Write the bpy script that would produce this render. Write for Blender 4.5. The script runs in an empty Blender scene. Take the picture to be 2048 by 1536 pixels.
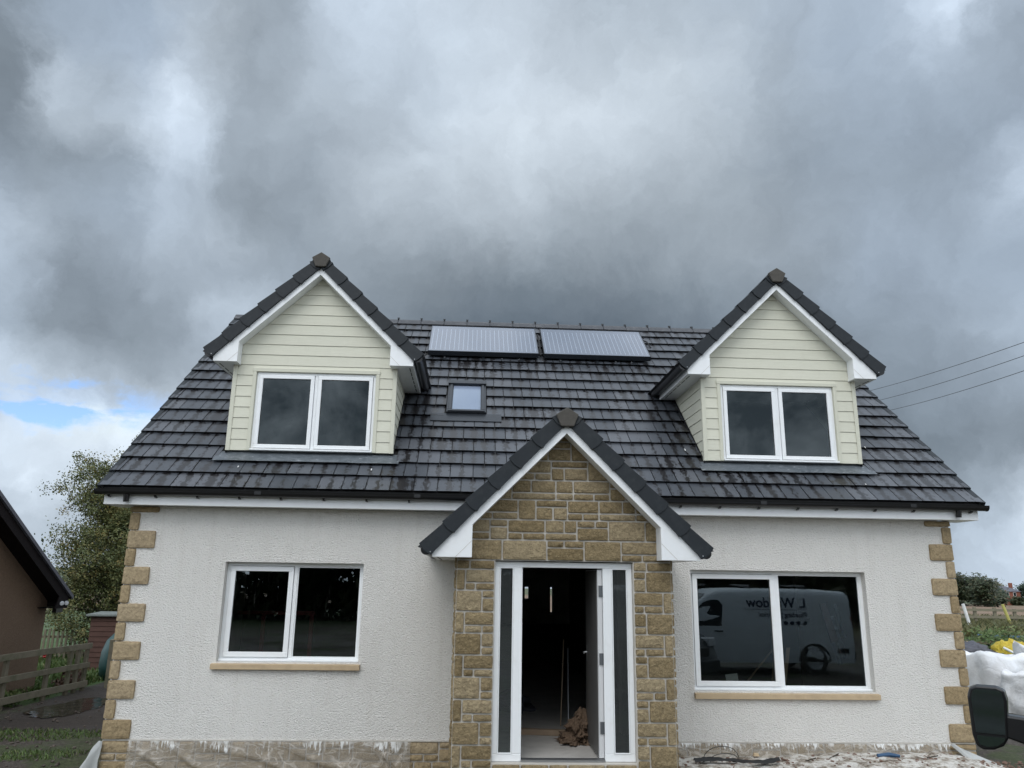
import bpy, math, random
from mathutils import Vector, Matrix, noise
random.seed(7)
R = math.radians
sc = bpy.context.scene
col = sc.collection

# ------------------------------------------------------------------ camera
cam_d = bpy.data.cameras.new("camera")
cam = bpy.data.objects.new("camera", cam_d)
col.objects.link(cam)
pitch, yaw, roll = -0.247527313, -0.0500536761, 0.0144947452
def m3(a): return Matrix(a)
Rx = m3(((1, 0, 0), (0, math.cos(pitch), -math.sin(pitch)), (0, math.sin(pitch), math.cos(pitch))))
Ry = m3(((math.cos(yaw), 0, math.sin(yaw)), (0, 1, 0), (-math.sin(yaw), 0, math.cos(yaw))))
Rz = m3(((math.cos(roll), -math.sin(roll), 0), (math.sin(roll), math.cos(roll), 0), (0, 0, 1)))
Rm = Rz @ Rx @ Ry
W2C = m3(((1, 0, 0), (0, 0, -1), (0, 1, 0)))
A = Rm @ W2C
right = Vector(A[0]); down = Vector(A[1]); fwd = Vector(A[2])
rot = Matrix((right, -down, -fwd)).transposed()
cam.matrix_world = Matrix.Translation((0, -10.22, 1.87)) @ rot.to_4x4()
cam_d.sensor_width = 36.0
cam_d.lens = 36.0 * 1534.7 / 2048.0
cam_d.clip_start = 0.05
cam_d.clip_end = 6000
sc.camera = cam

# ------------------------------------------------------------------ world: overcast broken cloud over a Nishita sky
SUN_EL, SUN_AZ = R(50), R(200)          # azimuth from +Y clockwise: behind the camera, a little left
world = bpy.data.worlds.new("World"); sc.world = world
world.use_nodes = True
nt = world.node_tree; N = nt.nodes; LK = nt.links
for n_ in list(N): N.remove(n_)
def nd(t, **k):
    n_ = N.new(t)
    for a, v in k.items(): setattr(n_, a, v)
    return n_
def mth(op, a, b=None, clamp=False):
    n_ = nd('ShaderNodeMath', operation=op); n_.use_clamp = clamp
    for i, v in enumerate((a, b)):
        if v is None: continue
        if hasattr(v, 'is_output'): LK.new(v, n_.inputs[i])
        else: n_.inputs[i].default_value = v
    return n_.outputs[0]
tc = nd('ShaderNodeTexCoord')
vec0 = tc.outputs['Generated']
def noisev(scale, detail, rough, vec, out='Color', dist=0.0):
    n_ = nd('ShaderNodeTexNoise'); n_.inputs['Scale'].default_value = scale
    n_.inputs['Detail'].default_value = detail; n_.inputs['Roughness'].default_value = rough
    n_.inputs['Distortion'].default_value = dist
    LK.new(vec, n_.inputs['Vector']); return n_.outputs[out]
def vmath(op, a, b):
    n_ = nd('ShaderNodeVectorMath', operation=op)
    for i, v in enumerate((a, b)):
        if hasattr(v, 'is_output'): LK.new(v, n_.inputs[i])
        else: n_.inputs[i].default_value = v
    return n_.outputs[0]
w1 = vmath('SUBTRACT', noisev(6.0, 12, 0.62, vec0), (0.5, 0.5, 0.5))
w1 = vmath('MULTIPLY', w1, (0.105, 0.105, 0.095))
w2 = vmath('SUBTRACT', noisev(17.0, 10, 0.66, vmath('ADD', vec0, w1)), (0.5, 0.5, 0.5))
w2 = vmath('MULTIPLY', w2, (0.075, 0.075, 0.06))
vec = vmath('ADD', vmath('ADD', vec0, w1), w2)
sp = nd('ShaderNodeSeparateXYZ'); LK.new(vec, sp.inputs[0])
X_, Y_, Z_ = sp.outputs
az = mth('ARCTAN2', X_, Y_)
hyp = mth('SQRT', mth('ADD', mth('MULTIPLY', X_, X_), mth('MULTIPLY', Y_, Y_)))
el = mth('ARCTAN2', Z_, hyp)
# cloud brightness over the half of the sky in front (elevation rows x azimuth columns)
SKY = __import__('json').loads('''{"az":[-39.5,-36.95161290322581,-34.403225806451616,-31.85483870967742,-29.306451612903224,-26.758064516129032,-24.20967741935484,-21.661290322580644,-19.112903225806452,-16.56451612903226,-14.016129032258064,-11.467741935483872,-8.91935483870968,-6.3709677419354875,-3.8225806451612883,-1.274193548387096,1.274193548387096,3.8225806451612883,6.37096774193548,8.91935483870968,11.467741935483872,14.016129032258064,16.564516129032256,19.11290322580645,21.66129032258064,24.20967741935484,26.758064516129025,29.30645161290323,31.854838709677423,34.403225806451616,36.95161290322581,39.5],"el":[0,3,5.5,8,9.8,11.5,13.5,16,18.5,21,23.5,26,28.5,31,33.5,36,39,42],"c":[[[0.502,0.584,0.678],[0.502,0.584,0.678],[0.502,0.584,0.678],[0.502,0.584,0.678],[0.493,0.576,0.669],[0.456,0.537,0.63],[0.5,0.585,0.682],[0.496,0.58,0.677],[0.492,0.575,0.671],[0.488,0.571,0.666],[0.485,0.567,0.661],[0.481,0.563,0.657],[0.478,0.56,0.653],[0.476,0.556,0.649],[0.473,0.553,0.645],[0.47,0.55,0.641],[0.468,0.547,0.637],[0.466,0.546,0.636],[0.466,0.546,0.638],[0.466,0.547,0.64],[0.466,0.548,0.642],[0.466,0.549,0.644],[0.466,0.549,0.646],[0.465,0.549,0.648],[0.465,0.549,0.649],[0.464,0.55,0.651],[0.464,0.55,0.653],[0.463,0.55,0.655],[0.463,0.55,0.657],[0.504,0.595,0.706],[0.531,0.626,0.74],[0.531,0.626,0.74]],[[0.571,0.661,0.761],[0.565,0.654,0.753],[0.56,0.647,0.747],[0.554,0.642,0.741],[0.511,0.594,0.689],[0.443,0.519,0.603],[0.506,0.587,0.678],[0.516,0.598,0.69],[0.523,0.606,0.698],[0.514,0.595,0.686],[0.493,0.572,0.66],[0.475,0.552,0.638],[0.459,0.534,0.618],[0.445,0.519,0.601],[0.433,0.505,0.585],[0.422,0.493,0.571],[0.411,0.481,0.558],[0.405,0.475,0.551],[0.405,0.475,0.553],[0.405,0.476,0.554],[0.405,0.476,0.556],[0.404,0.476,0.556],[0.403,0.475,0.557],[0.402,0.474,0.557],[0.4,0.473,0.556],[0.398,0.471,0.555],[0.395,0.468,0.554],[0.391,0.465,0.551],[0.387,0.461,0.548],[0.497,0.588,0.699],[0.651,0.753,0.874],[0.648,0.75,0.87]],[[0.513,0.598,0.695],[0.484,0.567,0.662],[0.459,0.54,0.633],[0.437,0.516,0.608],[0.72,0.821,0.935],[0.578,0.664,0.759],[0.562,0.647,0.741],[0.565,0.65,0.744],[0.571,0.657,0.752],[0.549,0.632,0.724],[0.509,0.588,0.674],[0.472,0.547,0.629],[0.438,0.51,0.587],[0.407,0.475,0.548],[0.378,0.442,0.511],[0.35,0.411,0.477],[0.324,0.382,0.444],[0.307,0.363,0.423],[0.304,0.36,0.419],[0.3,0.355,0.415],[0.296,0.351,0.41],[0.291,0.346,0.405],[0.287,0.341,0.4],[0.282,0.336,0.394],[0.276,0.33,0.388],[0.271,0.324,0.381],[0.264,0.317,0.374],[0.258,0.31,0.366],[0.276,0.331,0.391],[0.346,0.411,0.485],[0.531,0.619,0.721],[0.526,0.613,0.714]],[[0.602,0.706,0.834],[0.604,0.707,0.83],[0.606,0.706,0.825],[0.607,0.705,0.82],[0.629,0.721,0.822],[0.734,0.833,0.941],[0.783,0.886,0.989],[0.716,0.814,0.921],[0.628,0.719,0.818],[0.563,0.647,0.74],[0.507,0.585,0.672],[0.457,0.531,0.611],[0.412,0.481,0.556],[0.372,0.437,0.507],[0.336,0.396,0.461],[0.302,0.358,0.419],[0.271,0.323,0.38],[0.252,0.302,0.356],[0.249,0.298,0.352],[0.245,0.294,0.347],[0.241,0.29,0.342],[0.237,0.285,0.337],[0.232,0.28,0.332],[0.228,0.275,0.326],[0.222,0.269,0.319],[0.217,0.263,0.313],[0.211,0.257,0.305],[0.203,0.247,0.295],[0.207,0.251,0.298],[0.273,0.327,0.387],[0.246,0.296,0.35],[0.229,0.276,0.328]],[[0.524,0.613,0.718],[0.5,0.586,0.685],[0.526,0.617,0.723],[0.55,0.645,0.758],[0.695,0.795,0.908],[0.821,0.928,0.989],[0.85,0.96,0.989],[0.723,0.824,0.937],[0.607,0.698,0.8],[0.538,0.622,0.716],[0.483,0.561,0.647],[0.433,0.505,0.585],[0.387,0.454,0.527],[0.345,0.407,0.475],[0.306,0.363,0.425],[0.27,0.323,0.38],[0.236,0.285,0.337],[0.217,0.263,0.312],[0.215,0.261,0.31],[0.212,0.258,0.307],[0.21,0.255,0.304],[0.207,0.252,0.3],[0.204,0.248,0.296],[0.201,0.245,0.292],[0.198,0.241,0.289],[0.195,0.238,0.285],[0.192,0.235,0.282],[0.186,0.228,0.272],[0.186,0.227,0.271],[0.23,0.278,0.331],[0.264,0.317,0.375],[0.273,0.328,0.388]],[[0.565,0.662,0.778],[0.6,0.701,0.822],[0.573,0.67,0.785],[0.55,0.643,0.753],[0.536,0.625,0.728],[0.509,0.594,0.692],[0.483,0.561,0.647],[0.516,0.596,0.682],[0.474,0.551,0.635],[0.44,0.513,0.594],[0.407,0.477,0.554],[0.373,0.439,0.512],[0.338,0.4,0.469],[0.303,0.361,0.425],[0.269,0.322,0.381],[0.236,0.285,0.339],[0.204,0.249,0.298],[0.187,0.229,0.275],[0.187,0.23,0.276],[0.187,0.23,0.275],[0.187,0.229,0.275],[0.187,0.229,0.275],[0.187,0.229,0.275],[0.188,0.23,0.276],[0.189,0.232,0.278],[0.193,0.236,0.283],[0.198,0.242,0.289],[0.194,0.237,0.283],[0.207,0.252,0.301],[0.244,0.296,0.354],[0.299,0.36,0.43],[0.314,0.377,0.451]],[[0.409,0.488,0.582],[0.432,0.514,0.611],[0.474,0.56,0.664],[0.507,0.597,0.705],[0.404,0.474,0.551],[0.347,0.408,0.473],[0.328,0.387,0.449],[0.343,0.403,0.467],[0.369,0.433,0.503],[0.348,0.41,0.477],[0.322,0.381,0.444],[0.295,0.351,0.411],[0.266,0.319,0.375],[0.236,0.284,0.337],[0.208,0.254,0.303],[0.184,0.226,0.272],[0.161,0.2,0.243],[0.152,0.189,0.23],[0.158,0.196,0.238],[0.164,0.203,0.246],[0.17,0.21,0.253],[0.175,0.216,0.261],[0.181,0.223,0.268],[0.19,0.233,0.279],[0.2,0.244,0.292],[0.213,0.259,0.309],[0.23,0.279,0.331],[0.224,0.272,0.325],[0.236,0.287,0.343],[0.28,0.338,0.404],[0.332,0.399,0.478],[0.352,0.423,0.506]],[[0.432,0.515,0.616],[0.399,0.478,0.573],[0.373,0.448,0.538],[0.351,0.421,0.501],[0.257,0.307,0.359],[0.252,0.3,0.351],[0.257,0.307,0.358],[0.289,0.343,0.402],[0.412,0.484,0.566],[0.409,0.48,0.56],[0.348,0.411,0.48],[0.301,0.357,0.418],[0.262,0.313,0.367],[0.221,0.267,0.316],[0.186,0.228,0.272],[0.161,0.2,0.241],[0.138,0.173,0.211],[0.127,0.161,0.197],[0.131,0.165,0.202],[0.135,0.17,0.208],[0.14,0.176,0.215],[0.146,0.183,0.223],[0.157,0.196,0.238],[0.18,0.221,0.267],[0.205,0.25,0.3],[0.235,0.284,0.339],[0.253,0.306,0.365],[0.262,0.317,0.379],[0.281,0.34,0.407],[0.321,0.386,0.462],[0.365,0.439,0.526],[0.383,0.46,0.554]],[[0.509,0.599,0.705],[0.492,0.581,0.687],[0.477,0.565,0.671],[0.399,0.475,0.565],[0.262,0.313,0.368],[0.263,0.315,0.371],[0.293,0.349,0.41],[0.342,0.405,0.474],[0.467,0.546,0.636],[0.479,0.56,0.651],[0.414,0.485,0.565],[0.332,0.392,0.457],[0.26,0.31,0.363],[0.206,0.249,0.294],[0.166,0.203,0.243],[0.15,0.186,0.224],[0.136,0.17,0.207],[0.128,0.162,0.198],[0.129,0.162,0.199],[0.129,0.163,0.2],[0.138,0.174,0.212],[0.149,0.186,0.227],[0.165,0.204,0.247],[0.189,0.232,0.278],[0.222,0.27,0.322],[0.26,0.313,0.371],[0.289,0.349,0.418],[0.309,0.374,0.45],[0.312,0.377,0.455],[0.326,0.394,0.476],[0.348,0.422,0.511],[0.348,0.423,0.515]],[[0.401,0.478,0.57],[0.438,0.52,0.618],[0.469,0.554,0.656],[0.44,0.518,0.607],[0.338,0.402,0.472],[0.35,0.416,0.491],[0.394,0.465,0.546],[0.394,0.463,0.541],[0.367,0.433,0.507],[0.357,0.421,0.491],[0.342,0.405,0.474],[0.313,0.37,0.43],[0.271,0.32,0.371],[0.236,0.28,0.325],[0.214,0.256,0.298],[0.197,0.237,0.279],[0.18,0.219,0.26],[0.173,0.212,0.252],[0.178,0.217,0.257],[0.184,0.223,0.265],[0.192,0.233,0.276],[0.2,0.243,0.287],[0.212,0.256,0.302],[0.234,0.28,0.327],[0.269,0.32,0.373],[0.306,0.362,0.422],[0.341,0.409,0.488],[0.353,0.428,0.519],[0.343,0.415,0.504],[0.334,0.405,0.49],[0.339,0.412,0.5],[0.342,0.416,0.507]],[[0.276,0.332,0.394],[0.321,0.385,0.459],[0.356,0.426,0.508],[0.329,0.391,0.459],[0.332,0.397,0.472],[0.344,0.414,0.496],[0.455,0.538,0.635],[0.426,0.5,0.584],[0.442,0.515,0.597],[0.34,0.4,0.463],[0.302,0.358,0.418],[0.311,0.367,0.425],[0.313,0.367,0.422],[0.307,0.36,0.413],[0.3,0.352,0.404],[0.294,0.344,0.395],[0.289,0.339,0.388],[0.285,0.335,0.384],[0.284,0.334,0.383],[0.284,0.333,0.382],[0.284,0.333,0.382],[0.285,0.334,0.383],[0.291,0.341,0.391],[0.307,0.359,0.412],[0.323,0.378,0.434],[0.328,0.386,0.449],[0.324,0.387,0.458],[0.356,0.429,0.518],[0.344,0.415,0.502],[0.329,0.397,0.478],[0.374,0.45,0.542],[0.499,0.593,0.709]],[[0.196,0.237,0.278],[0.213,0.256,0.301],[0.239,0.287,0.339],[0.268,0.32,0.375],[0.273,0.326,0.383],[0.297,0.356,0.421],[0.462,0.546,0.646],[0.44,0.518,0.608],[0.301,0.356,0.414],[0.294,0.347,0.402],[0.313,0.37,0.43],[0.356,0.416,0.478],[0.394,0.456,0.52],[0.414,0.477,0.542],[0.422,0.486,0.552],[0.424,0.488,0.552],[0.428,0.491,0.554],[0.415,0.476,0.538],[0.385,0.444,0.503],[0.359,0.416,0.471],[0.347,0.403,0.457],[0.337,0.391,0.445],[0.337,0.392,0.445],[0.336,0.391,0.445],[0.333,0.389,0.447],[0.326,0.385,0.448],[0.315,0.376,0.445],[0.307,0.37,0.443],[0.307,0.371,0.444],[0.314,0.379,0.457],[0.366,0.442,0.536],[0.477,0.568,0.68]],[[0.2,0.24,0.281],[0.195,0.235,0.275],[0.199,0.239,0.281],[0.423,0.493,0.569],[0.418,0.487,0.561],[0.502,0.584,0.676],[0.635,0.738,0.861],[0.592,0.689,0.804],[0.345,0.405,0.469],[0.348,0.409,0.474],[0.353,0.416,0.484],[0.408,0.474,0.545],[0.466,0.536,0.609],[0.5,0.572,0.646],[0.518,0.591,0.667],[0.524,0.597,0.671],[0.53,0.603,0.677],[0.518,0.59,0.662],[0.492,0.561,0.63],[0.468,0.535,0.601],[0.439,0.503,0.567],[0.415,0.477,0.539],[0.409,0.471,0.533],[0.365,0.424,0.483],[0.319,0.375,0.433],[0.287,0.343,0.405],[0.288,0.347,0.414],[0.309,0.373,0.447],[0.314,0.38,0.459],[0.316,0.384,0.465],[0.331,0.403,0.489],[0.35,0.425,0.517]],[[0.202,0.242,0.283],[0.204,0.245,0.286],[0.217,0.261,0.307],[0.509,0.593,0.689],[0.395,0.466,0.546],[0.534,0.628,0.74],[0.742,0.856,0.989],[0.537,0.623,0.72],[0.363,0.425,0.492],[0.37,0.434,0.501],[0.394,0.461,0.533],[0.422,0.491,0.566],[0.461,0.534,0.611],[0.504,0.579,0.658],[0.541,0.618,0.697],[0.567,0.645,0.725],[0.592,0.671,0.75],[0.594,0.672,0.75],[0.577,0.654,0.732],[0.563,0.639,0.716],[0.543,0.617,0.692],[0.519,0.591,0.664],[0.491,0.561,0.632],[0.44,0.506,0.573],[0.387,0.449,0.513],[0.335,0.396,0.462],[0.339,0.405,0.479],[0.337,0.406,0.489],[0.338,0.409,0.494],[0.351,0.424,0.512],[0.352,0.425,0.513],[0.334,0.403,0.486]],[[0.197,0.237,0.277],[0.197,0.237,0.277],[0.224,0.27,0.32],[0.345,0.416,0.503],[0.402,0.486,0.591],[0.421,0.509,0.621],[0.542,0.63,0.732],[0.431,0.499,0.572],[0.356,0.417,0.482],[0.388,0.454,0.524],[0.433,0.504,0.581],[0.44,0.512,0.589],[0.45,0.522,0.6],[0.462,0.535,0.614],[0.498,0.573,0.652],[0.557,0.636,0.718],[0.616,0.698,0.782],[0.639,0.722,0.806],[0.635,0.717,0.8],[0.632,0.713,0.795],[0.6,0.678,0.757],[0.559,0.635,0.711],[0.519,0.591,0.664],[0.464,0.532,0.601],[0.418,0.485,0.556],[0.388,0.457,0.533],[0.374,0.446,0.53],[0.362,0.437,0.528],[0.398,0.479,0.579],[0.468,0.559,0.671],[0.426,0.509,0.609],[0.348,0.417,0.499]],[[0.197,0.237,0.277],[0.197,0.237,0.277],[0.217,0.263,0.312],[0.289,0.355,0.436],[0.356,0.437,0.539],[0.385,0.469,0.574],[0.488,0.568,0.658],[0.44,0.508,0.58],[0.343,0.402,0.465],[0.394,0.462,0.536],[0.462,0.54,0.627],[0.481,0.561,0.65],[0.504,0.586,0.678],[0.5,0.581,0.672],[0.511,0.592,0.682],[0.549,0.632,0.721],[0.593,0.677,0.766],[0.602,0.685,0.772],[0.583,0.664,0.748],[0.562,0.64,0.72],[0.548,0.624,0.702],[0.543,0.618,0.694],[0.546,0.621,0.696],[0.498,0.571,0.648],[0.445,0.518,0.597],[0.407,0.48,0.563],[0.393,0.47,0.561],[0.382,0.462,0.561],[0.405,0.489,0.592],[0.573,0.676,0.803],[0.71,0.828,0.975],[0.468,0.557,0.665]],[[0.197,0.237,0.277],[0.197,0.237,0.277],[0.225,0.273,0.326],[0.314,0.387,0.479],[0.367,0.449,0.553],[0.372,0.455,0.559],[0.407,0.484,0.574],[0.399,0.464,0.533],[0.352,0.412,0.476],[0.362,0.427,0.498],[0.52,0.608,0.711],[0.566,0.66,0.77],[0.577,0.671,0.78],[0.565,0.655,0.757],[0.565,0.652,0.75],[0.57,0.656,0.75],[0.576,0.66,0.751],[0.55,0.63,0.716],[0.507,0.582,0.663],[0.465,0.536,0.611],[0.457,0.528,0.602],[0.46,0.531,0.606],[0.459,0.531,0.606],[0.446,0.52,0.601],[0.44,0.518,0.607],[0.443,0.526,0.625],[0.432,0.516,0.618],[0.421,0.506,0.61],[0.449,0.539,0.652],[0.6,0.707,0.842],[0.717,0.837,0.984],[0.583,0.686,0.814]],[[0.197,0.237,0.277],[0.204,0.246,0.29],[0.246,0.3,0.363],[0.334,0.412,0.511],[0.378,0.462,0.567],[0.37,0.452,0.557],[0.411,0.485,0.568],[0.389,0.453,0.52],[0.353,0.415,0.48],[0.363,0.429,0.502],[0.561,0.655,0.766],[0.589,0.686,0.8],[0.604,0.702,0.816],[0.582,0.673,0.778],[0.581,0.67,0.77],[0.594,0.684,0.783],[0.608,0.697,0.796],[0.575,0.661,0.754],[0.52,0.599,0.686],[0.467,0.541,0.622],[0.449,0.521,0.599],[0.444,0.516,0.594],[0.44,0.511,0.588],[0.441,0.515,0.599],[0.443,0.522,0.613],[0.445,0.527,0.626],[0.434,0.517,0.619],[0.423,0.507,0.612],[0.44,0.528,0.639],[0.537,0.638,0.765],[0.725,0.845,0.989],[0.69,0.807,0.951]]]}''')
azs, els, grid = SKY['az'], SKY['el'], SKY['c']
a0, a1 = azs[0], azs[-1]
posf = mth('DIVIDE', mth('SUBTRACT', az, R(a0)), R(a1 - a0), clamp=True)
cur = None
for i, e in enumerate(els):
    rp = nd('ShaderNodeValToRGB'); cr = rp.color_ramp; cr.interpolation = 'LINEAR'
    while len(cr.elements) < len(azs): cr.elements.new(0.5)
    for j, a in enumerate(azs):
        cr.elements[j].position = (a - a0) / (a1 - a0)
    for j in range(len(azs)):
        cr.elements[j].color = (*grid[i][j], 1)
    LK.new(posf, rp.inputs[0])
    if cur is None: cur = rp.outputs[0]
    else:
        mr = nd('ShaderNodeMapRange'); mr.interpolation_type = 'LINEAR'
        LK.new(el, mr.inputs['Value']); mr.inputs['From Min'].default_value = R(els[i - 1]); mr.inputs['From Max'].default_value = R(e)
        mx = nd('ShaderNodeMix', data_type='RGBA'); LK.new(mr.outputs[0], mx.inputs[0])
        LK.new(cur, mx.inputs[6]); LK.new(rp.outputs[0], mx.inputs[7]); cur = mx.outputs[2]
front = cur
# generic bright broken overcast for the rest of the sky
bn = noisev(6.5, 9, 0.6, vec0, 'Fac', 0.5)
br = nd('ShaderNodeValToRGB'); LK.new(bn, br.inputs[0])
br.color_ramp.elements[0].position = 0.39; br.color_ramp.elements[0].color = (0.52, 0.62, 0.72, 1)
br.color_ramp.elements[1].position = 0.61; br.color_ramp.elements[1].color = (1.85, 1.98, 2.15, 1)
sp0 = nd('ShaderNodeSeparateXYZ'); LK.new(vec0, sp0.inputs[0])
az0 = mth('ABSOLUTE', mth('ARCTAN2', sp0.outputs[0], sp0.outputs[1]))
mA = nd('ShaderNodeMapRange'); mA.interpolation_type = 'SMOOTHSTEP'; LK.new(az0, mA.inputs['Value'])
mA.inputs['From Min'].default_value = R(42); mA.inputs['From Max'].default_value = R(80)
mE = nd('ShaderNodeMapRange'); mE.interpolation_type = 'SMOOTHSTEP'; LK.new(mth('ARCSINE', sp0.outputs[2]), mE.inputs['Value'])
mE.inputs['From Min'].default_value = R(44); mE.inputs['From Max'].default_value = R(66)
mk = mth('MAXIMUM', mA.outputs[0], mE.outputs[0])
mxb = nd('ShaderNodeMix', data_type='RGBA'); LK.new(mk, mxb.inputs[0]); LK.new(front, mxb.inputs[6]); LK.new(br.outputs[0], mxb.inputs[7])
# fine billow detail
f1 = noisev(5.5, 10, 0.60, vec, 'Fac', 0.4)
f2 = noisev(17.0, 8, 0.6, vec, 'Fac', 0.2)
fm = mth('ADD', mth('MULTIPLY', f1, 0.66), mth('MULTIPLY', f2, 0.28))
fm = mth('ADD', fm, 0.555)
cl = nd('ShaderNodeMix', data_type='RGBA', blend_type='MULTIPLY'); cl.inputs[0].default_value = 1.0
LK.new(mxb.outputs[2], cl.inputs[6]); LK.new(fm, cl.inputs[7])
sky = nd('ShaderNodeTexSky'); sky.sky_type = 'NISHITA'; sky.sun_disc = False
sky.sun_elevation = SUN_EL; sky.sun_rotation = SUN_AZ; sky.altitude = 100
STR = 0.1
up10 = nd('ShaderNodeMix', data_type='RGBA', blend_type='MULTIPLY'); up10.inputs[0].default_value = 1.0
LK.new(cl.outputs[2], up10.inputs[6]); up10.inputs[7].default_value = (1 / STR, 1 / STR, 1 / STR, 1)
# thin gaps where the blue shows: only low on the left
gz = nd('ShaderNodeMapRange'); gz.interpolation_type = 'SMOOTHSTEP'
gn = noisev(9.0, 6, 0.55, vmath('MULTIPLY', vec0, (1.0, 1.0, 3.0)), 'Fac')
LK.new(gn, gz.inputs['Value']); gz.inputs['From Min'].default_value = 0.47; gz.inputs['From Max'].default_value = 0.60
dz = mth('SUBTRACT', 1.0, mth('DIVIDE', mth('ABSOLUTE', mth('SUBTRACT', el, R(10.6))), R(1.9)), clamp=True)
da = mth('SUBTRACT', 1.0, mth('DIVIDE', mth('ABSOLUTE', mth('SUBTRACT', az, R(-28.5))), R(9.0)), clamp=True)
gap = mth('MULTIPLY', mth('MULTIPLY', mth('MULTIPLY', dz, da), 2.0), mth('ADD', gz.outputs[0], 0.12), clamp=True)
mxs = nd('ShaderNodeMix', data_type='RGBA'); LK.new(gap, mxs.inputs[0]); LK.new(up10.outputs[2], mxs.inputs[6])
bl = nd('ShaderNodeMix', data_type='RGBA', blend_type='MULTIPLY'); bl.inputs[0].default_value = 1.0
LK.new(sky.outputs[0], bl.inputs[6]); bl.inputs[7].default_value = (1.5, 1.7, 2.1, 1); LK.new(bl.outputs[2], mxs.inputs[7])
mxn = nd('ShaderNodeMix', data_type='RGBA'); mxn.inputs[0].default_value = 0.03
LK.new(mxs.outputs[2], mxn.inputs[6]); LK.new(sky.outputs[0], mxn.inputs[7])
bg = nd('ShaderNodeBackground'); bg.inputs['Strength'].default_value = STR
LK.new(mxn.outputs[2], bg.inputs['Color'])
wo = nd('ShaderNodeOutputWorld'); LK.new(bg.outputs[0], wo.inputs[0])
world.cycles.sampling_method = 'MANUAL'; world.cycles.sample_map_resolution = 1024

sun_d = bpy.data.lights.new("sun", 'SUN'); sun = bpy.data.objects.new("sun", sun_d); col.objects.link(sun)
sun_d.energy = 1.1; sun_d.angle = R(35); sun_d.color = (1.0, 0.98, 0.95)
sd = Vector((math.sin(SUN_AZ) * math.cos(SUN_EL), math.cos(SUN_AZ) * math.cos(SUN_EL), math.sin(SUN_EL)))
sun.rotation_euler = (-sd).to_track_quat('-Z', 'Y').to_euler()
sc.view_settings.view_transform = 'Standard'
sc.view_settings.look = 'None'
sc.view_settings.exposure = 0.0
sc.view_settings.gamma = 1.0
sc.cycles.max_bounces = 8
sc.cycles.transparent_max_bounces = 16

# ------------------------------------------------------------------ materials
def new_mat(name):
    m = bpy.data.materials.new(name); m.use_nodes = True
    t = m.node_tree; b = t.nodes['Principled BSDF']
    return m, t, b
class NT:
    def __init__(s, t): s.t = t
    def n(s, typ, **k):
        o = s.t.nodes.new(typ)
        for a, v in k.items(): setattr(o, a, v)
        return o
    def l(s, a, b): s.t.links.new(a, b)
    def m(s, op, a, b=None, clamp=False):
        o = s.n('ShaderNodeMath', operation=op); o.use_clamp = clamp
        for i, v in enumerate((a, b)):
            if v is None: continue
            if hasattr(v, 'is_output'): s.l(v, o.inputs[i])
            else: o.inputs[i].default_value = v
        return o.outputs[0]
    def noise(s, vec, scale, detail=4, rough=0.5, out='Fac', dist=0):
        o = s.n('ShaderNodeTexNoise'); o.inputs['Scale'].default_value = scale; o.inputs['Detail'].default_value = detail
        o.inputs['Roughness'].default_value = rough; o.inputs['Distortion'].default_value = dist
        if vec is not None: s.l(vec, o.inputs['Vector'])
        return o.outputs[out]
    def ramp(s, fac, stops, interp='LINEAR'):
        o = s.n('ShaderNodeValToRGB'); s.l(fac, o.inputs[0]); c = o.color_ramp; c.interpolation = interp
        while len(c.elements) < len(stops): c.elements.new(0.5)
        for i, (p, cc) in enumerate(stops):
            c.elements[i].position = p
        for i, (p, cc) in enumerate(stops):
            c.elements[i].color = (*cc, 1) if isinstance(cc, (tuple, list)) else (cc, cc, cc, 1)
        return o.outputs[0]
    def mix(s, f, a, b, blend='MIX'):
        o = s.n('ShaderNodeMix', data_type='RGBA', blend_type=blend)
        for i, v in ((0, f), (6, a), (7, b)):
            if hasattr(v, 'is_output'): s.l(v, o.inputs[i])
            elif i == 0: o.inputs[0].default_value = v
            else: o.inputs[i].default_value = (*v, 1)
        return o.outputs[2]
    def bump(s, h, strength, dist, prev=None):
        o = s.n('ShaderNodeBump'); o.inputs['Strength'].default_value = strength; o.inputs['Distance'].default_value = dist
        s.l(h, o.inputs['Height'])
        if prev is not None: s.l(prev, o.inputs['Normal'])
        return o.outputs[0]
    def scale(s, vec, v):
        o = s.n('ShaderNodeVectorMath', operation='MULTIPLY'); s.l(vec, o.inputs[0]); o.inputs[1].default_value = v
        return o.outputs[0]

def simple(name, colr, rough=0.5, metal=0.0, var=0.12, vscale=6.0, bump=0.0, bscale=60.0, bdist=0.004, spec=None, grime=None):
    m, t, b = new_mat(name); g = NT(t)
    co = g.n('ShaderNodeTexCoord').outputs['Object']
    f = g.noise(co, vscale, 6, 0.6)
    k = g.m('ADD', g.m('MULTIPLY', f, 2 * var), 1 - var)
    c = g.mix(1.0, colr, k, 'MULTIPLY')
    if grime:
        gf = g.ramp(g.noise(co, grime[1], 7, 0.65), [(0.5, 0.0), (0.72, 1.0)])
        c = g.mix(g.m('MULTIPLY', gf, grime[2]), c, grime[0])
    g.l(c, b.inputs['Base Color'])
    b.inputs['Roughness'].default_value = rough; b.inputs['Metallic'].default_value = metal
    if spec is not None: b.inputs['Specular IOR Level'].default_value = spec
    if bump > 0:
        g.l(g.bump(g.noise(co, bscale, 5, 0.6), bump, bdist), b.inputs['Normal'])
    return m

M = {}
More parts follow.
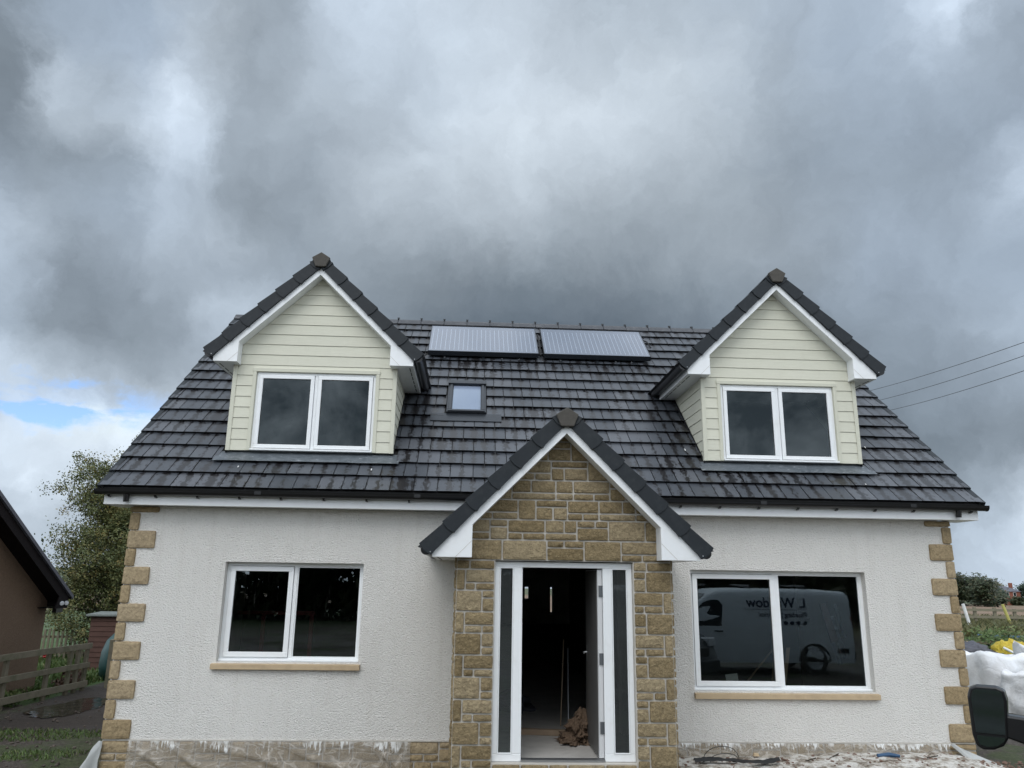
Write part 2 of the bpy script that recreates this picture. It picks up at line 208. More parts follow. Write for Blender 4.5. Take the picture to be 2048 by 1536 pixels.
# roughcast render
m, t, b = new_mat('roughcast'); g = NT(t); co = g.n('ShaderNodeTexCoord').outputs['Object']
co2 = g.scale(co, (1.0, 1.0, 1.35))
n1 = g.noise(co2, 44, 5, 0.6, dist=0.15); n2 = g.noise(co2, 100, 3, 0.6); big = g.noise(co, 0.9, 4, 0.5)
vo = g.n('ShaderNodeTexVoronoi', feature='SMOOTH_F1'); vo.inputs['Scale'].default_value = 62; vo.inputs['Randomness'].default_value = 1
g.l(co2, vo.inputs['Vector'])
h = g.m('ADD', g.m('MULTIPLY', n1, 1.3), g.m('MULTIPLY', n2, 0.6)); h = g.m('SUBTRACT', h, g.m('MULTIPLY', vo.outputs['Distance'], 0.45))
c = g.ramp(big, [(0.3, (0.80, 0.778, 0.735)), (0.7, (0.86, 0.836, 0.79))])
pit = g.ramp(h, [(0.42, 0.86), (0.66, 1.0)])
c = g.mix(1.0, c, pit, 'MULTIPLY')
sepz = g.n('ShaderNodeSeparateXYZ'); g.l(co, sepz.inputs[0])
stv = g.noise(g.scale(co, (5, 5, 0.35)), 1.6, 6, 0.6)
st = g.m('MULTIPLY', g.ramp(stv, [(0.52, 0.0), (0.8, 1.0)]), 0.14)
c = g.mix(st, c, (0.42, 0.36, 0.28))
g.l(c, b.inputs['Base Color']); b.inputs['Roughness'].default_value = 0.9
b.inputs['Specular IOR Level'].default_value = 0.2
g.l(g.bump(h, 1.0, 0.019), b.inputs['Normal']); M['render'] = m

def stone_mat(name, c1, c2, c3, fleck=True, bs=1.0):
    m, t, b = new_mat(name); g = NT(t); co = g.n('ShaderNodeTexCoord').outputs['Object']
    at = g.n('ShaderNodeAttribute'); at.attribute_name = 'tint'
    sx = g.n('ShaderNodeSeparateColor'); g.l(at.outputs['Color'], sx.inputs[0])
    base = g.ramp(sx.outputs[0], [(0.0, c1), (0.5, c2), (1.0, c3)])
    n1 = g.noise(co, 26, 6, 0.65); n2 = g.noise(co, 75, 5, 0.6, dist=0.8)
    k = g.ramp(n1, [(0.3, 0.72), (0.7, 1.22)])
    c = g.mix(1.0, base, k, 'MULTIPLY')
    if fleck:
        fl = g.ramp(n2, [(0.56, 0.0), (0.66, 1.0)])
        c = g.mix(g.m('MULTIPLY', fl, 0.6), c, (0.46, 0.38, 0.23))
        dk = g.ramp(g.noise(co, 48, 4, 0.6), [(0.36, 1.0), (0.46, 0.0)])
        c = g.mix(g.m('MULTIPLY', dk, 0.32), c, (0.07, 0.05, 0.03))
    g.l(c, b.inputs['Base Color']); b.inputs['Roughness'].default_value = 0.88
    b.inputs['Specular IOR Level'].default_value = 0.25
    hh = g.m('ADD', g.m('MULTIPLY', g.noise(co, 22, 6, 0.6), 1.0), g.m('MULTIPLY', n2, 0.5))
    g.l(g.bump(hh, bs, 0.03), b.inputs['Normal'])
    return m
M['stone'] = stone_mat('split_stone', (0.225, 0.168, 0.088), (0.290, 0.222, 0.125), (0.37, 0.295, 0.185))
M['quoin'] = stone_mat('quoin_stone', (0.30, 0.225, 0.128), (0.345, 0.265, 0.16), (0.38, 0.30, 0.195), bs=0.4)
M['mortar'] = simple('mortar', (0.52, 0.49, 0.44), 0.95, var=0.2, vscale=20, bump=0.5, bscale=120)
M['sandstone_sill'] = simple('sill_stone', (0.50, 0.38, 0.24), 0.8, var=0.15, vscale=9, bump=0.2, bscale=150, grime=((0.3, 0.22, 0.14), 5, 0.5))
# roof tiles
m, t, b = new_mat('wet_roof_tile'); g = NT(t); co = g.n('ShaderNodeTexCoord').outputs['Object']
uv = g.n('ShaderNodeUVMap'); uv.uv_map = 'UVMap'
su = g.n('ShaderNodeSeparateXYZ'); g.l(uv.outputs[0], su.inputs[0])
at = g.n('ShaderNodeAttribute'); at.attribute_name = 'tint'
ac = g.n('ShaderNodeSeparateColor'); g.l(at.outputs['Color'], ac.inputs[0])
nn = g.noise(g.scale(co, (1, 0.5, 0.5)), 28, 6, 0.65)
big = g.noise(co, 1.1, 4, 0.55)
cen = g.m('ABSOLUTE', g.m('SUBTRACT', su.outputs[0], 0.5))
streak = g.m('SUBTRACT', 0.19, cen)
streak = g.m('MAXIMUM', streak, g.m('SUBTRACT', cen, 0.44))
dm = g.m('ADD', g.m('MULTIPLY', streak, 2.6), g.m('MULTIPLY', g.m('SUBTRACT', nn, 0.5), 2.6))
dm = g.m('ADD', dm, g.m('MULTIPLY', g.m('SUBTRACT', big, 0.5), 1.1))
dm = g.m('ADD', dm, g.m('MULTIPLY', g.m('SUBTRACT', ac.outputs[1], 0.5), 0.45))
damp = g.ramp(dm, [(0.12, 0.0), (0.26, 1.0)])
base = g.ramp(ac.outputs[0], [(0, (0.048, 0.054, 0.064)), (0.6, (0.066, 0.073, 0.085)), (1, (0.090, 0.096, 0.108))])
fine = g.ramp(g.noise(co, 160, 3, 0.6), [(0.3, 0.85), (0.7, 1.12)])
base = g.mix(1.0, base, fine, 'MULTIPLY')
c = g.mix(damp, base, (0.014, 0.013, 0.014))
g.l(c, b.inputs['Base Color'])
rr = g.m('SUBTRACT', 0.42, g.m('MULTIPLY', damp, 0.12)); g.l(rr, b.inputs['Roughness'])
b.inputs['Specular IOR Level'].default_value = 0.42
g.l(g.bump(g.noise(co, 140, 4, 0.6), 0.25, 0.003), b.inputs['Normal']); M['tile'] = m
M['verge'] = simple('verge_plastic', (0.0165, 0.0205, 0.0245), 0.55, var=0.22, vscale=7, bump=0.12, bscale=300, bdist=0.001, spec=0.28, grime=((0.05, 0.055, 0.055), 14, 0.25))
M['ridgecap'] = simple('ridge_concrete', (0.070, 0.064, 0.055), 0.85, var=0.35, vscale=22, bump=0.5, bscale=120)
M['ridge'] = simple('ridge_tile', (0.036, 0.038, 0.044), 0.45, var=0.3, vscale=4, bump=0.2, bscale=120, grime=((0.2, 0.2, 0.2), 9, 0.3))
M['black_plastic'] = simple('black_plastic', (0.010, 0.010, 0.011), 0.28, var=0.2)
M['black_matt'] = simple('black_matt', (0.012, 0.012, 0.012), 0.7, var=0.2)
M['upvc'] = simple('white_upvc', (0.84, 0.855, 0.86), 0.32, var=0.02, vscale=3, grime=((0.62, 0.60, 0.56), 6, 0.22))
M['upvc_shade'] = M['upvc']
# weatherboard
m, t, b = new_mat('cream_weatherboard'); g = NT(t); co = g.n('ShaderNodeTexCoord').outputs['Object']
gr = g.noise(g.scale(co, (2.2, 2.2, 60)), 2.6, 6, 0.6, dist=1.2)
c = g.mix(g.ramp(gr, [(0.35, 0.0), (0.65, 1.0)]), (0.60, 0.59, 0.48), (0.66, 0.65, 0.54))
at = g.n('ShaderNodeAttribute'); at.attribute_name = 'tint'
ac = g.n('ShaderNodeSeparateColor'); g.l(at.outputs['Color'], ac.inputs[0])
c = g.mix(1.0, c, g.ramp(ac.outputs[0], [(0, 0.955), (1, 1.03)]), 'MULTIPLY')
gs = g.ramp(g.noise(g.scale(co, (3, 3, 1)), 5, 6, 0.6), [(0.55, 0.0), (0.8, 1.0)])
c = g.mix(g.m('MULTIPLY', gs, 0.15), c, (0.42, 0.40, 0.32))
g.l(c, b.inputs['Base Color']); b.inputs['Roughness'].default_value = 0.55
g.l(g.bump(gr, 0.35, 0.004), b.inputs['Normal']); M['clad'] = m
M['trim_cream'] = simple('cream_trim', (0.60, 0.592, 0.485), 0.45, var=0.03)
# lead
m, t, b = new_mat('lead_sheet'); g = NT(t); co = g.n('ShaderNodeTexCoord').outputs['Object']
n1 = g.noise(co, 8, 7, 0.7, dist=0.6); n2 = g.noise(g.scale(co, (1, 1, 4)), 14, 6, 0.7)
c = g.ramp(n1, [(0.3, (0.065, 0.078, 0.090)), (0.6, (0.12, 0.135, 0.15)), (0.75, (0.22, 0.235, 0.25))])
c = g.mix(g.ramp(n2, [(0.58, 0.0), (0.70, 0.8)]), c, (0.45, 0.47, 0.49))
g.l(c, b.inputs['Base Color']); b.inputs['Roughness'].default_value = 0.42; b.inputs['Metallic'].default_value = 0.15
g.l(g.bump(g.noise(co, 12, 5, 0.6), 0.5, 0.01), b.inputs['Normal']); M['lead'] = m

def glass_mat(name, ior=1.62, tint=(0.80, 0.86, 0.85), dirt=0.6, rough=0.0, frost=0.0, frostc=(0.06, 0.065, 0.065)):
    m = bpy.data.materials.new(name); m.use_nodes = True; t = m.node_tree; g = NT(t)
    for n_ in list(t.nodes): t.nodes.remove(n_)
    out = g.n('ShaderNodeOutputMaterial'); co = g.n('ShaderNodeTexCoord').outputs['Object']
    tr = g.n('ShaderNodeBsdfTransparent'); tr.inputs[0].default_value = (*tint, 1)
    gl = g.n('ShaderNodeBsdfGlossy'); gl.inputs['Roughness'].default_value = rough; gl.inputs[0].default_value = (0.84, 0.96, 1.0, 1)
    bp = g.n('ShaderNodeBump'); bp.inputs['Strength'].default_value = 0.03; bp.inputs['Distance'].default_value = 0.02
    g.l(g.noise(co, 1.2, 2, 0.5), bp.inputs['Height']); g.l(bp.outputs[0], gl.inputs['Normal'])
    fr = g.n('ShaderNodeFresnel'); fr.inputs[0].default_value = ior
    fs = g.n('ShaderNodeMixShader'); g.l(fr.outputs[0], fs.inputs[0])
    first = tr.outputs[0]
    if frost > 0:
        df = g.n('ShaderNodeBsdfDiffuse'); df.inputs[0].default_value = (*frostc, 1)
        mx = g.n('ShaderNodeMixShader'); mx.inputs[0].default_value = frost
        g.l(tr.outputs[0], mx.inputs[1]); g.l(df.outputs[0], mx.inputs[2]); first = mx.outputs[0]
    g.l(first, fs.inputs[1]); g.l(gl.outputs[0], fs.inputs[2])
    # splashes and dust
    d1 = g.ramp(g.noise(co, 55, 3, 0.5), [(0.74, 0.0), (0.78, 1.0)])
    d2 = g.m('MULTIPLY', g.ramp(g.noise(g.scale(co, (14, 14, 1.2)), 2.4, 6, 0.65), [(0.62, 0.0), (0.8, 1.0)]), 0.10)
    fac = g.m('MULTIPLY', g.m('MAXIMUM', g.m('MULTIPLY', d1, 0.55), d2), dirt)
    dd = g.n('ShaderNodeBsdfDiffuse'); dd.inputs[0].default_value = (0.5, 0.5, 0.48, 1)
    ms = g.n('ShaderNodeMixShader'); g.l(fac, ms.inputs[0]); g.l(fs.outputs[0], ms.inputs[1]); g.l(dd.outputs[0], ms.inputs[2])
    g.l(ms.outputs[0], out.inputs[0]); return m
M['glass'] = glass_mat('window_glass', ior=1.95)
M['glass_up'] = glass_mat('upper_window_glass', dirt=0.15)
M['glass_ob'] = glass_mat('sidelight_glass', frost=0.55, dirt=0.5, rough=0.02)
M['sky_glass'] = glass_mat('rooflight_glass', ior=1.45, dirt=0.1, tint=(0.5, 0.55, 0.6), frost=0.7, frostc=(0.30, 0.36, 0.48))
M['steel'] = simple('steel', (0.42, 0.43, 0.44), 0.35, 0.9, var=0.1)
M['hinge'] = simple('hinge_metal', (0.16, 0.17, 0.18), 0.45, 0.6, var=0.1)
M['alu_grey'] = simple('grey_aluminium', (0.030, 0.035, 0.042), 0.38, 0.4, var=0.1)
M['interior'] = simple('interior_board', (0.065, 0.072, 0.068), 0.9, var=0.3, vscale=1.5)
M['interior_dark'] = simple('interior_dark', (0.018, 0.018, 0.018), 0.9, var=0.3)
M['door_white'] = simple('door_inside', (0.62, 0.62, 0.62), 0.45, var=0.04)
M['concrete'] = simple('screed', (0.42, 0.40, 0.37), 0.9, var=0.22, vscale=3.5, bump=0.3, bscale=60, grime=((0.25, 0.22, 0.2), 5, 0.4))
M['timber'] = simple('site_timber', (0.30, 0.22, 0.15), 0.8, var=0.3, vscale=8, bump=0.3, bscale=40)
M['fence'] = simple('weathered_fence', (0.19, 0.17, 0.125), 0.9, var=0.35, vscale=5, bump=0.5, bscale=40, grime=((0.06, 0.085, 0.03), 4, 0.7))
M['fence_pale'] = simple('weathered_pale', (0.20, 0.18, 0.125), 0.9, var=0.3, vscale=5, bump=0.4, bscale=50)
M['wool'] = simple('mineral_wool', (0.15, 0.10, 0.065), 1.0, var=0.45, vscale=22, bump=1.0, bscale=45, bdist=0.02)
M['bag'] = simple('woven_bag', (0.60, 0.61, 0.63), 0.6, var=0.10, vscale=5, bump=0.25, bscale=9, bdist=0.015, grime=((0.36, 0.34, 0.31), 3, 0.45))
def cloth(name, c1, c2, rough, sc1, st, bd):
    m, t, b = new_mat(name); g = NT(t); co = g.n('ShaderNodeTexCoord').outputs['Object']
    n = g.noise(co, sc1, 3, 0.5, dist=0.9); r1 = g.m('ABSOLUTE', g.m('SUBTRACT', n, 0.5))
    n2 = g.noise(co, sc1 * 2.7, 3, 0.5, dist=0.5); r2 = g.m('ABSOLUTE', g.m('SUBTRACT', n2, 0.5))
    h = g.m('ADD', g.m('MULTIPLY', r1, 2.0), r2)
    gr = g.ramp(g.noise(co, 2.3, 6, 0.65), [(0.45, 0.0), (0.75, 0.6)])
    g.l(g.mix(gr, c1, c2), b.inputs['Base Color']); b.inputs['Roughness'].default_value = rough
    g.l(g.bump(h, st, bd), b.inputs['Normal']); return m
M['bag'] = cloth('woven_bag', (0.78, 0.79, 0.81), (0.52, 0.50, 0.47), 0.55, 2.6, 0.28, 0.08)
M['yellow'] = simple('yellow_sheet', (0.62, 0.46, 0.03), 0.45, var=0.2, vscale=5, bump=0.4, bscale=9, bdist=0.02)
M['yellow'] = cloth('yellow_sheet', (0.56, 0.42, 0.035), (0.36, 0.28, 0.03), 0.45, 3.0, 0.8, 0.10)
M['tarp'] = simple('grey_tarpaulin', (0.07, 0.07, 0.085), 0.55, var=0.3, vscale=4, bump=0.5, bscale=8, bdist=0.02)
M['blue'] = simple('blue_pipe', (0.02, 0.07, 0.15), 0.4, var=0.2)
M['whitepaint'] = simple('white_paint', (0.7, 0.7, 0.68), 0.5, var=0.15)
M['yellowpaint'] = simple('yellow_paint', (0.45, 0.42, 0.12), 0.6, var=0.2)
M['van_dark'] = simple('dark_van_paint', (0.010, 0.013, 0.018), 0.2, var=0.1)
M['red'] = simple('red_paint', (0.20, 0.015, 0.015), 0.5, var=0.2)
M['redbright'] = simple('red_plastic', (0.55, 0.03, 0.03), 0.5, var=0.2)
M['shed'] = simple('brown_boards', (0.085, 0.042, 0.032), 0.85, var=0.4, vscale=7, bump=0.4, bscale=30)
M['felt'] = simple('grey_felt', (0.17, 0.19, 0.18), 0.85, var=0.3, vscale=5)
M['tank'] = simple('green_tank', (0.012, 0.060, 0.058), 0.45, var=0.15)
M['brownharl'] = simple('brown_roughcast', (0.175, 0.118, 0.080), 0.95, var=0.35, vscale=30, bump=1.0, bscale=60, bdist=0.015)
M['darkwood'] = simple('black_brown_timber', (0.014, 0.011, 0.012), 0.75, var=0.25, spec=0.12)
M['brick_far'] = simple('red_brick_far', (0.23, 0.085, 0.055), 0.9, var=0.25, vscale=2)
M['slate_far'] = simple('slate_far', (0.10, 0.10, 0.12), 0.6, var=0.2, vscale=1)
M['bark'] = simple('bark', (0.045, 0.038, 0.028), 0.95, var=0.4, vscale=12, bump=0.8, bscale=30, bdist=0.02)
M['skin_white'] = simple('van_white', (0.82, 0.86, 0.90), 0.25, var=0.03)
M['tyre'] = simple('tyre', (0.015, 0.015, 0.015), 0.8, var=0.2)
M['lamp'] = simple('lamp_lens', (0.6, 0.62, 0.65), 0.15, var=0.1)
M['tail'] = simple('tail_lens', (0.35, 0.01, 0.01), 0.2, var=0.1)
M['carglass'] = simple('car_glass', (0.012, 0.016, 0.018), 0.05, var=0.1, spec=0.7)
M['paper'] = simple('paper', (0.6, 0.6, 0.55), 0.8, var=0.1)
M['navy'] = simple('navy_lettering', (0.01, 0.02, 0.06), 0.4, var=0.05)
M['mirror'] = simple('mirror_glass', (0.095, 0.125, 0.13), 0.04, 0.95, var=0.05)
M['cable'] = simple('black_cable', (0.012, 0.012, 0.012), 0.5, var=0.1)
# leaves
def leaf_mat(name, c1, c2, c3):
    m, t, b = new_mat(name); g = NT(t)
    at = g.n('ShaderNodeAttribute'); at.attribute_name = 'tint'
    ac = g.n('ShaderNodeSeparateColor'); g.l(at.outputs['Color'], ac.inputs[0])
    c = g.ramp(ac.outputs[0], [(0, c1), (0.55, c2), (1, c3)])
    g.l(c, b.inputs['Base Color']); b.inputs['Roughness'].default_value = 0.6
    return m
M['leaf'] = leaf_mat('birch_leaf', (0.045, 0.062, 0.016), (0.095, 0.108, 0.028), (0.19, 0.145, 0.04))
M['leaf_far'] = leaf_mat('far_leaf', (0.018, 0.032, 0.012), (0.035, 0.050, 0.018), (0.085, 0.070, 0.03))
M['leaf_con'] = leaf_mat('conifer_leaf', (0.010, 0.028, 0.014), (0.018, 0.042, 0.020), (0.030, 0.055, 0.022))
M['leaf_aut'] = leaf_mat('autumn_leaf', (0.06, 0.07, 0.025), (0.12, 0.095, 0.04), (0.17, 0.10, 0.05))
M['grassblade'] = leaf_mat('grass_blade', (0.045, 0.085, 0.016), (0.075, 0.125, 0.025), (0.14, 0.14, 0.05))
M['shrub'] = leaf_mat('bronze_shrub', (0.04, 0.02, 0.012), (0.09, 0.04, 0.02), (0.10, 0.08, 0.03))
# ground
m, t, b = new_mat('ground_mud'); g = NT(t)
geo = g.n('ShaderNodeNewGeometry').outputs['Position']
n1 = g.noise(geo, 1.2, 6, 0.6); n2 = g.noise(geo, 22, 6, 0.7); n3 = g.noise(geo, 0.45, 5, 0.6)
mud = g.ramp(n2, [(0.3, (0.026, 0.021, 0.016)), (0.55, (0.075, 0.058, 0.046)), (0.72, (0.22, 0.195, 0.17))])
grs = g.ramp(n2, [(0.3, (0.022, 0.035, 0.008)), (0.7, (0.075, 0.105, 0.025))])
sx = g.n('ShaderNodeSeparateXYZ'); g.l(geo, sx.inputs[0]); px, py, pz = sx.outputs
gm = g.ramp(n1, [(0.48, 0.0), (0.58, 1.0)])
near = g.mix(g.m('MULTIPLY', gm, 0.75), mud, grs)
# the gravel track on the left is bare
tr_ = g.m('SUBTRACT', 1.0, g.m('DIVIDE', g.m('ABSOLUTE', g.m('SUBTRACT', g.m('ADD', px, g.m('MULTIPLY', py, 0.10)), -6.0)), 1.7), clamp=True)
trm = g.m('MULTIPLY', g.ramp(tr_, [(0.1, 0.0), (0.4, 1.0)]), g.ramp(py, [(0.0, 0.0), (1.0, 1.0)]))
tr2 = g.m('MULTIPLY', trm, g.m('GREATER_THAN', py, 2.6))
near = g.mix(tr2, near, g.ramp(n2, [(0.3, (0.022, 0.017, 0.014)), (0.65, (0.055, 0.042, 0.034))]))
lawn = g.ramp(n2, [(0.3, (0.028, 0.062, 0.012)), (0.7, (0.07, 0.13, 0.025))])
yard = g.mix(g.m('MULTIPLY', g.m('GREATER_THAN', py, 0.5), g.ramp(g.m('DIVIDE', px, 20.0), [(0.50, 0.0), (0.60, 1.0)])), near, lawn)
lft = g.m('MULTIPLY', g.m('LESS_THAN', px, -7.9), g.m('GREATER_THAN', py, 5.0))
yard = g.mix(lft, yard, lawn)
d = g.m('SQRT', g.m('ADD', g.m('MULTIPLY', px, px), g.m('MULTIPLY', py, py)))
field = g.ramp(g.noise(geo, 0.05, 6, 0.7), [(0.35, (0.16, 0.105, 0.065)), (0.6, (0.22, 0.15, 0.095)), (0.75, (0.17, 0.16, 0.08))])
rough_g = g.ramp(g.noise(geo, 0.5, 6, 0.6), [(0.35, (0.13, 0.125, 0.06)), (0.65, (0.21, 0.185, 0.10))])
rough_g = g.mix(g.m('LESS_THAN', px, 0.0), rough_g, g.ramp(n2, [(0.3, (0.035, 0.065, 0.016)), (0.7, (0.075, 0.115, 0.03))]))
far = g.mix(g.ramp(g.m('DIVIDE', d, 100.0), [(0.48, 0.0), (0.52, 1.0)]), rough_g, field)
farfar = g.ramp(g.noise(geo, 0.006, 5, 0.6), [(0.4, (0.05, 0.075, 0.03)), (0.6, (0.11, 0.11, 0.05))])
far = g.mix(g.ramp(g.m('DIVIDE', d, 1000.0), [(0.25, 0.0), (0.35, 1.0)]), far, farfar)
full = g.mix(g.ramp(g.m('DIVIDE', d, 100.0), [(0.24, 0.0), (0.32, 1.0)]), yard, far)
g.l(full, b.inputs['Base Color'])
g.l(g.ramp(n3, [(0.4, 0.55), (0.6, 0.95)]), b.inputs['Roughness'])
g.l(g.bump(n2, 0.9, 0.05), b.inputs['Normal']); M['ground'] = m
# white lime / mortar splashed bank by the wall on the right
m, t, b = new_mat('lime_splashed_earth'); g = NT(t); geo = g.n('ShaderNodeNewGeometry').outputs['Position']
n1 = g.noise(geo, 7, 8, 0.7); n2 = g.noise(geo, 40, 6, 0.6)
c = g.ramp(n1, [(0.36, (0.09, 0.065, 0.045)), (0.46, (0.34, 0.30, 0.25)), (0.55, (0.62, 0.60, 0.56))])
c = g.mix(1.0, c, g.ramp(n2, [(0.3, 0.75), (0.6, 1.05)]), 'MULTIPLY')
g.l(c, b.inputs['Base Color']); b.inputs['Roughness'].default_value = 0.95
g.l(g.bump(n2, 0.8, 0.02), b.inputs['Normal']); M['lime'] = m
m, t, b = new_mat('puddle_water'); b.inputs['Base Color'].default_value = (0.02, 0.017, 0.014, 1); b.inputs['Roughness'].default_value = 0.03
b.inputs['IOR'].default_value = 1.33; g = NT(t)
geo = g.n('ShaderNodeNewGeometry').outputs['Position']
g.l(g.bump(g.noise(geo, 5, 3, 0.5), 0.5, 0.03), b.inputs['Normal'])
b.inputs['Specular IOR Level'].default_value = 0.9
M['water'] = m
M['hill'] = simple('hill_cover', (0.07, 0.09, 0.06), 1.0, var=0.4, vscale=0.01)
# polythene
m = bpy.data.materials.new('polythene'); m.use_nodes = True; t = m.node_tree; g = NT(t)
b = t.nodes['Principled BSDF']; out = t.nodes['Material Output']; co = g.n('ShaderNodeTexCoord').outputs['Object']
b.inputs['Base Color'].default_value = (0.62, 0.62, 0.60, 1); b.inputs['Roughness'].default_value = 0.16
tr = g.n('ShaderNodeBsdfTransparent'); tr.inputs[0].default_value = (0.93, 0.93, 0.93, 1)
uvn = g.n('ShaderNodeUVMap'); uvn.uv_map = 'UVMap'
su = g.n('ShaderNodeSeparateXYZ'); g.l(uvn.outputs[0], su.inputs[0])
wob = g.noise(g.scale(co, (13, 13, 1.2)), 2.2, 5, 0.62)
sm = g.ramp(g.m('ADD', su.outputs[1], g.m('MULTIPLY', g.m('SUBTRACT', wob, 0.5), 1.3)), [(0.84, 0.0), (0.98, 1.0)])
patch = g.ramp(g.noise(co, 2.6, 4, 0.6), [(0.40, 0.15), (0.56, 1.0)])
sm = g.m('MULTIPLY', sm, patch)
dr = g.ramp(g.noise(g.scale(co, (26, 26, 2.2)), 2.0, 5, 0.7), [(0.60, 0.0), (0.75, 0.5)])
cr_ = g.noise(g.scale(co, (1.3, 1.3, 3.5)), 2.0, 2, 0.4, dist=1.6)
fold = g.ramp(cr_, [(0.46, 0.0), (0.50, 0.38), (0.54, 0.0)])
fac = g.m('MAXIMUM', g.m('MAXIMUM', g.m('MULTIPLY', sm, 0.95), g.m('MULTIPLY', dr, 0.6)), g.m('ADD', fold, 0.36), clamp=True)
colr = g.mix(sm, (0.46, 0.42, 0.36), (0.75, 0.75, 0.73)); g.l(colr, b.inputs['Base Color'])
mx = g.n('ShaderNodeMixShader'); g.l(fac, mx.inputs[0]); g.l(tr.outputs[0], mx.inputs[1]); g.l(b.outputs[0], mx.inputs[2])
g.l(mx.outputs[0], out.inputs[0])
g.l(g.bump(cr_, 0.3, 0.02), b.inputs['Normal']); M['poly'] = m
# solar glass
m, t, b = new_mat('solar_absorber'); g = NT(t); co = g.n('ShaderNodeTexCoord').outputs['UV']
sx = g.n('ShaderNodeSeparateXYZ'); g.l(co, sx.inputs[0])
fr = g.m('FRACT', g.m('MULTIPLY', sx.outputs[0], 24.0))
ln = g.m('LESS_THAN', g.m('ABSOLUTE', g.m('SUBTRACT', fr, 0.5)), 0.045)
ln2 = g.m('MULTIPLY', ln, g.m('MULTIPLY', g.m('GREATER_THAN', sx.outputs[1], 0.05), g.m('LESS_THAN', sx.outputs[1], 0.88)))
c = g.mix(ln2, (0.050, 0.072, 0.115), (0.24, 0.29, 0.37))
g.l(c, b.inputs['Base Color']); b.inputs['Roughness'].default_value = 0.22; b.inputs['Specular IOR Level'].default_value = 0.75
b.inputs['Coat Weight'].default_value = 0.5; b.inputs['Coat Roughness'].default_value = 0.05
M['solar'] = m

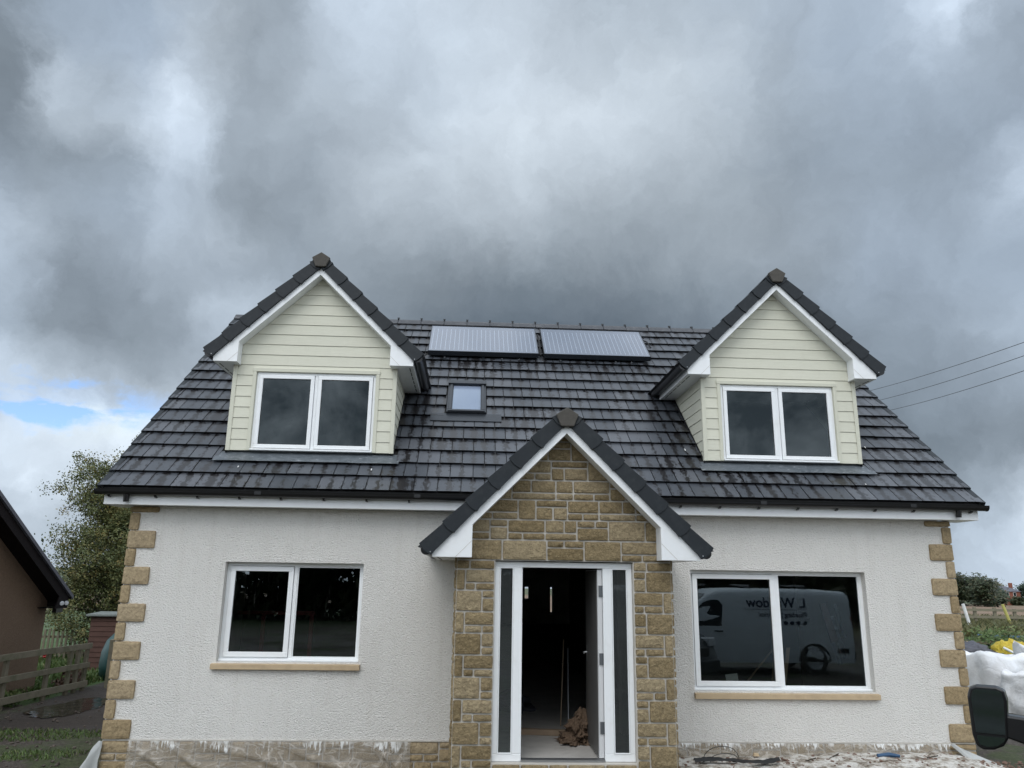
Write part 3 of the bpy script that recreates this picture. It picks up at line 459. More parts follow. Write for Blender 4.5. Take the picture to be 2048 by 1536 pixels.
# ------------------------------------------------------------------ mesh builder
class MB:
    def __init__(s): s.v = []; s.f = []; s.t = []; s.uv = {}; s.cur = (0.5, 0.5, 0.5)
    def vert(s, p): s.v.append(tuple(p)); s.t.append(s.cur); return len(s.v) - 1
    def face(s, idx, uv=None):
        if uv: s.uv[len(s.f)] = uv
        s.f.append(tuple(idx))
    def hexa(s, p, uvtop=None):
        b = len(s.v)
        for q in p: s.vert(q)
        for k, f in enumerate(((0, 3, 2, 1), (4, 5, 6, 7), (0, 1, 5, 4), (1, 2, 6, 5), (2, 3, 7, 6), (3, 0, 4, 7))):
            s.face([b + i for i in f])
    def box(s, x0, x1, y0, y1, z0, z1):
        x0, x1 = min(x0, x1), max(x0, x1); y0, y1 = min(y0, y1), max(y0, y1); z0, z1 = min(z0, z1), max(z0, z1)
        s.hexa([(x0, y0, z0), (x1, y0, z0), (x1, y1, z0), (x0, y1, z0), (x0, y0, z1), (x1, y0, z1), (x1, y1, z1), (x0, y1, z1)])
    def prism(s, pts, a, b):
        """pts: list of 3D points (polygon), extruded from a to b (vectors added)"""
        n = len(pts); k = len(s.v); a = Vector(a); b = Vector(b)
        for q in pts: s.vert(Vector(q) + a)
        for q in pts: s.vert(Vector(q) + b)
        s.face([k + i for i in range(n)][::-1]); s.face([k + n + i for i in range(n)])
        for i in range(n):
            j = (i + 1) % n; s.face((k + i, k + j, k + n + j, k + n + i))
    def xz(s, pts, y0, y1): s.prism([(x, 0, z) for x, z in pts], (0, y0, 0), (0, y1, 0))
    def yz(s, pts, x0, x1): s.prism([(0, y, z) for y, z in pts], (x0, 0, 0), (x1, 0, 0))
    def tube(s, path, r, n=8, cap=True):
        path = [Vector(p) for p in path]; rings = []
        rr = r if isinstance(r, (list, tuple)) else [r] * len(path)
        for i, p in enumerate(path):
            d = (path[min(i + 1, len(path) - 1)] - path[max(i - 1, 0)])
            if d.length < 1e-9: d = Vector((0, 0, 1))
            d.normalize()
            u = d.cross(Vector((0, 0, 1)))
            if u.length < 0.05: u = d.cross(Vector((1, 0, 0)))
            u.normalize(); w = d.cross(u)
            rings.append([s.vert(p + (u * math.cos(a) + w * math.sin(a)) * rr[i]) for a in [2 * math.pi * k / n for k in range(n)]])
        for a, b in zip(rings, rings[1:]):
            for k in range(n):
                s.face((a[k], a[(k + 1) % n], b[(k + 1) % n], b[k]))
        if cap: s.face(rings[0][::-1]); s.face(rings[-1])
    def lathe(s, c, axis, prof, n=20):
        """prof: list of (radius, offset along axis)"""
        axis = Vector(axis).normalized(); u = axis.cross(Vector((0, 0, 1)))
        if u.length < 0.05: u = axis.cross(Vector((1, 0, 0)))
        u.normalize(); w = axis.cross(u); c = Vector(c); rings = []
        for r, o in prof:
            rings.append([s.vert(c + axis * o + (u * math.cos(2 * math.pi * k / n) + w * math.sin(2 * math.pi * k / n)) * max(r, 1e-4)) for k in range(n)])
        for a, b in zip(rings, rings[1:]):
            for k in range(n): s.face((a[k], b[k], b[(k + 1) % n], a[(k + 1) % n]))
    def grid(s, fn, nu, nv, uv=True):
        k = len(s.v)
        for j in range(nv + 1):
            for i in range(nu + 1): s.vert(fn(i / nu, j / nv))
        for j in range(nv):
            for i in range(nu):
                a = k + j * (nu + 1) + i
                s.face((a, a + 1, a + nu + 2, a + nu + 1),
                       [(i / nu, j / nv), ((i + 1) / nu, j / nv), ((i + 1) / nu, (j + 1) / nv), (i / nu, (j + 1) / nv)] if uv else None)
    def build(s, name, mat, parent=None, smooth=False, bevel=0.0, tint=False, fix=True):
        me = bpy.data.meshes.new(name); me.from_pydata(s.v, [], s.f)
        if s.uv:
            ul = me.uv_layers.new(name='UVMap')
            for pi, poly in enumerate(me.polygons):
                if pi in s.uv:
                    for li, u in zip(poly.loop_indices, s.uv[pi]): ul.data[li].uv = u
        if tint:
            ca = me.color_attributes.new('tint', 'FLOAT_COLOR', 'POINT')
            for i, t_ in enumerate(s.t): ca.data[i].color = (*t_, 1)
        me.materials.append(mat)
        if fix and not s.uv:
            import bmesh
            bm = bmesh.new(); bm.from_mesh(me)
            bmesh.ops.recalc_face_normals(bm, faces=bm.faces)
            bm.to_mesh(me); bm.free()
        if smooth:
            for p in me.polygons: p.use_smooth = True
        me.update()
        o = bpy.data.objects.new(name, me); col.objects.link(o)
        if parent is not None: o.parent = parent
        if bevel > 0:
            md = o.modifiers.new('bevel', 'BEVEL'); md.width = bevel; md.segments = 2; md.limit_method = 'ANGLE'; md.angle_limit = R(35)
        return o

def empty(name, loc=(0, 0, 0), rz=0.0):
    o = bpy.data.objects.new(name, None); col.objects.link(o); o.location = loc; o.rotation_euler = (0, 0, rz); o.empty_display_size = 0.2
    return o
def tag(o, label=None, cat=None, group=None, kind=None):
    if label: o['label'] = label
    if cat: o['category'] = cat
    if group: o['group'] = group
    if kind: o['kind'] = kind
    return o
def copy_tree(o, parent=None):
    c = o.copy(); col.objects.link(c); c.parent = parent
    for ch in [q for q in bpy.data.objects if q.parent == o]: copy_tree(ch, c)
    return c

# ------------------------------------------------------------------ ground
def smooth(a, b, x):
    t_ = max(0, min(1, (x - a) / (b - a))); return t_ * t_ * (3 - 2 * t_)
def gz_(x, y):
    z = -0.47 + 0.17 * smooth(-0.8, -6.0, y)
    z += 0.03 * noise.noise(Vector((x * 0.6, y * 0.6, 0))) + 0.02 * noise.noise(Vector((x * 2.2, y * 2.2, 3)))
    d = math.hypot(x, y)
    z -= max(0, min(d, 260) - 45) * 0.0165
    if d > 260: z -= (d - 260) * 0.0115
    return z
def axis_pts(lo, hi, near0, near1, step):
    pts = []; x = near0
    while x <= near1 + 1e-6: pts.append(x); x += step
    g_ = step; x = near1
    while x < hi: g_ *= 1.22; x += g_; pts.append(min(x, hi))
    g_ = step; x = near0
    while x > lo: g_ *= 1.22; x -= g_; pts.insert(0, max(x, lo))
    return pts
xs = axis_pts(-2600, 2600, -12, 12, 0.4); ys = axis_pts(-400, 2600, -14, 16, 0.4)
gb = MB()
for y in ys:
    for x in xs: gb.vert((x, y, gz_(x, y)))
for j in range(len(ys) - 1):
    for i in range(len(xs) - 1):
        a = j * len(xs) + i; gb.face((a, a + 1, a + len(xs) + 1, a + len(xs)))
tag(gb.build('ground', M['ground'], smooth=True), kind='structure')

# far hills ring
hb = MB(); prev = None; n_ = 160
for i in range(n_ + 1):
    a = R(-60) + R(50) * i / n_
    r = 2300
    hgt = 8 + 22 * max(0, noise.fractal(Vector((a * 3.0 + 4, 0.3, 0)), 1.0, 2.0, 5) + 0.5)
    ring = []
    for k, (dr_, f_) in enumerate(((-500, -0.3), (-350, 0.35), (-150, 0.8), (0, 1.0), (300, 0.2))):
        ring.append(hb.vert(((r + dr_) * math.sin(a), (r + dr_) * math.cos(a), -12 + f_ * hgt)))
    if prev:
        for k in range(4): hb.face((prev[k], ring[k], ring[k + 1], prev[k + 1]))
    prev = ring
tag(hb.build('hills', M['hill'], smooth=True), kind='structure')

# ==================================================================== THE HOUSE
house = empty('house', (1.05, 0, -0.4))
tag(house, 'new white roughcast house with sandstone porch, dark wet tiled roof and two cream dormers', 'house')
HP = house
def split_mb(mb, key):
    out = {}
    for fi, f in enumerate(mb.f):
        c = Vector((0, 0, 0))
        for i in f: c += Vector(mb.v[i])
        kk = key(c / len(f)); out.setdefault(kk, []).append(fi)
    res = []
    for kk in sorted(out):
        m2 = MB(); mp = {}
        for fi in out[kk]:
            idx = []
            for i in mb.f[fi]:
                if i not in mp:
                    mp[i] = len(m2.v); m2.v.append(mb.v[i]); m2.t.append(mb.t[i])
                idx.append(mp[i])
            m2.face(idx, mb.uv.get(fi))
        res.append(m2)
    return res
def sx(x0): return lambda c: c.x > x0
def part(mb, name, mat, parent=None, split=None, **k):
    if split:
        ob = None
        for m2 in split_mb(mb, split): ob = part(m2, name, mat, parent, **k)
        return ob
    o = mb.build(name, mat, None, **k)
    p = parent or HP
    o.parent = p
    # keep world position (parents are only translated/rotated empties or meshes at identity)
    o.matrix_parent_inverse = world_of(p).inverted()
    return o
def world_of(o):
    mt = Matrix.Translation(o.location) @ o.rotation_euler.to_matrix().to_4x4()
    if o.parent: mt = world_of(o.parent) @ o.matrix_parent_inverse @ mt
    return mt

XL, XR = -4.36, 6.47
PX0, PX1, PY = -0.147, 2.256, -1.47      # porch
RB = -0.075                                # bottom of the roughcast
WT = 2.70
YB = 8.6                                   # rear wall
PCX = 1.055
WIN1 = (-3.106, -1.36, 0.815, 2.02)
WIN2 = (2.886, 5.23, 0.515, 2.008)
# roof constants
TH = R(40.0); cT, sT = math.cos(TH), math.sin(TH)
EY, EZ = -0.27, 2.905                      # front eave line
RXL, RXR = -4.683, 6.80
RIDGE_Y = 4.31
def roofz(y): return EZ + (y - EY) * sT / cT

def wall_with_openings(mb, x0, x1, y0, y1, z0, z1, ops):
    ops = sorted(ops); x = x0
    for (a, b_, c_, d_) in ops:
        if a > x: mb.box(x, a, y0, y1, z0, z1)
        if c_ > z0: mb.box(a, b_, y0, y1, z0, c_)
        if d_ < z1: mb.box(a, b_, y0, y1, d_, z1)
        x = b_
    if x < x1: mb.box(x, x1, y0, y1, z0, z1)
wb = MB()
wall_with_openings(wb, XL + 0.012, PX0 + 0.3, 0.0, 0.24, RB, WT, [WIN1])
wall_with_openings(wb, PX1 - 0.3, XR - 0.012, 0.0, 0.24, RB, WT, [WIN2])
wb.box(PX0 + 0.3, PX1 - 0.3, 0.0, 0.24, 2.2, WT)
def gable_side(xa, xb):
    pts = [(0.24, RB), (0.24, WT), (0.24, roofz(0.24) - 0.16), (RIDGE_Y, roofz(RIDGE_Y) - 0.16), (YB - 0.24, roofz(0.24) - 0.16), (YB - 0.24, RB)]
    wb.yz(pts, xa, xb)
gable_side(XL + 0.012, XL + 0.25); gable_side(XR - 0.25, XR - 0.012)
wall_with_openings(wb, XL + 0.012, XR - 0.012, YB - 0.24, YB, RB, WT, [(1.27, 1.42, 1.35, 1.72), (1.87, 1.98, 1.05, 1.72), (3.2, 4.6, 0.9, 2.0), (-3.0, -1.8, 1.0, 2.0)])
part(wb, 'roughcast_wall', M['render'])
# bell-cast drip bead under the roughcast
bb = MB(); bb.box(XL + 0.02, PX0 - 0.002, -0.012, 0.02, RB - 0.012, RB - 0.001); bb.box(PX1 + 0.002, XR - 0.02, -0.012, 0.02, RB - 0.012, RB - 0.001)
part(bb, 'drip_bead', M['mortar'], split=sx(1))

# ---- stones
def stone(mb, org, U, V, Nn, u0, u1, v0, v1, depth=0.022, cell=0.028, rough=0.008, clip=None, rnd=0.006, gap=0.0062):
    mb.cur = (random.random(), random.random(), random.random())
    g_ = gap
    u0 += g_ + random.uniform(0, .002); u1 -= g_ + random.uniform(0, .002); v0 += g_ + random.uniform(0, .002); v1 -= g_ + random.uniform(0, .002)
    nu = max(3, min(14, int((u1 - u0) / cell))); nv = max(3, min(10, int((v1 - v0) / cell)))
    tilt = random.uniform(-.004, .004); tilt2 = random.uniform(-.004, .004); sd_ = random.uniform(0, 100)
    us = [u0, u0 + 0.006] + [u0 + 0.006 + (u1 - u0 - 0.012) * i / nu for i in range(1, nu)] + [u1 - 0.006, u1]
    vs = [v0, v0 + 0.006] + [v0 + 0.006 + (v1 - v0 - 0.012) * i / nv for i in range(1, nv)] + [v1 - 0.006, v1]
    k = len(mb.v); W_ = len(us)
    for j, v in enumerate(vs):
        for i, u in enumerate(us):
            eu = min(i, W_ - 1 - i); ev = min(j, len(vs) - 1 - j)
            e = min(eu, ev)
            uu = u + 0.003 * noise.noise(Vector((u * 25, v * 25, sd_))); vv = v + 0.003 * noise.noise(Vector((u * 25, v * 25, sd_ + 9)))
            if eu < 2 and ev < 2:      # round the corners
                uu += (rnd * 0.35) * (1 if i < 2 else -1) * (2 - eu) / 2; vv += (rnd * 0.35) * (1 if j < 2 else -1) * (2 - ev) / 2
            if clip:
                vv = min(vv, clip(uu))
            dn = (0.0 if e == 0 else depth * (0.72 if e == 1 else 1.0) + rough * (noise.noise(Vector((u * 14, v * 14, sd_))) * 1.0 + 0.5 * noise.noise(Vector((u * 40, v * 40, sd_)))) + tilt * (u - u0) / (u1 - u0) + tilt2 * (v - v0) / (v1 - v0))
            if e == 0: dn = -0.006
            mb.vert(org + U * uu + V * vv + Nn * dn)
    for j in range(len(vs) - 1):
        for i in range(W_ - 1):
            a = k + j * W_ + i; mb.face((a, a + 1, a + W_ + 1, a + W_))
X3, Y3, Z3 = Vector((1, 0, 0)), Vector((0, 1, 0)), Vector((0, 0, 1))
CH = 0.2245
def course_block(mb, org, U, V, Nn, u0, u1, v0, clip=None, h=CH):
    """fill one course between u0 and u1 with a big stone or a split pair"""
    r_ = random.random()
    v1 = v0 + h
    w = u1 - u0
    def S(a, b_, c_, d_):
        if clip is not None and c_ > max(clip(a), clip(b_), clip((a + b_) / 2)) - 0.03: return
        stone(mb, org, U, V, Nn, a, b_, c_, d_, clip=clip)
    if w < 0.13 or r_ < 0.38:
        S(u0, u1, v0, v1)
    elif r_ < 0.75:
        f_ = v0 + h * random.choice((0.36, 0.64)); S(u0, u1, f_, v1)
        if w > 0.26:
            m_ = u0 + w * random.uniform(0.35, 0.65); S(u0, m_, v0, f_); S(m_, u1, v0, f_)
        else: S(u0, u1, v0, f_)
    else:
        f_ = v0 + h * random.choice((0.36, 0.64)); S(u0, u1, v0, f_)
        if w > 0.26:
            m_ = u0 + w * random.uniform(0.35, 0.65); S(u0, m_, f_, v1); S(m_, u1, f_, v1)
        else: S(u0, u1, f_, v1)
def fill_course(mb, org, U, V, Nn, u0, u1, v0, clip=None, h=CH):
    u = u0
    while u < u1 - 0.02:
        w = random.choice((0.2, 0.36, 0.42, 0.5))
        if u1 - (u + w) < 0.14: w = u1 - u
        if w > 0.62: w = (u1 - u) / 2
        course_block(mb, org, U, V, Nn, u, u + w, v0, clip, h); u += w
pb = MB()
pO = Vector((0, PY, 0))
DX0, DX1, DZ0, DZ1 = 0.283, 1.822, -0.012, 2.048
# piers beside the door
zc = -0.4645
rows = []
z = DZ1 - 0.065 - 9 * CH
k_ = 0
zrow = 2.048 - 0.07 - 10 * CH - 0.02
zs = [zrow + i * CH for i in range(0, 11)]
for i, z in enumerate(zs[:-1]):
    for side in (0, 1):
        if side == 0: a, b_ = PX0, DX0 - 0.004
        else: a, b_ = DX1 + 0.004, PX1
        w = b_ - a
        if (i + side) % 2 == 0:
            # big corner stone, two small against the door
            if side == 0: big_ = (a, a + w * 0.68); sm_ = (a + w * 0.68, b_)
            else: big_ = (b_ - w * 0.68, b_); sm_ = (a, b_ - w * 0.68)
            stone(pb, pO, X3, Z3, -Y3, big_[0], big_[1], z, z + CH)
            f_ = z + CH * random.choice((0.36, 0.64))
            stone(pb, pO, X3, Z3, -Y3, sm_[0], sm_[1], z, f_); stone(pb, pO, X3, Z3, -Y3, sm_[0], sm_[1], f_, z + CH)
        else:
            if side == 0: th_ = (a, a + w * 0.24); bg_ = (a + w * 0.24, b_)
            else: th_ = (b_ - w * 0.24, b_); bg_ = (a, b_ - w * 0.24)
            stone(pb, pO, X3, Z3, -Y3, th_[0], th_[1], z, z + CH)
            stone(pb, pO, X3, Z3, -Y3, bg_[0], bg_[1], z + CH * 0.36, z + CH)
            m_ = bg_[0] + (bg_[1] - bg_[0]) * random.choice((0.35, 0.6))
            stone(pb, pO, X3, Z3, -Y3, bg_[0], m_, z, z + CH * 0.36); stone(pb, pO, X3, Z3, -Y3, m_, bg_[1], z, z + CH * 0.36)
ztop = zs[-1]
# thin band up to the lintel line on the piers
for a, b_ in ((PX0, DX0 - 0.004), (DX1 + 0.004, PX1)):
    m_ = a + (b_ - a) * 0.35
    stone(pb, pO, X3, Z3, -Y3, a, m_, ztop, DZ1 + 0.012); stone(pb, pO, X3, Z3, -Y3, m_, b_, ztop, DZ1 + 0.012)
TANP = math.tan(R(44.6))
def pclip(x): return 3.52 - abs(x - PCX) * TANP
z = DZ1 + 0.012
while z < 3.5:
    hw = min(1.20, (3.52 - z) / TANP)
    if hw > 0.05:
        fill_course(pb, pO, X3, Z3, -Y3, max(PX0, PCX - hw), min(PX1, PCX + hw), z, pclip)
    z += CH
# doorstep course, side walls of the porch
z = -0.47
for z in (-0.46,):
    u = DX0
    while u < DX1 - 0.05:
        w = min(random.choice((0.2, 0.3, 0.4)), DX1 - u); stone(pb, pO, X3, Z3, -Y3, u, u + w, -0.105, -0.02)
        stone(pb, pO, X3, Z3, -Y3, u, u + w, -0.105 - CH, -0.105); u += w
for sx_, U_, N_ in ((PX0, -Y3, -X3), (PX1, Y3, X3)):
    for z in zs:
        o_ = Vector((sx_, 0 if sx_ == PX0 else PY, 0))
        fill_course(pb, o_, U_, Z3, N_, 0.0, 1.47, z)
porch = part(pb, 'porch', M['stone'], tint=True)
porch['label'] = 'sandstone porch with gabled tiled roof'
# core of porch (mortar) with the door opening
mb = MB()
mb.box(PX0 + 0.004, DX0 - 0.002, PY + 0.004, PY + 0.14, -0.6, DZ1 + 0.01)
mb.box(DX1 + 0.002, PX1 - 0.004, PY + 0.004, PY + 0.14, -0.6, DZ1 + 0.01)
mb.box(DX0 - 0.002, DX1 + 0.002, PY + 0.004, PY + 0.14, -0.6, DZ0 - 0.004)
mb.xz([(PX0 + 0.004, DZ1 + 0.01), (PX1 - 0.004, DZ1 + 0.01), (PX1 - 0.004, pclip(PX1)), (PCX, pclip(PCX)), (PX0 + 0.004, pclip(PX0))], PY + 0.004, PY + 0.14)
mb.box(PX0 + 0.004, PX0 + 0.14, PY + 0.14, -0.001, -0.6, 2.2)
mb.box(PX1 - 0.14, PX1 - 0.004, PY + 0.14, -0.001, -0.6, 2.2)
part(mb, 'porch_masonry', M['mortar'], porch)

# plinth stonework under the roughcast
sb = MB()
bO = Vector((0, 0.004, 0))
for (a, b_) in ((XL, PX0), (PX1, XR)):
    for z in (RB - 0.012 - CH, RB - 0.012 - 2 * CH):
        fill_course(sb, bO, X3, Z3, -Y3, a, b_, z)
plinth = part(sb, 'base_course', M['quoin'], tint=True, split=sx(1))
mb = MB(); mb.box(XL + 0.01, PX0, 0.008, 0.24, -0.7, RB - 0.013); mb.box(PX1, XR - 0.01, 0.008, 0.24, -0.7, RB - 0.013)
mb.box(XL + 0.01, XL + 0.24, 0.24, YB, -0.7, RB - 0.013); mb.box(XR - 0.24, XR - 0.01, 0.24, YB, -0.7, RB - 0.013)
part(mb, 'base_masonry', M['mortar'], plinth, split=sx(1))

# quoins: alternate long and short, rough faced and proud of the roughcast
for side in (0, 1):
    qb = MB()
    z = RB + 0.0; k = 0
    while z < WT - 0.02:
        h_ = min(CH, WT - z)
        long_ = (k % 2 == 0)
        w = (0.34 if long_ else 0.12) * random.uniform(0.95, 1.05)
        w2 = 0.12 if long_ else 0.34
        if side == 0:
            stone(qb, Vector((0, -0.006, 0)), X3, Z3, -Y3, XL - 0.0, XL + w, z, z + h_, depth=0.026, rough=0.005, rnd=0.016, gap=0.002)
            stone(qb, Vector((XL + 0.006, 0, 0)), -Y3, Z3, -X3, -w2, 0.022, z, z + h_, depth=0.016, rough=0.004)
        else:
            stone(qb, Vector((0, -0.006, 0)), X3, Z3, -Y3, XR - w, XR, z, z + h_, depth=0.026, rough=0.005, rnd=0.016, gap=0.002)
            stone(qb, Vector((XR - 0.006, 0, 0)), Y3, Z3, X3, -0.022, w2, z, z + h_, depth=0.016, rough=0.004)
        z += h_; k += 1
    part(qb, 'quoin_stones', M['quoin'], tint=True)

# ---- windows
def window(x0, x1, z0, z1, y, layout, glass='glass', sill=None, fw=0.045, sw=0.062, flare=None, inner_sill=False):
    """layout: list of (fx0, fx1, kind) as fractions; kind 'sash' or 'fixed'"""
    f = MB(); d0, d1 = y, y + 0.075
    f.box(x0, x1, d0, d1, z1 - fw, z1); f.box(x0, x1, d0, d1, z0, z0 + fw)
    f.box(x0, x0 + fw, d0, d1, z0 + fw, z1 - fw); f.box(x1 - fw, x1, d0, d1, z0 + fw, z1 - fw)
    W = x1 - x0
    for (a, b_, kd), nxt in zip(layout, layout[1:]):
        f.box(x0 + b_ * W, x0 + nxt[0] * W, d0, d1, z0 + fw, z1 - fw)
    w = part(f, 'window', M['upvc'], bevel=0.004)
    for i, (a, b_, kd) in enumerate(layout):
        ax = x0 + a * W if i else x0 + fw; bx = x0 + b_ * W if i < len(layout) - 1 else x1 - fw
        az_, bz = z0 + fw, z1 - fw
        s_ = MB()
        if kd == 'sash':
            g_ = 0.004; ax += g_; bx -= g_; az_ += g_; bz -= g_; ys0, ys1 = y - 0.018, y + 0.05; q = sw
            s_.box(ax, bx, ys0, ys1, bz - q, bz); s_.box(ax, bx, ys0, ys1, az_, az_ + q)
            s_.box(ax, ax + q, ys0, ys1, az_ + q, bz - q); s_.box(bx - q, bx, ys0, ys1, az_ + q, bz - q)
            part(s_, 'sash', M['upvc'], w, bevel=0.005)
            gy = y + 0.006
            # gasket
            k_ = MB(); e = 0.005
            k_.box(ax + q, bx - q, gy - 0.004, gy + 0.006, bz - q - e, bz - q - 0.0005); k_.box(ax + q, bx - q, gy - 0.004, gy + 0.006, az_ + q + 0.0005, az_ + q + e)
            k_.box(ax + q + 0.0005, ax + q + e, gy - 0.004, gy + 0.006, az_ + q + e, bz - q - e); k_.box(bx - q - e, bx - q - 0.0005, gy - 0.004, gy + 0.006, az_ + q + e, bz - q - e)
            part(k_, 'gasket', M['black_matt'], w)
        else:
            q = 0.014; gy = y + 0.02
            s_.box(ax, bx, y + 0.008, y + 0.05, bz - q, bz - 0.0005); s_.box(ax, bx, y + 0.008, y + 0.05, az_ + 0.0005, az_ + q)
            s_.box(ax + 0.0005, ax + q, y + 0.008, y + 0.05, az_ + q, bz - q); s_.box(bx - q, bx - 0.0005, y + 0.008, y + 0.05, az_ + q, bz - q)
            part(s_, 'glazing_bead', M['upvc'], w)
        p_ = MB(); p_.grid(lambda u, v: (ax + q + (bx - ax - 2 * q) * u, gy + 0.001, az_ + q + (bz - az_ - 2 * q) * v), 1, 1)
        part(p_, 'pane', M[glass], w)
    if sill:
        s_ = MB(); s_.prism([(0, y + 0.02, z0 - 0.006), (0, -0.055, z0 - 0.022), (0, -0.055, z0 - 0.085), (0, y + 0.02, z0 - 0.085)], (sill[0], 0, 0), (sill[1], 0, 0))
        part(s_, 'sill', M['sandstone_sill'], w, bevel=0.004)
        c_ = MB(); c_.box(x0 + 0.003, x1 - 0.003, y - 0.045, y - 0.001, z0 + 0.002, z0 + 0.028); part(c_, 'cill_nosing', M['upvc'], w, bevel=0.006)
        g2 = MB(); g2.box(x0 + 0.003, x1 - 0.003, y - 0.03, y + 0.02, z0 - 0.006, z0 + 0.0015); part(g2, 'sealant', M['black_matt'], w)
    return w
w = window(WIN1[0], WIN1[1], WIN1[2], WIN1[3], 0.105, [(0, 0.487, 'sash'), (0.512, 1, 'fixed')], sill=(-3.155, -1.335))
w['label'] = 'white window with opening left sash, left of the porch'
w = window(WIN2[0], WIN2[1], WIN2[2], WIN2[3], 0.105, [(0, 0.492, 'sash'), (0.512, 1, 'fixed')], sill=(2.876, 5.265))
w['label'] = 'wide white window right of the porch reflecting a van'
# rough reveals (painted roughcast returns)

# ---- front door frame
f = MB(); DY = PY + 0.07
fx = [DX0, DX0 + 0.055, 0.492, 0.592, 1.492, 1.592, DX1 - 0.055, DX1]
f.box(DX0, DX1, DY, DY + 0.07, DZ1 - 0.062, DZ1)
f.box(DX0, fx[3], DY, DY + 0.07, DZ0, DZ0 + 0.075); f.box(fx[4], DX1, DY, DY + 0.07, DZ0, DZ0 + 0.075)
f.box(DX0, fx[1], DY, DY + 0.07, DZ0 + 0.075, DZ1 - 0.062); f.box(fx[2], fx[3], DY, DY + 0.07, DZ0 + 0.075, DZ1 - 0.062)
f.box(fx[4], fx[5], DY, DY + 0.07, DZ0 + 0.075, DZ1 - 0.062); f.box(fx[6], DX1, DY, DY + 0.07, DZ0 + 0.075, DZ1 - 0.062)
df = part(f, 'door_frame', M['upvc'], bevel=0.006)
s_ = MB()
for a, b_ in ((fx[1], fx[2]), (fx[5], fx[6])):
    q = 0.012; z0, z1 = DZ0 + 0.075, DZ1 - 0.062
    s_.box(a, b_, DY - 0.006, DY + 0.03, z1 - q, z1 - 0.001); s_.box(a, b_, DY - 0.006, DY + 0.03, z0 + 0.001, z0 + q)
    s_.box(a + 0.001, a + q, DY - 0.006, DY + 0.03, z0 + q, z1 - q); s_.box(b_ - q, b_ - 0.001, DY - 0.006, DY + 0.03, z0 + q, z1 - q)
    p_ = MB(); p_.grid(lambda u, v: (a + q + (b_ - a - 2 * q) * u, DY + 0.012, z0 + q + (z1 - z0 - 2 * q) * v), 1, 1)
    part(p_, 'sidelight_pane', M['glass_ob'], df)
part(s_, 'glazing_bead', M['upvc'], df, bevel=0.003, split=sx(1))
t_ = MB(); t_.box(fx[3], fx[4], DY - 0.01, DY + 0.08, DZ0, DZ0 + 0.022); part(t_, 'threshold', M['steel'], df)
# open door leaf, hinged on the right, standing square to the frame
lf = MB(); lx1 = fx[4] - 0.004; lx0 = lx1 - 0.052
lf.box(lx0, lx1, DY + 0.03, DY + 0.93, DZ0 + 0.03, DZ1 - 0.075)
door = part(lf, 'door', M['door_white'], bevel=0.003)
lf = MB(); lf.box(lx0 - 0.004, lx0 - 0.0005, DY + 0.075, DY + 0.925, DZ0 + 0.04, DZ1 - 0.085); part(lf, 'door_shade_skin', simple('door_shade_skin', (0.11, 0.105, 0.10), 0.5, var=0.1), door); door['label'] = 'white front door standing open'  # dark sheet over the white leaf: the shade indoors is put into its colour
for zz in (0.32, 1.02, 1.74):
    h_ = MB(); h_.box(lx0 + 0.012, lx1 + 0.02, DY + 0.018, DY + 0.029, zz - 0.06, zz + 0.06)
    h_.tube([(lx1 + 0.006, DY + 0.012, zz - 0.06), (lx1 + 0.006, DY + 0.012, zz + 0.06)], 0.009, 8)
    part(h_, 'hinge', M['hinge'], door)
h_ = MB(); h_.tube([(lx0, DY + 0.84, 1.02), (lx0 - 0.05, DY + 0.84, 1.02), (lx0 - 0.055, DY + 0.73, 1.02)], 0.01, 8); h_.box(lx0 - 0.006, lx0 - 0.0005, DY + 0.82, DY + 0.86, 0.92, 1.10)
part(h_, 'handle', M['steel'], door)

# ---- inside the house: floor, partitions, ceiling
fl = MB(); fl.box(PX0 + 0.14, PX1 - 0.14, PY + 0.14, 0.24, -0.12, -0.006); fl.box(XL + 0.25, XR - 0.25, 0.24, YB - 0.24, -0.12, -0.004)
part(fl, 'floor', M['concrete'])
iw = MB()
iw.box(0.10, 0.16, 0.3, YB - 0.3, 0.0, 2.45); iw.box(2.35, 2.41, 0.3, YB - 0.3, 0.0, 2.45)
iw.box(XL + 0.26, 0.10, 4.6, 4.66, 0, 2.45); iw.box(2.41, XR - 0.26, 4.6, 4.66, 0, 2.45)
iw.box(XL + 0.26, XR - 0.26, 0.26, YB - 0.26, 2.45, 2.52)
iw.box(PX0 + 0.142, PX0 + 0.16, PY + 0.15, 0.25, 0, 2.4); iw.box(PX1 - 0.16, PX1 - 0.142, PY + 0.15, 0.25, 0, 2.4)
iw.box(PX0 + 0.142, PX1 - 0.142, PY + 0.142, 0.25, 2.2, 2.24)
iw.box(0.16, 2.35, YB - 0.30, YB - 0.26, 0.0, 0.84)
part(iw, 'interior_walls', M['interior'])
# rear windows seen down the hall
for (a, b_, c_) in ((1.27, 1.42, 1.35), (1.87, 1.98, 1.05)):
    r_ = MB(); r_.box(a, a + 0.035, YB - 0.2, YB - 0.14, c_, 1.72); r_.box(b_ - 0.035, b_, YB - 0.2, YB - 0.14, c_, 1.72)
    r_.box(a + 0.035, b_ - 0.035, YB - 0.2, YB - 0.14, c_, c_ + 0.06); r_.box(a + 0.035, b_ - 0.035, YB - 0.2, YB - 0.14, 1.67, 1.72)
    part(r_, 'rear_window', M['upvc'])

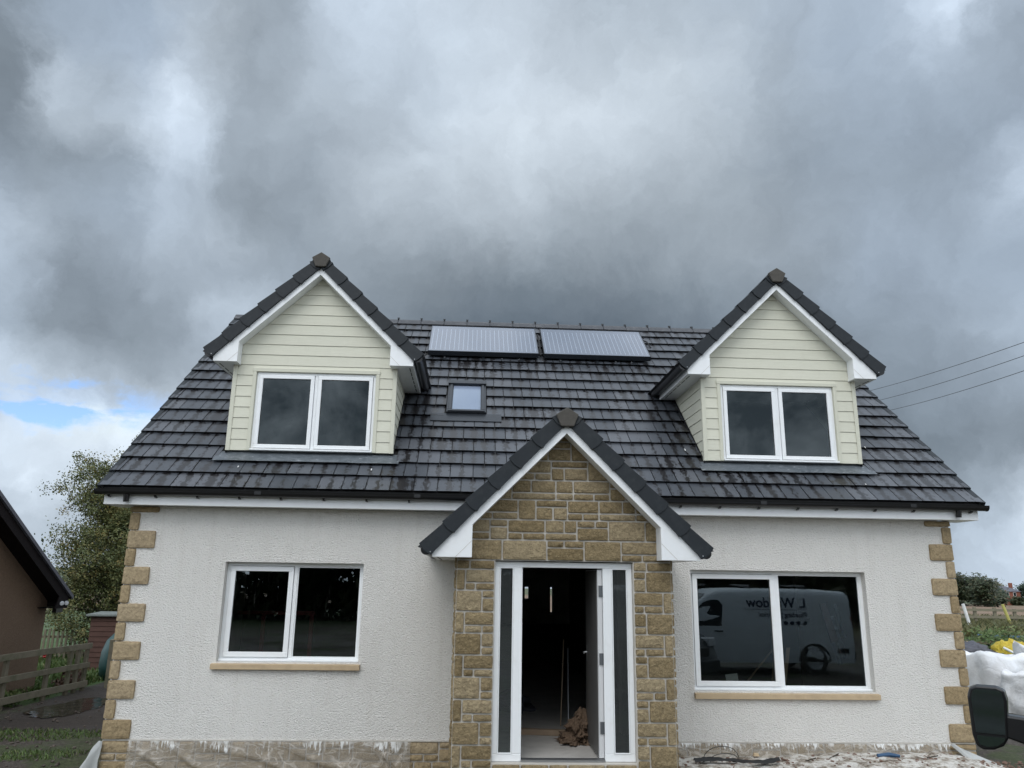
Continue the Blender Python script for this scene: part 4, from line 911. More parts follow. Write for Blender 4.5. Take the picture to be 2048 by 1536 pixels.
# ---- eaves
e_ = MB()
for a, b_ in ((RXL + 0.06, PCX - 0.72), (PCX + 0.72, RXR - 0.06)):
    e_.box(a, b_, -0.232, -0.21, WT, 2.845)
fas = part(e_, 'fascia', M['upvc'], bevel=0.003, split=sx(1))
e_ = MB()
for a, b_ in ((RXL + 0.06, PCX - 1.50), (PCX + 1.50, RXR - 0.06)):
    e_.box(a, b_, -0.21, 0.0, WT + 0.004, WT + 0.016)
e_.box(PCX - 1.5, PCX + 1.5, -0.21, 0.0, WT + 0.004, WT + 0.016)
part(e_, 'soffit', M['upvc'], split=lambda c: (c.x > PCX - 1.5) + (c.x > PCX + 1.5))
e_ = MB()
for (a, b_) in ((RXL + 0.05, XL), (XR, RXR - 0.05)):       # boxed ends under the verge
    e_.box(a, b_, -0.209, 0.25, WT - 0.0, WT + 0.015)
    pts = [(-0.2095, WT + 0.0155), (-0.2095, roofz(-0.2095) - 0.05), (0.6, roofz(0.6) - 0.05), (0.6, roofz(0.6) - 0.2), (0.28, WT + 0.0155)]
    xa = a if a < 0 else b_ - 0.02
    e_.yz(pts, xa, xa + 0.02)
    for s0, s1 in ((0.6, RIDGE_Y),):
        e_.yz([(s0, roofz(s0) - 0.2), (s0, roofz(s0) - 0.05), (s1, roofz(s1) - 0.05), (s1, roofz(s1) - 0.2)], xa, xa + 0.02)
part(e_, 'bargeboard', M['upvc'], split=sx(1))

def gutter(parent, p0, p1, r=0.058, name='gutter', back=None):
    """half round gutter from p0 to p1; opens upwards"""
    p0, p1 = Vector(p0), Vector(p1); d = (p1 - p0).normalized(); side = d.cross(Z3).normalized()
    g_ = MB(); n = 10; rings = []
    L = (p1 - p0).length; st = max(1, int(L / 2))
    outer = [(math.cos(a) * r, -math.sin(a) * r) for a in [math.pi * k / n for k in range(n + 1)]]
    inner = [(x * 0.93, y * 0.93) for x, y in outer][::-1]
    lip = [(outer[-1][0] - 0.006, 0.010), ]
    prof = [(outer[0][0] + 0.005, 0.0), (outer[0][0] + 0.005, 0.011), (outer[0][0] - 0.006, 0.011)] 
    shape = [(r + 0.004, 0.012)] + outer + [(-r - 0.004, 0.012), (-r + 0.006, 0.012)] + inner + [(r - 0.006, 0.012)]
    for i in range(st + 1):
        c = p0 + d * L * i / st
        rings.append([g_.vert(c + side * x + Z3 * z) for x, z in shape])
    m_ = len(shape)
    for a, b_ in zip(rings, rings[1:]):
        for k in range(m_): g_.face((a[k], a[(k + 1) % m_], b_[(k + 1) % m_], b_[k]))
    # end caps
    for c in (p0, p1):
        ring = [g_.vert(c + side * x * 1.06 + Z3 * z * 1.06) for x, z in [(r, 0.012)] + outer + [(-r, 0.012)]]
        ring2 = [g_.vert(c + (d if c is p0 else -d) * -0.012 + side * x * 1.06 + Z3 * z * 1.06) for x, z in [(r, 0.012)] + outer + [(-r, 0.012)]]
        g_.face(ring); g_.face(ring2[::-1])
        for k in range(len(ring)): g_.face((ring[k], ring2[k], ring2[(k + 1) % len(ring)], ring[(k + 1) % len(ring)]))
    return part(g_, name, M['black_plastic'], parent, smooth=False)
GY, GZ = -0.298, 2.872
def eave_gutter(a, b_, brk, outlet):
    gt = gutter(HP, (a, GY, GZ), (b_, GY, GZ))
    for x in brk:
        c = MB(); c.prism([(0, -0.233, 2.80), (0, -0.233, 2.788), (0, -0.262, 2.786), (0, -0.285, 2.797), (0, -0.300, 2.812), (0, -0.285, 2.82), (0, -0.262, 2.80)], (x - 0.012, 0, 0), (x + 0.012, 0, 0))
        part(c, 'bracket', M['black_plastic'], gt)
    c = MB(); c.tube([(outlet, -0.292, 2.83), (outlet, -0.280, 2.73)], [0.036, 0.034], 12); part(c, 'outlet', M['black_plastic'], gt)
    c = MB(); xx = a if a < 0 else b_
    ju = MB()
    for jx in [a + 2.0 * q for q in range(1, int((b_ - a) / 2) + 1)]:
        ju.box(jx - 0.04, jx + 0.04, GY - 0.064, GY - 0.056, GZ - 0.03, GZ + 0.014)
    if ju.v: part(ju, 'gutter_joint', M['black_plastic'], gt, split=lambda c: int(c.x * 2))
eave_gutter(RXL - 0.01, PCX - 0.74, [-4.55 + 0.0, -3.98, -3.46, -2.94, -2.42, -1.88, -1.34, -0.8], -4.33)
eave_gutter(PCX + 0.74, RXR + 0.015, [2.72, 3.24, 3.76, 4.28, 4.8, 5.32, 5.84, 6.62], 6.44)

# ---- tiled roof surfaces
def tiles(mb, org, U, S, Nn, u0, u1, smax, holes=None, gauge=0.345, tw=0.3055, first=0.263, stag=0.1528, umin=None, umax=None, t=0.034, lift=0.043):
    """org at eave; U along eave, S up slope, Nn out of the roof. holes(s_lo,s_hi)->list of (a,b) u intervals to skip
       umin/umax(s): optional sloping limits"""
    nrow = int(math.ceil(smax / gauge))
    for i in range(nrow):
        s0 = i * gauge; s1 = min(s0 + gauge + 0.045, smax + 0.0)
        if s1 - s0 < 0.06: continue
        lo = u0 if umin is None else max(u0, umin(s0 + gauge * 0.5)); hi = u1 if umax is None else min(u1, umax(s0 + gauge * 0.5))
        edges = [u0]; u = u0 + first - (stag if i % 2 else 0)
        while u < u1: edges.append(u); u += tw
        edges.append(u1)
        for a, b_ in zip(edges, edges[1:]):
            a0, b0 = max(a, lo), min(b_, hi)
            segs = [(a0, b0)]
            if holes:
                for (h0, h1) in holes(s0, min(s0 + gauge, smax)):
                    ns = []
                    for (p, q) in segs:
                        if h1 <= p or h0 >= q: ns.append((p, q)); continue
                        if h0 > p: ns.append((p, h0))
                        if h1 < q: ns.append((h1, q))
                    segs = ns
            for (p, q) in segs:
                if q - p < 0.012: continue
                mb.cur = (random.random(), random.random(), random.random())
                j = random.uniform(-0.0025, 0.0025); ds = random.uniform(-0.003, 0.003); g_ = 0.0048
                p_, q_ = p + (g_ if p == a else 0), q - (g_ if q == b_ else 0)
                lb = lift + j; sk = random.uniform(-0.0015, 0.0015)
                frac = (s1 - s0) / (gauge + 0.045)
                zt = 0.004 + (lb - 0.004) * (1 - frac) + 0.0
                P = lambda u, s, n: org + U * u + S * s + Nn * n
                k = len(mb.v)
                fl_ = (p - a) / (b_ - a if (b_ - a) > 0.2 else tw); fr_ = 1 - (b_ - q) / (b_ - a if (b_ - a) > 0.2 else tw)
                pts = [P(p_, s0 + ds + 0.022, lb - t), P(q_, s0 + ds + 0.022, lb - t + sk), P(q_, s1, zt - 0.004), P(p_, s1, zt - 0.004),
                       P(p_, s0 + ds, lb), P(q_, s0 + ds, lb + sk), P(q_, s1, zt), P(p_, s1, zt)]
                for w_ in pts: mb.vert(w_)
                for fi, f_ in enumerate(((0, 3, 2, 1), (4, 5, 6, 7), (0, 1, 5, 4), (1, 2, 6, 5), (2, 3, 7, 6), (3, 0, 4, 7))):
                    mb.face([k + i_ for i_ in f_], [(fl_, 0), (fr_, 0), (fr_, 1), (fl_, 1)] if fi == 1 else [(0.5, 0)] * 4)
def leadholes_front(s0, s1):
    sm = (s0 + s1) / 2; r_ = []
    for c in (-2.242, 4.40):
        y = EY + sm * cT; z = roofz(y)
        if s0 > 0.55:
            if z < 4.75: r_.append((c - 1.20, c + 1.20) if s1 < 1.1 else (c - 1.125, c + 1.125))
            else:
                hw = (6.22 - z) / math.tan(R(44.3)) - 0.12
                if hw > 0.05: r_.append((c - min(1.12, hw), c + min(1.12, hw)))
    if s1 > 2.08 and s0 < 3.0: r_.append((-0.437, 0.197))
    return r_
rt = MB()
SL = (RIDGE_Y - EY) / cT - 0.03
tiles(rt, Vector((0, EY, EZ)), X3, Vector((0, cT, sT)), Vector((0, -sT, cT)), RXL, RXR, SL, holes=leadholes_front)
roof = part(rt, 'roof', M['tile'], tint=True); roof['label'] = 'wet charcoal concrete tile roof'
rt = MB(); rt2o = Vector((0, 2 * RIDGE_Y - EY, EZ))
tiles(rt, rt2o, X3, Vector((0, -cT, sT)), Vector((0, sT, cT)), RXL, RXR, SL)
part(rt, 'rear_roof_slope', M['tile'], roof, tint=True)
dk = MB()
dk.prism([(0, EY + 0.03, roofz(EY + 0.03) - 0.012), (0, RIDGE_Y, roofz(RIDGE_Y) - 0.012), (0, RIDGE_Y, roofz(RIDGE_Y) - 0.05), (0, EY + 0.03, roofz(EY + 0.03) - 0.05)], (RXL + 0.03, 0, 0), (RXR - 0.03, 0, 0))
yy = 2 * RIDGE_Y - EY
dk.prism([(0, yy - 0.03, roofz(EY + 0.03) - 0.012), (0, RIDGE_Y + 0.001, roofz(RIDGE_Y) - 0.012), (0, RIDGE_Y + 0.001, roofz(RIDGE_Y) - 0.05), (0, yy - 0.03, roofz(EY + 0.03) - 0.05)], (RXL + 0.03, 0, 0), (RXR - 0.03, 0, 0))
part(dk, 'roof_deck', M['black_matt'], roof)
# stepped dry verge on both gable ends of the main roof
vb = MB()
for xa, sgn in ((RXL, -1), (RXR, 1)):
    i = 0
    while i * 0.345 < SL:
        s0 = i * 0.345 - 0.01; s1 = min(s0 + 0.36, SL)
        O = Vector((0, EY, EZ)); S_ = Vector((0, cT, sT)); Nn_ = Vector((0, -sT, cT))
        q = [O + S_ * s0 + Nn_ * -0.085, O + S_ * s1 + Nn_ * -0.085, O + S_ * s1 + Nn_ * 0.016, O + S_ * s0 + Nn_ * 0.040]
        vb.prism(q, (xa + sgn * 0.002, 0, 0), (xa + sgn * 0.022, 0, 0))
        q = [O + S_ * s0 + Nn_ * 0.030, O + S_ * s1 + Nn_ * 0.0085, O + S_ * s1 + Nn_ * 0.0165, O + S_ * s0 + Nn_ * 0.0405]
        vb.prism(q, (xa - sgn * 0.055, 0, 0), (xa + sgn * 0.0015, 0, 0))
        i += 1
part(vb, 'verge_tiles', M['verge'], roof, split=sx(1))
# ridge tiles
rz0 = roofz(RIDGE_Y)
rb = MB(); x = RXL - 0.02; k = 0
prof = [(-0.15, -0.085), (-0.075, 0.0), (-0.03, 0.035), (0.03, 0.035), (0.075, 0.0), (0.15, -0.085), (0.13, -0.10), (0.0, 0.01), (-0.13, -0.10)]
while x < RXR:
    x1 = min(x + 0.452, RXR + 0.02)
    jz = random.uniform(-0.002, 0.002)
    rb.prism([(0, RIDGE_Y + p, rz0 + q + 0.012 + jz) for p, q in prof], (x + 0.004, 0, 0), (x1 - 0.004, 0, 0)); x = x1
part(rb, 'ridge_tiles', M['ridge'], roof, bevel=0.004)
ub = MB(); x = RXL - 0.02 + 0.452
while x < RXR - 0.1:
    ub.box(x - 0.012, x + 0.012, RIDGE_Y - 0.05, RIDGE_Y + 0.05, rz0 + 0.047, rz0 + 0.064)
    ub.prism([(x - 0.012, 0, rz0 + 0.062), (x + 0.012, 0, rz0 + 0.062), (x + 0.026, 0, rz0 + 0.088), (x - 0.026, 0, rz0 + 0.088)], (0, RIDGE_Y - 0.02, 0), (0, RIDGE_Y + 0.02, 0))
    x += 0.452
part(ub, 'ridge_clip', M['black_plastic'], roof, split=lambda c: int((c.x - RXL + 0.02 + 0.226) / 0.452))

# ---- gables (both dormers and the porch share the build)
def gable(par, cx, yb, yw, zi, hin, zcor, zbot, hout, ztl, ncap, ulen, nun, yback, pitch, first_tile_front, wallhalf, swap=False):
    tn = math.tan(pitch); c_, s_ = math.cos(pitch), math.sin(pitch)
    zu = ztl + hout * tn            # apex of the line along the lower edge of the verge units
    # bargeboards
    b_ = MB()
    for sg in (-1, 1):
        pts = [(cx, zi), (cx + sg * hin, zcor), (cx + sg * hin, zbot), (cx + sg * hout, zbot), (cx + sg * hout, zu - hout * tn + 0.03), (cx, zu + 0.03)]
        if sg < 0: pts = pts[::-1]
        b_.xz(pts, yb, yb + 0.02)
    bo = part(b_, 'bargeboard', M['upvc'], par, bevel=0.002, split=sx(cx))
    # mitre joint line on the boxed ends
    j_ = MB()
    for sg in (-1, 1):
        w_ = hout - hin
        a0 = (cx + sg * (hin + 0.004), zbot + w_ * 0.42); a1 = (cx + sg * (hin + w_ * 0.42), zbot + 0.003)
        j_.xz([a0, (a0[0], a0[1] - 0.006), (a1[0] - sg * 0.006, a1[1]), a1], yb - 0.0015, yb - 0.0002)
    part(j_, 'board_joint', M['mortar'], par, split=sx(cx))
    # soffit boxes: bottom, inner face, sloping gable soffit
    f_ = MB()
    for sg in (-1, 1):
        a, d = cx + sg * hin, cx + sg * hout
        f_.box(a, a + sg * 0.012, yb + 0.02, yw - 0.001, zbot + 0.012, zcor + 0.01)      # inner cheek of box
        f_.box(a, d, yb + 0.02, yback, zbot + 0.0, zbot + 0.0118)                        # underside, running back along the eaves
        f_.xz([(cx, zi + 0.0), (cx + sg * hin, zcor), (cx + sg * hin, zcor + 0.012), (cx, zi + 0.012)], yb + 0.0205, yw - 0.001)
    part(f_, 'soffit', M['upvc'], par, split=sx(cx))
    v_ = MB()                                                                          # vent slots
    for sg in (-1, 1):
        x_ = cx + sg * (hout - 0.055); y_ = yb + 0.12
        while y_ + 0.2 < yback:
            v_.box(x_ - 0.006, x_ + 0.006, y_, y_ + 0.19, zbot - 0.002, zbot - 0.0004); y_ += 0.24
    part(v_, 'soffit_vent', M['black_matt'], par, split=sx(cx))
    s2 = MB()
    for sg in (-1, 1):                                                                 # side fascias
        d = cx + sg * hout
        s2.box(d - sg * 0.018, d, yb + 0.0205, yback, zbot + 0.012, zbot + 0.135)
    part(s2, 'side_fascia', M['upvc'], par, split=sx(cx))
    # verge units
    vm = MB()
    H = 0.158
    for sg in (-1, 1):
        S_ = Vector((-sg * c_, 0, s_)); Nn_ = Vector((sg * s_, 0, c_))
        E = Vector((cx + sg * (hout + 0.03 * 1), 0, zu - (hout + 0.03) * tn))
        total = (hout + 0.03) / c_
        for i in range(nun):
            a = i * ulen; bq = min((i + 1) * ulen + 0.03, total + 0.0)
            if a > total - 0.05: break
            h0, h1 = H + 0.010, H - 0.012
            yf0, yf1 = yb - 0.045, yb - 0.030
            pts = []
            prof_ = [(a + 0.020, -0.012), (a + 0.004, 0.03), (a - 0.004, 0.075), (a - 0.002, 0.12), (a + 0.008, h0), (bq, h1), (bq, 0.0), (a + 0.08, -0.004)]
            k = len(vm.v)
            for (ss, nn_) in prof_:
                f = (ss - a) / (bq - a); y_ = yf0 + (yf1 - yf0) * f
                vm.vert(E + S_ * ss + Nn_ * nn_ + Vector((0, y_, 0)))
            for (ss, nn_) in prof_:
                vm.vert(E + S_ * ss + Nn_ * nn_ + Vector((0, yb - 0.002, 0)))
            n = len(prof_)
            vm.face(range(k, k + n)); vm.face(list(range(k + n, k + 2 * n))[::-1])
            for q in range(n): vm.face((k + q, k + n + q, k + n + (q + 1) % n, k + (q + 1) % n))
            # top flange returning over the tiles
            fl_ = [E + S_ * (a + 0.008) + Nn_ * (h0 - 0.006), E + S_ * bq + Nn_ * (h1 - 0.006), E + S_ * bq + Nn_ * (h1 + 0.0), E + S_ * (a + 0.008) + Nn_ * (h0 + 0.0)]
            vm.prism(fl_, (0, yb - 0.0015, 0), (0, yb + 0.09, 0))
    part(vm, 'verge_tiles', M['verge'], par, bevel=0.004, split=sx(cx))
    sc_ = MB()
    for sg in (-1, 1):
        S_ = Vector((-sg * c_, 0, s_)); Nn_ = Vector((sg * s_, 0, c_)); E = Vector((cx + sg * (hout + 0.03), 0, zu - (hout + 0.03) * tn))
        p = E + S_ * 0.035 + Nn_ * 0.018
        sc_.lathe(p + Vector((0, yb - 0.045, 0)), (0, -1, 0), [(0.0, 0.004), (0.006, 0.003), (0.008, 0.0)], 8)
    part(sc_, 'screw_cap', M['steel'], par, split=sx(cx))
    # ridge end cap + ridge tiles
    zr = zu + (H) / c_
    rm = MB()
    capz = ncap
    cp = [(cx, capz), (cx + 0.128, capz - 0.082), (cx + 0.072, capz - 0.218), (cx - 0.072, capz - 0.218), (cx - 0.128, capz - 0.082)]
    rm.xz(cp, yb - 0.075, yb - 0.02)
    part(rm, 'ridge_end_cap', M['ridgecap'], par, bevel=0.008)
    rr = MB(); y_ = yb - 0.02
    rp = [(cx, capz - 0.004), (cx + 0.118, capz - 0.082), (cx + 0.13, capz - 0.11), (cx, capz - 0.03), (cx - 0.13, capz - 0.11), (cx - 0.118, capz - 0.082)]
    ridge_end = RIDGE_Y if swap else first_tile_front
    while y_ < ridge_end:
        rr.xz(rp, y_ + 0.002, min(y_ + 0.45, ridge_end) - 0.002); y_ += 0.45
    part(rr, 'ridge_tiles', M['ridge'], par)
    # tiled slopes: eave line runs along Y
    tm = MB()
    for sg in (-1, 1):
        S_ = Vector((-sg * c_, 0, s_)); Nn_ = Vector((sg * s_, 0, c_)); E = Vector((cx + sg * (hout + 0.05), 0, zu - (hout + 0.05) * tn)) + Nn_ * (H - 0.045)
        tot = (hout + 0.05) / c_
        # the slope dies into the main roof: limit Y by the height
        def lim(s, E=E, S_=S_): return (E.z + S_.z * s - EZ) * cT / sT + EY + 0.25
        tiles(tm, E + Vector((0, 0, 0)), Y3, S_, Nn_, yb + 0.01, lim(tot) , tot - 0.01, umax=lim, gauge=tot / 6.0)
    part(tm, 'tiled_slope', M['tile'], par, tint=True, split=sx(cx))
    dm = MB()
    for sg in (-1, 1):
        E = (cx + sg * (hout - 0.0), zu - (hout) * tn + (H - 0.06) / c_)
        a = (cx, zu + (H - 0.06) / c_)
        dm.xz([E, a, (a[0], a[1] - 0.05), (E[0], E[1] - 0.05)], yb + 0.022, min(yback + 0.2, first_tile_front))
    part(dm, 'roof_deck', M['black_matt'], par, split=sx(cx))
    # gutters along the eaves
    for sg in (-1, 1):
        gx = cx + sg * (hout + 0.064); gz0 = ztl + 0.035
        go = gutter(par, (gx, yb + 0.0, gz0), (gx, yback + (0.06 if first_tile_front > 2 else -0.01), gz0), r=0.056)
    return zu

PITCH = R(44.3)
YB_D, YD = 0.18, 0.38
for di, cx in enumerate((-2.242, 4.40)):
    hw = 1.12
    # cladding
    cb = MB(); zb, zt = 1.65 + 1.87 - 0.0, 0
    zb = 3.515
    zi = 6.04
    wx0, wx1, wz0, wz1 = cx - 0.812, cx + 0.846, 3.545, 4.63
    if di == 1: wx0, wx1 = cx - 0.855, cx + 0.80
    P = 0.152
    nrow = int((zi - zb) / P) + 1
    def halfw(z): return min(hw, (zi + 0.03 - z) / math.tan(PITCH)) if z > 5.0 else hw
    for i in range(nrow):
        z0 = zb + i * P; z1 = min(z0 + P - 0.0035, zi)
        h0, h1 = halfw(z0), halfw(z1)
        if h0 < 0.03: continue
        spans = [(-h0, h0, -h1, h1)]
        if z0 < wz1 + 0.03:
            if z1 > wz1 + 0.045:
                # row crosses window head: short pieces at the side up, full above head
                cb.cur = (random.random(), 0, 0)
                cb.hexa([(wx0 - 0.05, YD - 0.013, wz1 + 0.05), (wx1 + 0.05, YD - 0.013, wz1 + 0.05), (wx1 + 0.05, YD + 0.02, wz1 + 0.05), (wx0 - 0.05, YD + 0.02, wz1 + 0.05),
                         (wx0 - 0.05, YD - 0.006, z1), (wx1 + 0.05, YD - 0.006, z1), (wx1 + 0.05, YD + 0.02, z1), (wx0 - 0.05, YD + 0.02, z1)])
            spans = [(-h0, wx0 - 0.05 - cx, -h1, wx0 - 0.05 - cx), (wx1 + 0.05 - cx, h0, wx1 + 0.05 - cx, h1)]
        for (a0, b0, a1, b1) in spans:
            cb.cur = (random.random(), 0, 0)
            cb.hexa([(cx + a0, YD - 0.014, z0), (cx + b0, YD - 0.014, z0), (cx + b0, YD + 0.02, z0), (cx + a0, YD + 0.02, z0),
                     (cx + a1, YD - 0.005, z1), (cx + b1, YD - 0.005, z1), (cx + b1, YD + 0.02, z1), (cx + a1, YD + 0.02, z1)])
    # cheeks
    for sg in (-1, 1):
        xo = cx + sg * hw; xi = cx + sg * (hw - 0.03)
        for i in range(9):
            z0 = zb + i * P; z1 = min(z0 + P - 0.0035, 4.74)
            if z0 > 4.7: break
            y0 = EY + (z0 - EZ) * cT / sT + 0.02; y1 = EY + (z1 - EZ) * cT / sT + 0.02
            y0 = max(y0, YD + 0.03); 
            cb.cur = (random.random(), 0, 0)
            xp = xo + sg * 0.014; xq = xo + sg * 0.005
            A_ = [(xp, YD + 0.0205, z0), (xp, y0, z0), (xi, y0, z0), (xi, YD + 0.0205, z0), (xq, YD + 0.0205, z1), (xq, y1, z1), (xi, y1, z1), (xi, YD + 0.0205, z1)]
            cb.hexa(A_)
    dorm = part(cb, 'dormer', M['clad'], tint=True)
    dorm['label'] = ('left' if di == 0 else 'right') + ' cream boarded dormer'
    # corner + window trims
    tb = MB()
    for sg in (-1, 1):
        x_ = cx + sg * hw
        tb.box(x_ - sg * 0.035, x_ + sg * 0.022, YD - 0.022, YD - 0.0142, zb - 0.006, 4.74)
        tb.box(x_ + sg * 0.0145, x_ + sg * 0.022, YD - 0.0141, YD + 0.05, zb - 0.006, 4.74)
    for a in (wx0 - 0.052, wx1 + 0.004):
        tb.box(a, a + 0.048, YD - 0.024, YD - 0.001, zb + 0.0, wz1 + 0.002)
    tb.box(wx0 - 0.06, wx1 + 0.06, YD - 0.026, YD - 0.001, wz1 + 0.0025, wz1 + 0.052)
    part(tb, 'corner_trim', M['trim_cream'], dorm, bevel=0.003)
    # recess sides of window opening
    ib = MB()
    ib.box(wx0 - 0.05, wx0 - 0.001, YD - 0.0005, YD + 0.2, wz0 - 0.03, wz1 + 0.05); ib.box(wx1 + 0.001, wx1 + 0.05, YD - 0.0005, YD + 0.2, wz0 - 0.03, wz1 + 0.05)
    ib.box(wx0 - 0.001, wx1 + 0.001, YD + 0.1, YD + 0.2, wz0 - 0.03, wz0 - 0.002); ib.box(wx0 - 0.001, wx1 + 0.001, YD - 0.0005, YD + 0.2, wz1 + 0.001, wz1 + 0.05)
    ib.box(cx - hw + 0.035, cx + hw - 0.035, YD + 0.2, YD + 0.26, 4.7, 5.9) if False else None
    ib.xz([(cx - hw + 0.03, wz1 + 0.051), (cx + hw - 0.03, wz1 + 0.051), (cx + hw - 0.03, 5.0), (cx, 5.98), (cx - hw + 0.03, 5.0)], YD + 0.021, YD + 0.06)
    ib.box(cx - hw + 0.031, wx0 - 0.051, YD + 0.021, YD + 0.06, zb, wz1 + 0.05); ib.box(wx1 + 0.051, cx + hw - 0.031, YD + 0.021, YD + 0.06, zb, wz1 + 0.05)
    part(ib, 'dormer_lining', M['trim_cream'], dorm)
    rm_ = MB()
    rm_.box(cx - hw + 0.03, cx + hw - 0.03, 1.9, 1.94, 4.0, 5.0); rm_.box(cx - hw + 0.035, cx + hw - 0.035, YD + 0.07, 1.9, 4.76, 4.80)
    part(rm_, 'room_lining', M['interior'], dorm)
    w = window(wx0, wx1, wz0 - 0.03, wz1, YD + 0.012, [(0, 0.487, 'sash'), (0.513, 1, 'sash')], glass='glass_up', fw=0.035, sw=0.052)
    w['label'] = 'white two pane window of the ' + ('left' if di == 0 else 'right') + ' dormer'
    nb = MB(); nb.box(wx0, wx1, YD - 0.045, YD + 0.011, wz0 - 0.029, wz0 - 0.006); part(nb, 'cill_nosing', M['upvc'], w, bevel=0.004)
    # lead apron below
    lb = MB()
    yA = EY + 0.565 * cT; zA = 0
    def apron(u, v, cx=cx):
        x = cx + (-1.20 + 2.40 * u) ; 
        if v < 0.5:
            t_ = v / 0.5; y = yA + (YD + 0.05 - yA) * t_; z = roofz(y) + 0.060 * (1 - t_) + 0.016
            x = cx + (-1.24 + 2.48 * u)
        else:
            t_ = (v - 0.5) / 0.5; y = YD + 0.05; z = roofz(y) + 0.012 + (zb + 0.02 - roofz(y)) * t_; x = cx + (-1.24 + 2.48 * u) * (1 - 0.1 * t_ * 0)
            if abs(x - cx) > 1.12: z = roofz(y) + 0.012
        return (x, y + 0.004 * noise.noise(Vector((x * 5, v * 4, 0))), z + 0.005 * noise.noise(Vector((x * 3, v * 3, 8))))
    lb.grid(apron, 48, 6)
    lb2 = lb; part(lb2, 'lead_flashing', M['lead'], dorm, smooth=False)
    # lead soakers up the cheeks
    ls = MB()
    for sg in (-1, 1):
        S_ = Vector((0, cT, sT)); Nn_ = Vector((0, -sT, cT)); O = Vector((cx + sg * (hw + 0.016), EY, EZ))
        ls.prism([O + S_ * 0.86 + Nn_ * 0.0, O + S_ * 2.8 + Nn_ * 0.0, O + S_ * 2.8 + Nn_ * 0.055, O + S_ * 0.86 + Nn_ * 0.055], (0, 0, 0), (sg * 0.004, 0, 0))
    part(ls, 'cheek_flashing', M['black_matt'], dorm, split=sx(cx))
    gable(dorm, cx, YB_D, YD - 0.014, 6.04, 1.05, 5.01, 4.72, 1.376, 4.80, 6.358, 0.315, 7, 1.86, PITCH, 4.0, hw)
gable(porch, PCX, PY - 0.25, PY - 0.02, 3.462, 1.037, 2.431, 2.08, 1.465, 2.122, 3.750, 0.337, 7, 0.0 - 0.002, R(44.7), 0.9, 1.2)

# ---- skylight
O = Vector((0, EY, EZ)); S_ = Vector((0, cT, sT)); Nn_ = Vector((0, -sT, cT))
def rbox(mb, u0, u1, s0, s1, n0, n1):
    P = lambda u, s, n: O + X3 * u + S_ * s + Nn_ * n
    mb.hexa([P(u0, s0, n0), P(u1, s0, n0), P(u1, s1, n0), P(u0, s1, n0), P(u0, s0, n1), P(u1, s0, n1), P(u1, s1, n1), P(u0, s1, n1)])
b_ = MB(); u0, u1, s0, s1 = -0.425, 0.185, 2.13, 3.16
rbox(b_, u0, u0 + 0.085, s0 + 0.085, s1 - 0.085, 0.0, 0.075); rbox(b_, u1 - 0.085, u1, s0 + 0.085, s1 - 0.085, 0.0, 0.075)
rbox(b_, u0, u1, s0, s0 + 0.085, 0.0, 0.075); rbox(b_, u0, u1, s1 - 0.085, s1, 0.0, 0.075)
skl = part(b_, 'skylight', M['alu_grey'], bevel=0.006); skl['label'] = 'small grey roof window'
b_ = MB(); rbox(b_, u0 + 0.02, u1 - 0.02, s0 + 0.004, s0 + 0.05, 0.0755, 0.092); rbox(b_, u0 - 0.005, u1 + 0.005, s1 - 0.10, s1 + 0.01, 0.0755, 0.11)
rbox(b_, u0 + 0.03, u0 + 0.07, s0 + 0.055, s1 - 0.105, 0.0755, 0.092); rbox(b_, u1 - 0.07, u1 - 0.03, s0 + 0.055, s1 - 0.105, 0.0755, 0.092)
part(b_, 'cover_strip', M['alu_grey'], skl, bevel=0.004)
b_ = MB(); P = lambda u, s, n: O + X3 * u + S_ * s + Nn_ * n
k = [b_.vert(P(a, c, 0.055)) for a, c in ((u0 + 0.08, s0 + 0.08), (u1 - 0.08, s0 + 0.08), (u1 - 0.08, s1 - 0.08), (u0 + 0.08, s1 - 0.08))]; b_.face(k)
part(b_, 'pane', M['sky_glass'], skl, fix=False)
b_ = MB(); rbox(b_, -0.66, 0.42, 1.90, 2.129, 0.034, 0.040); rbox(b_, -0.433, 0.193, 3.161, 3.2, 0.012, 0.05)
part(b_, 'flashing', M['alu_grey'], skl)

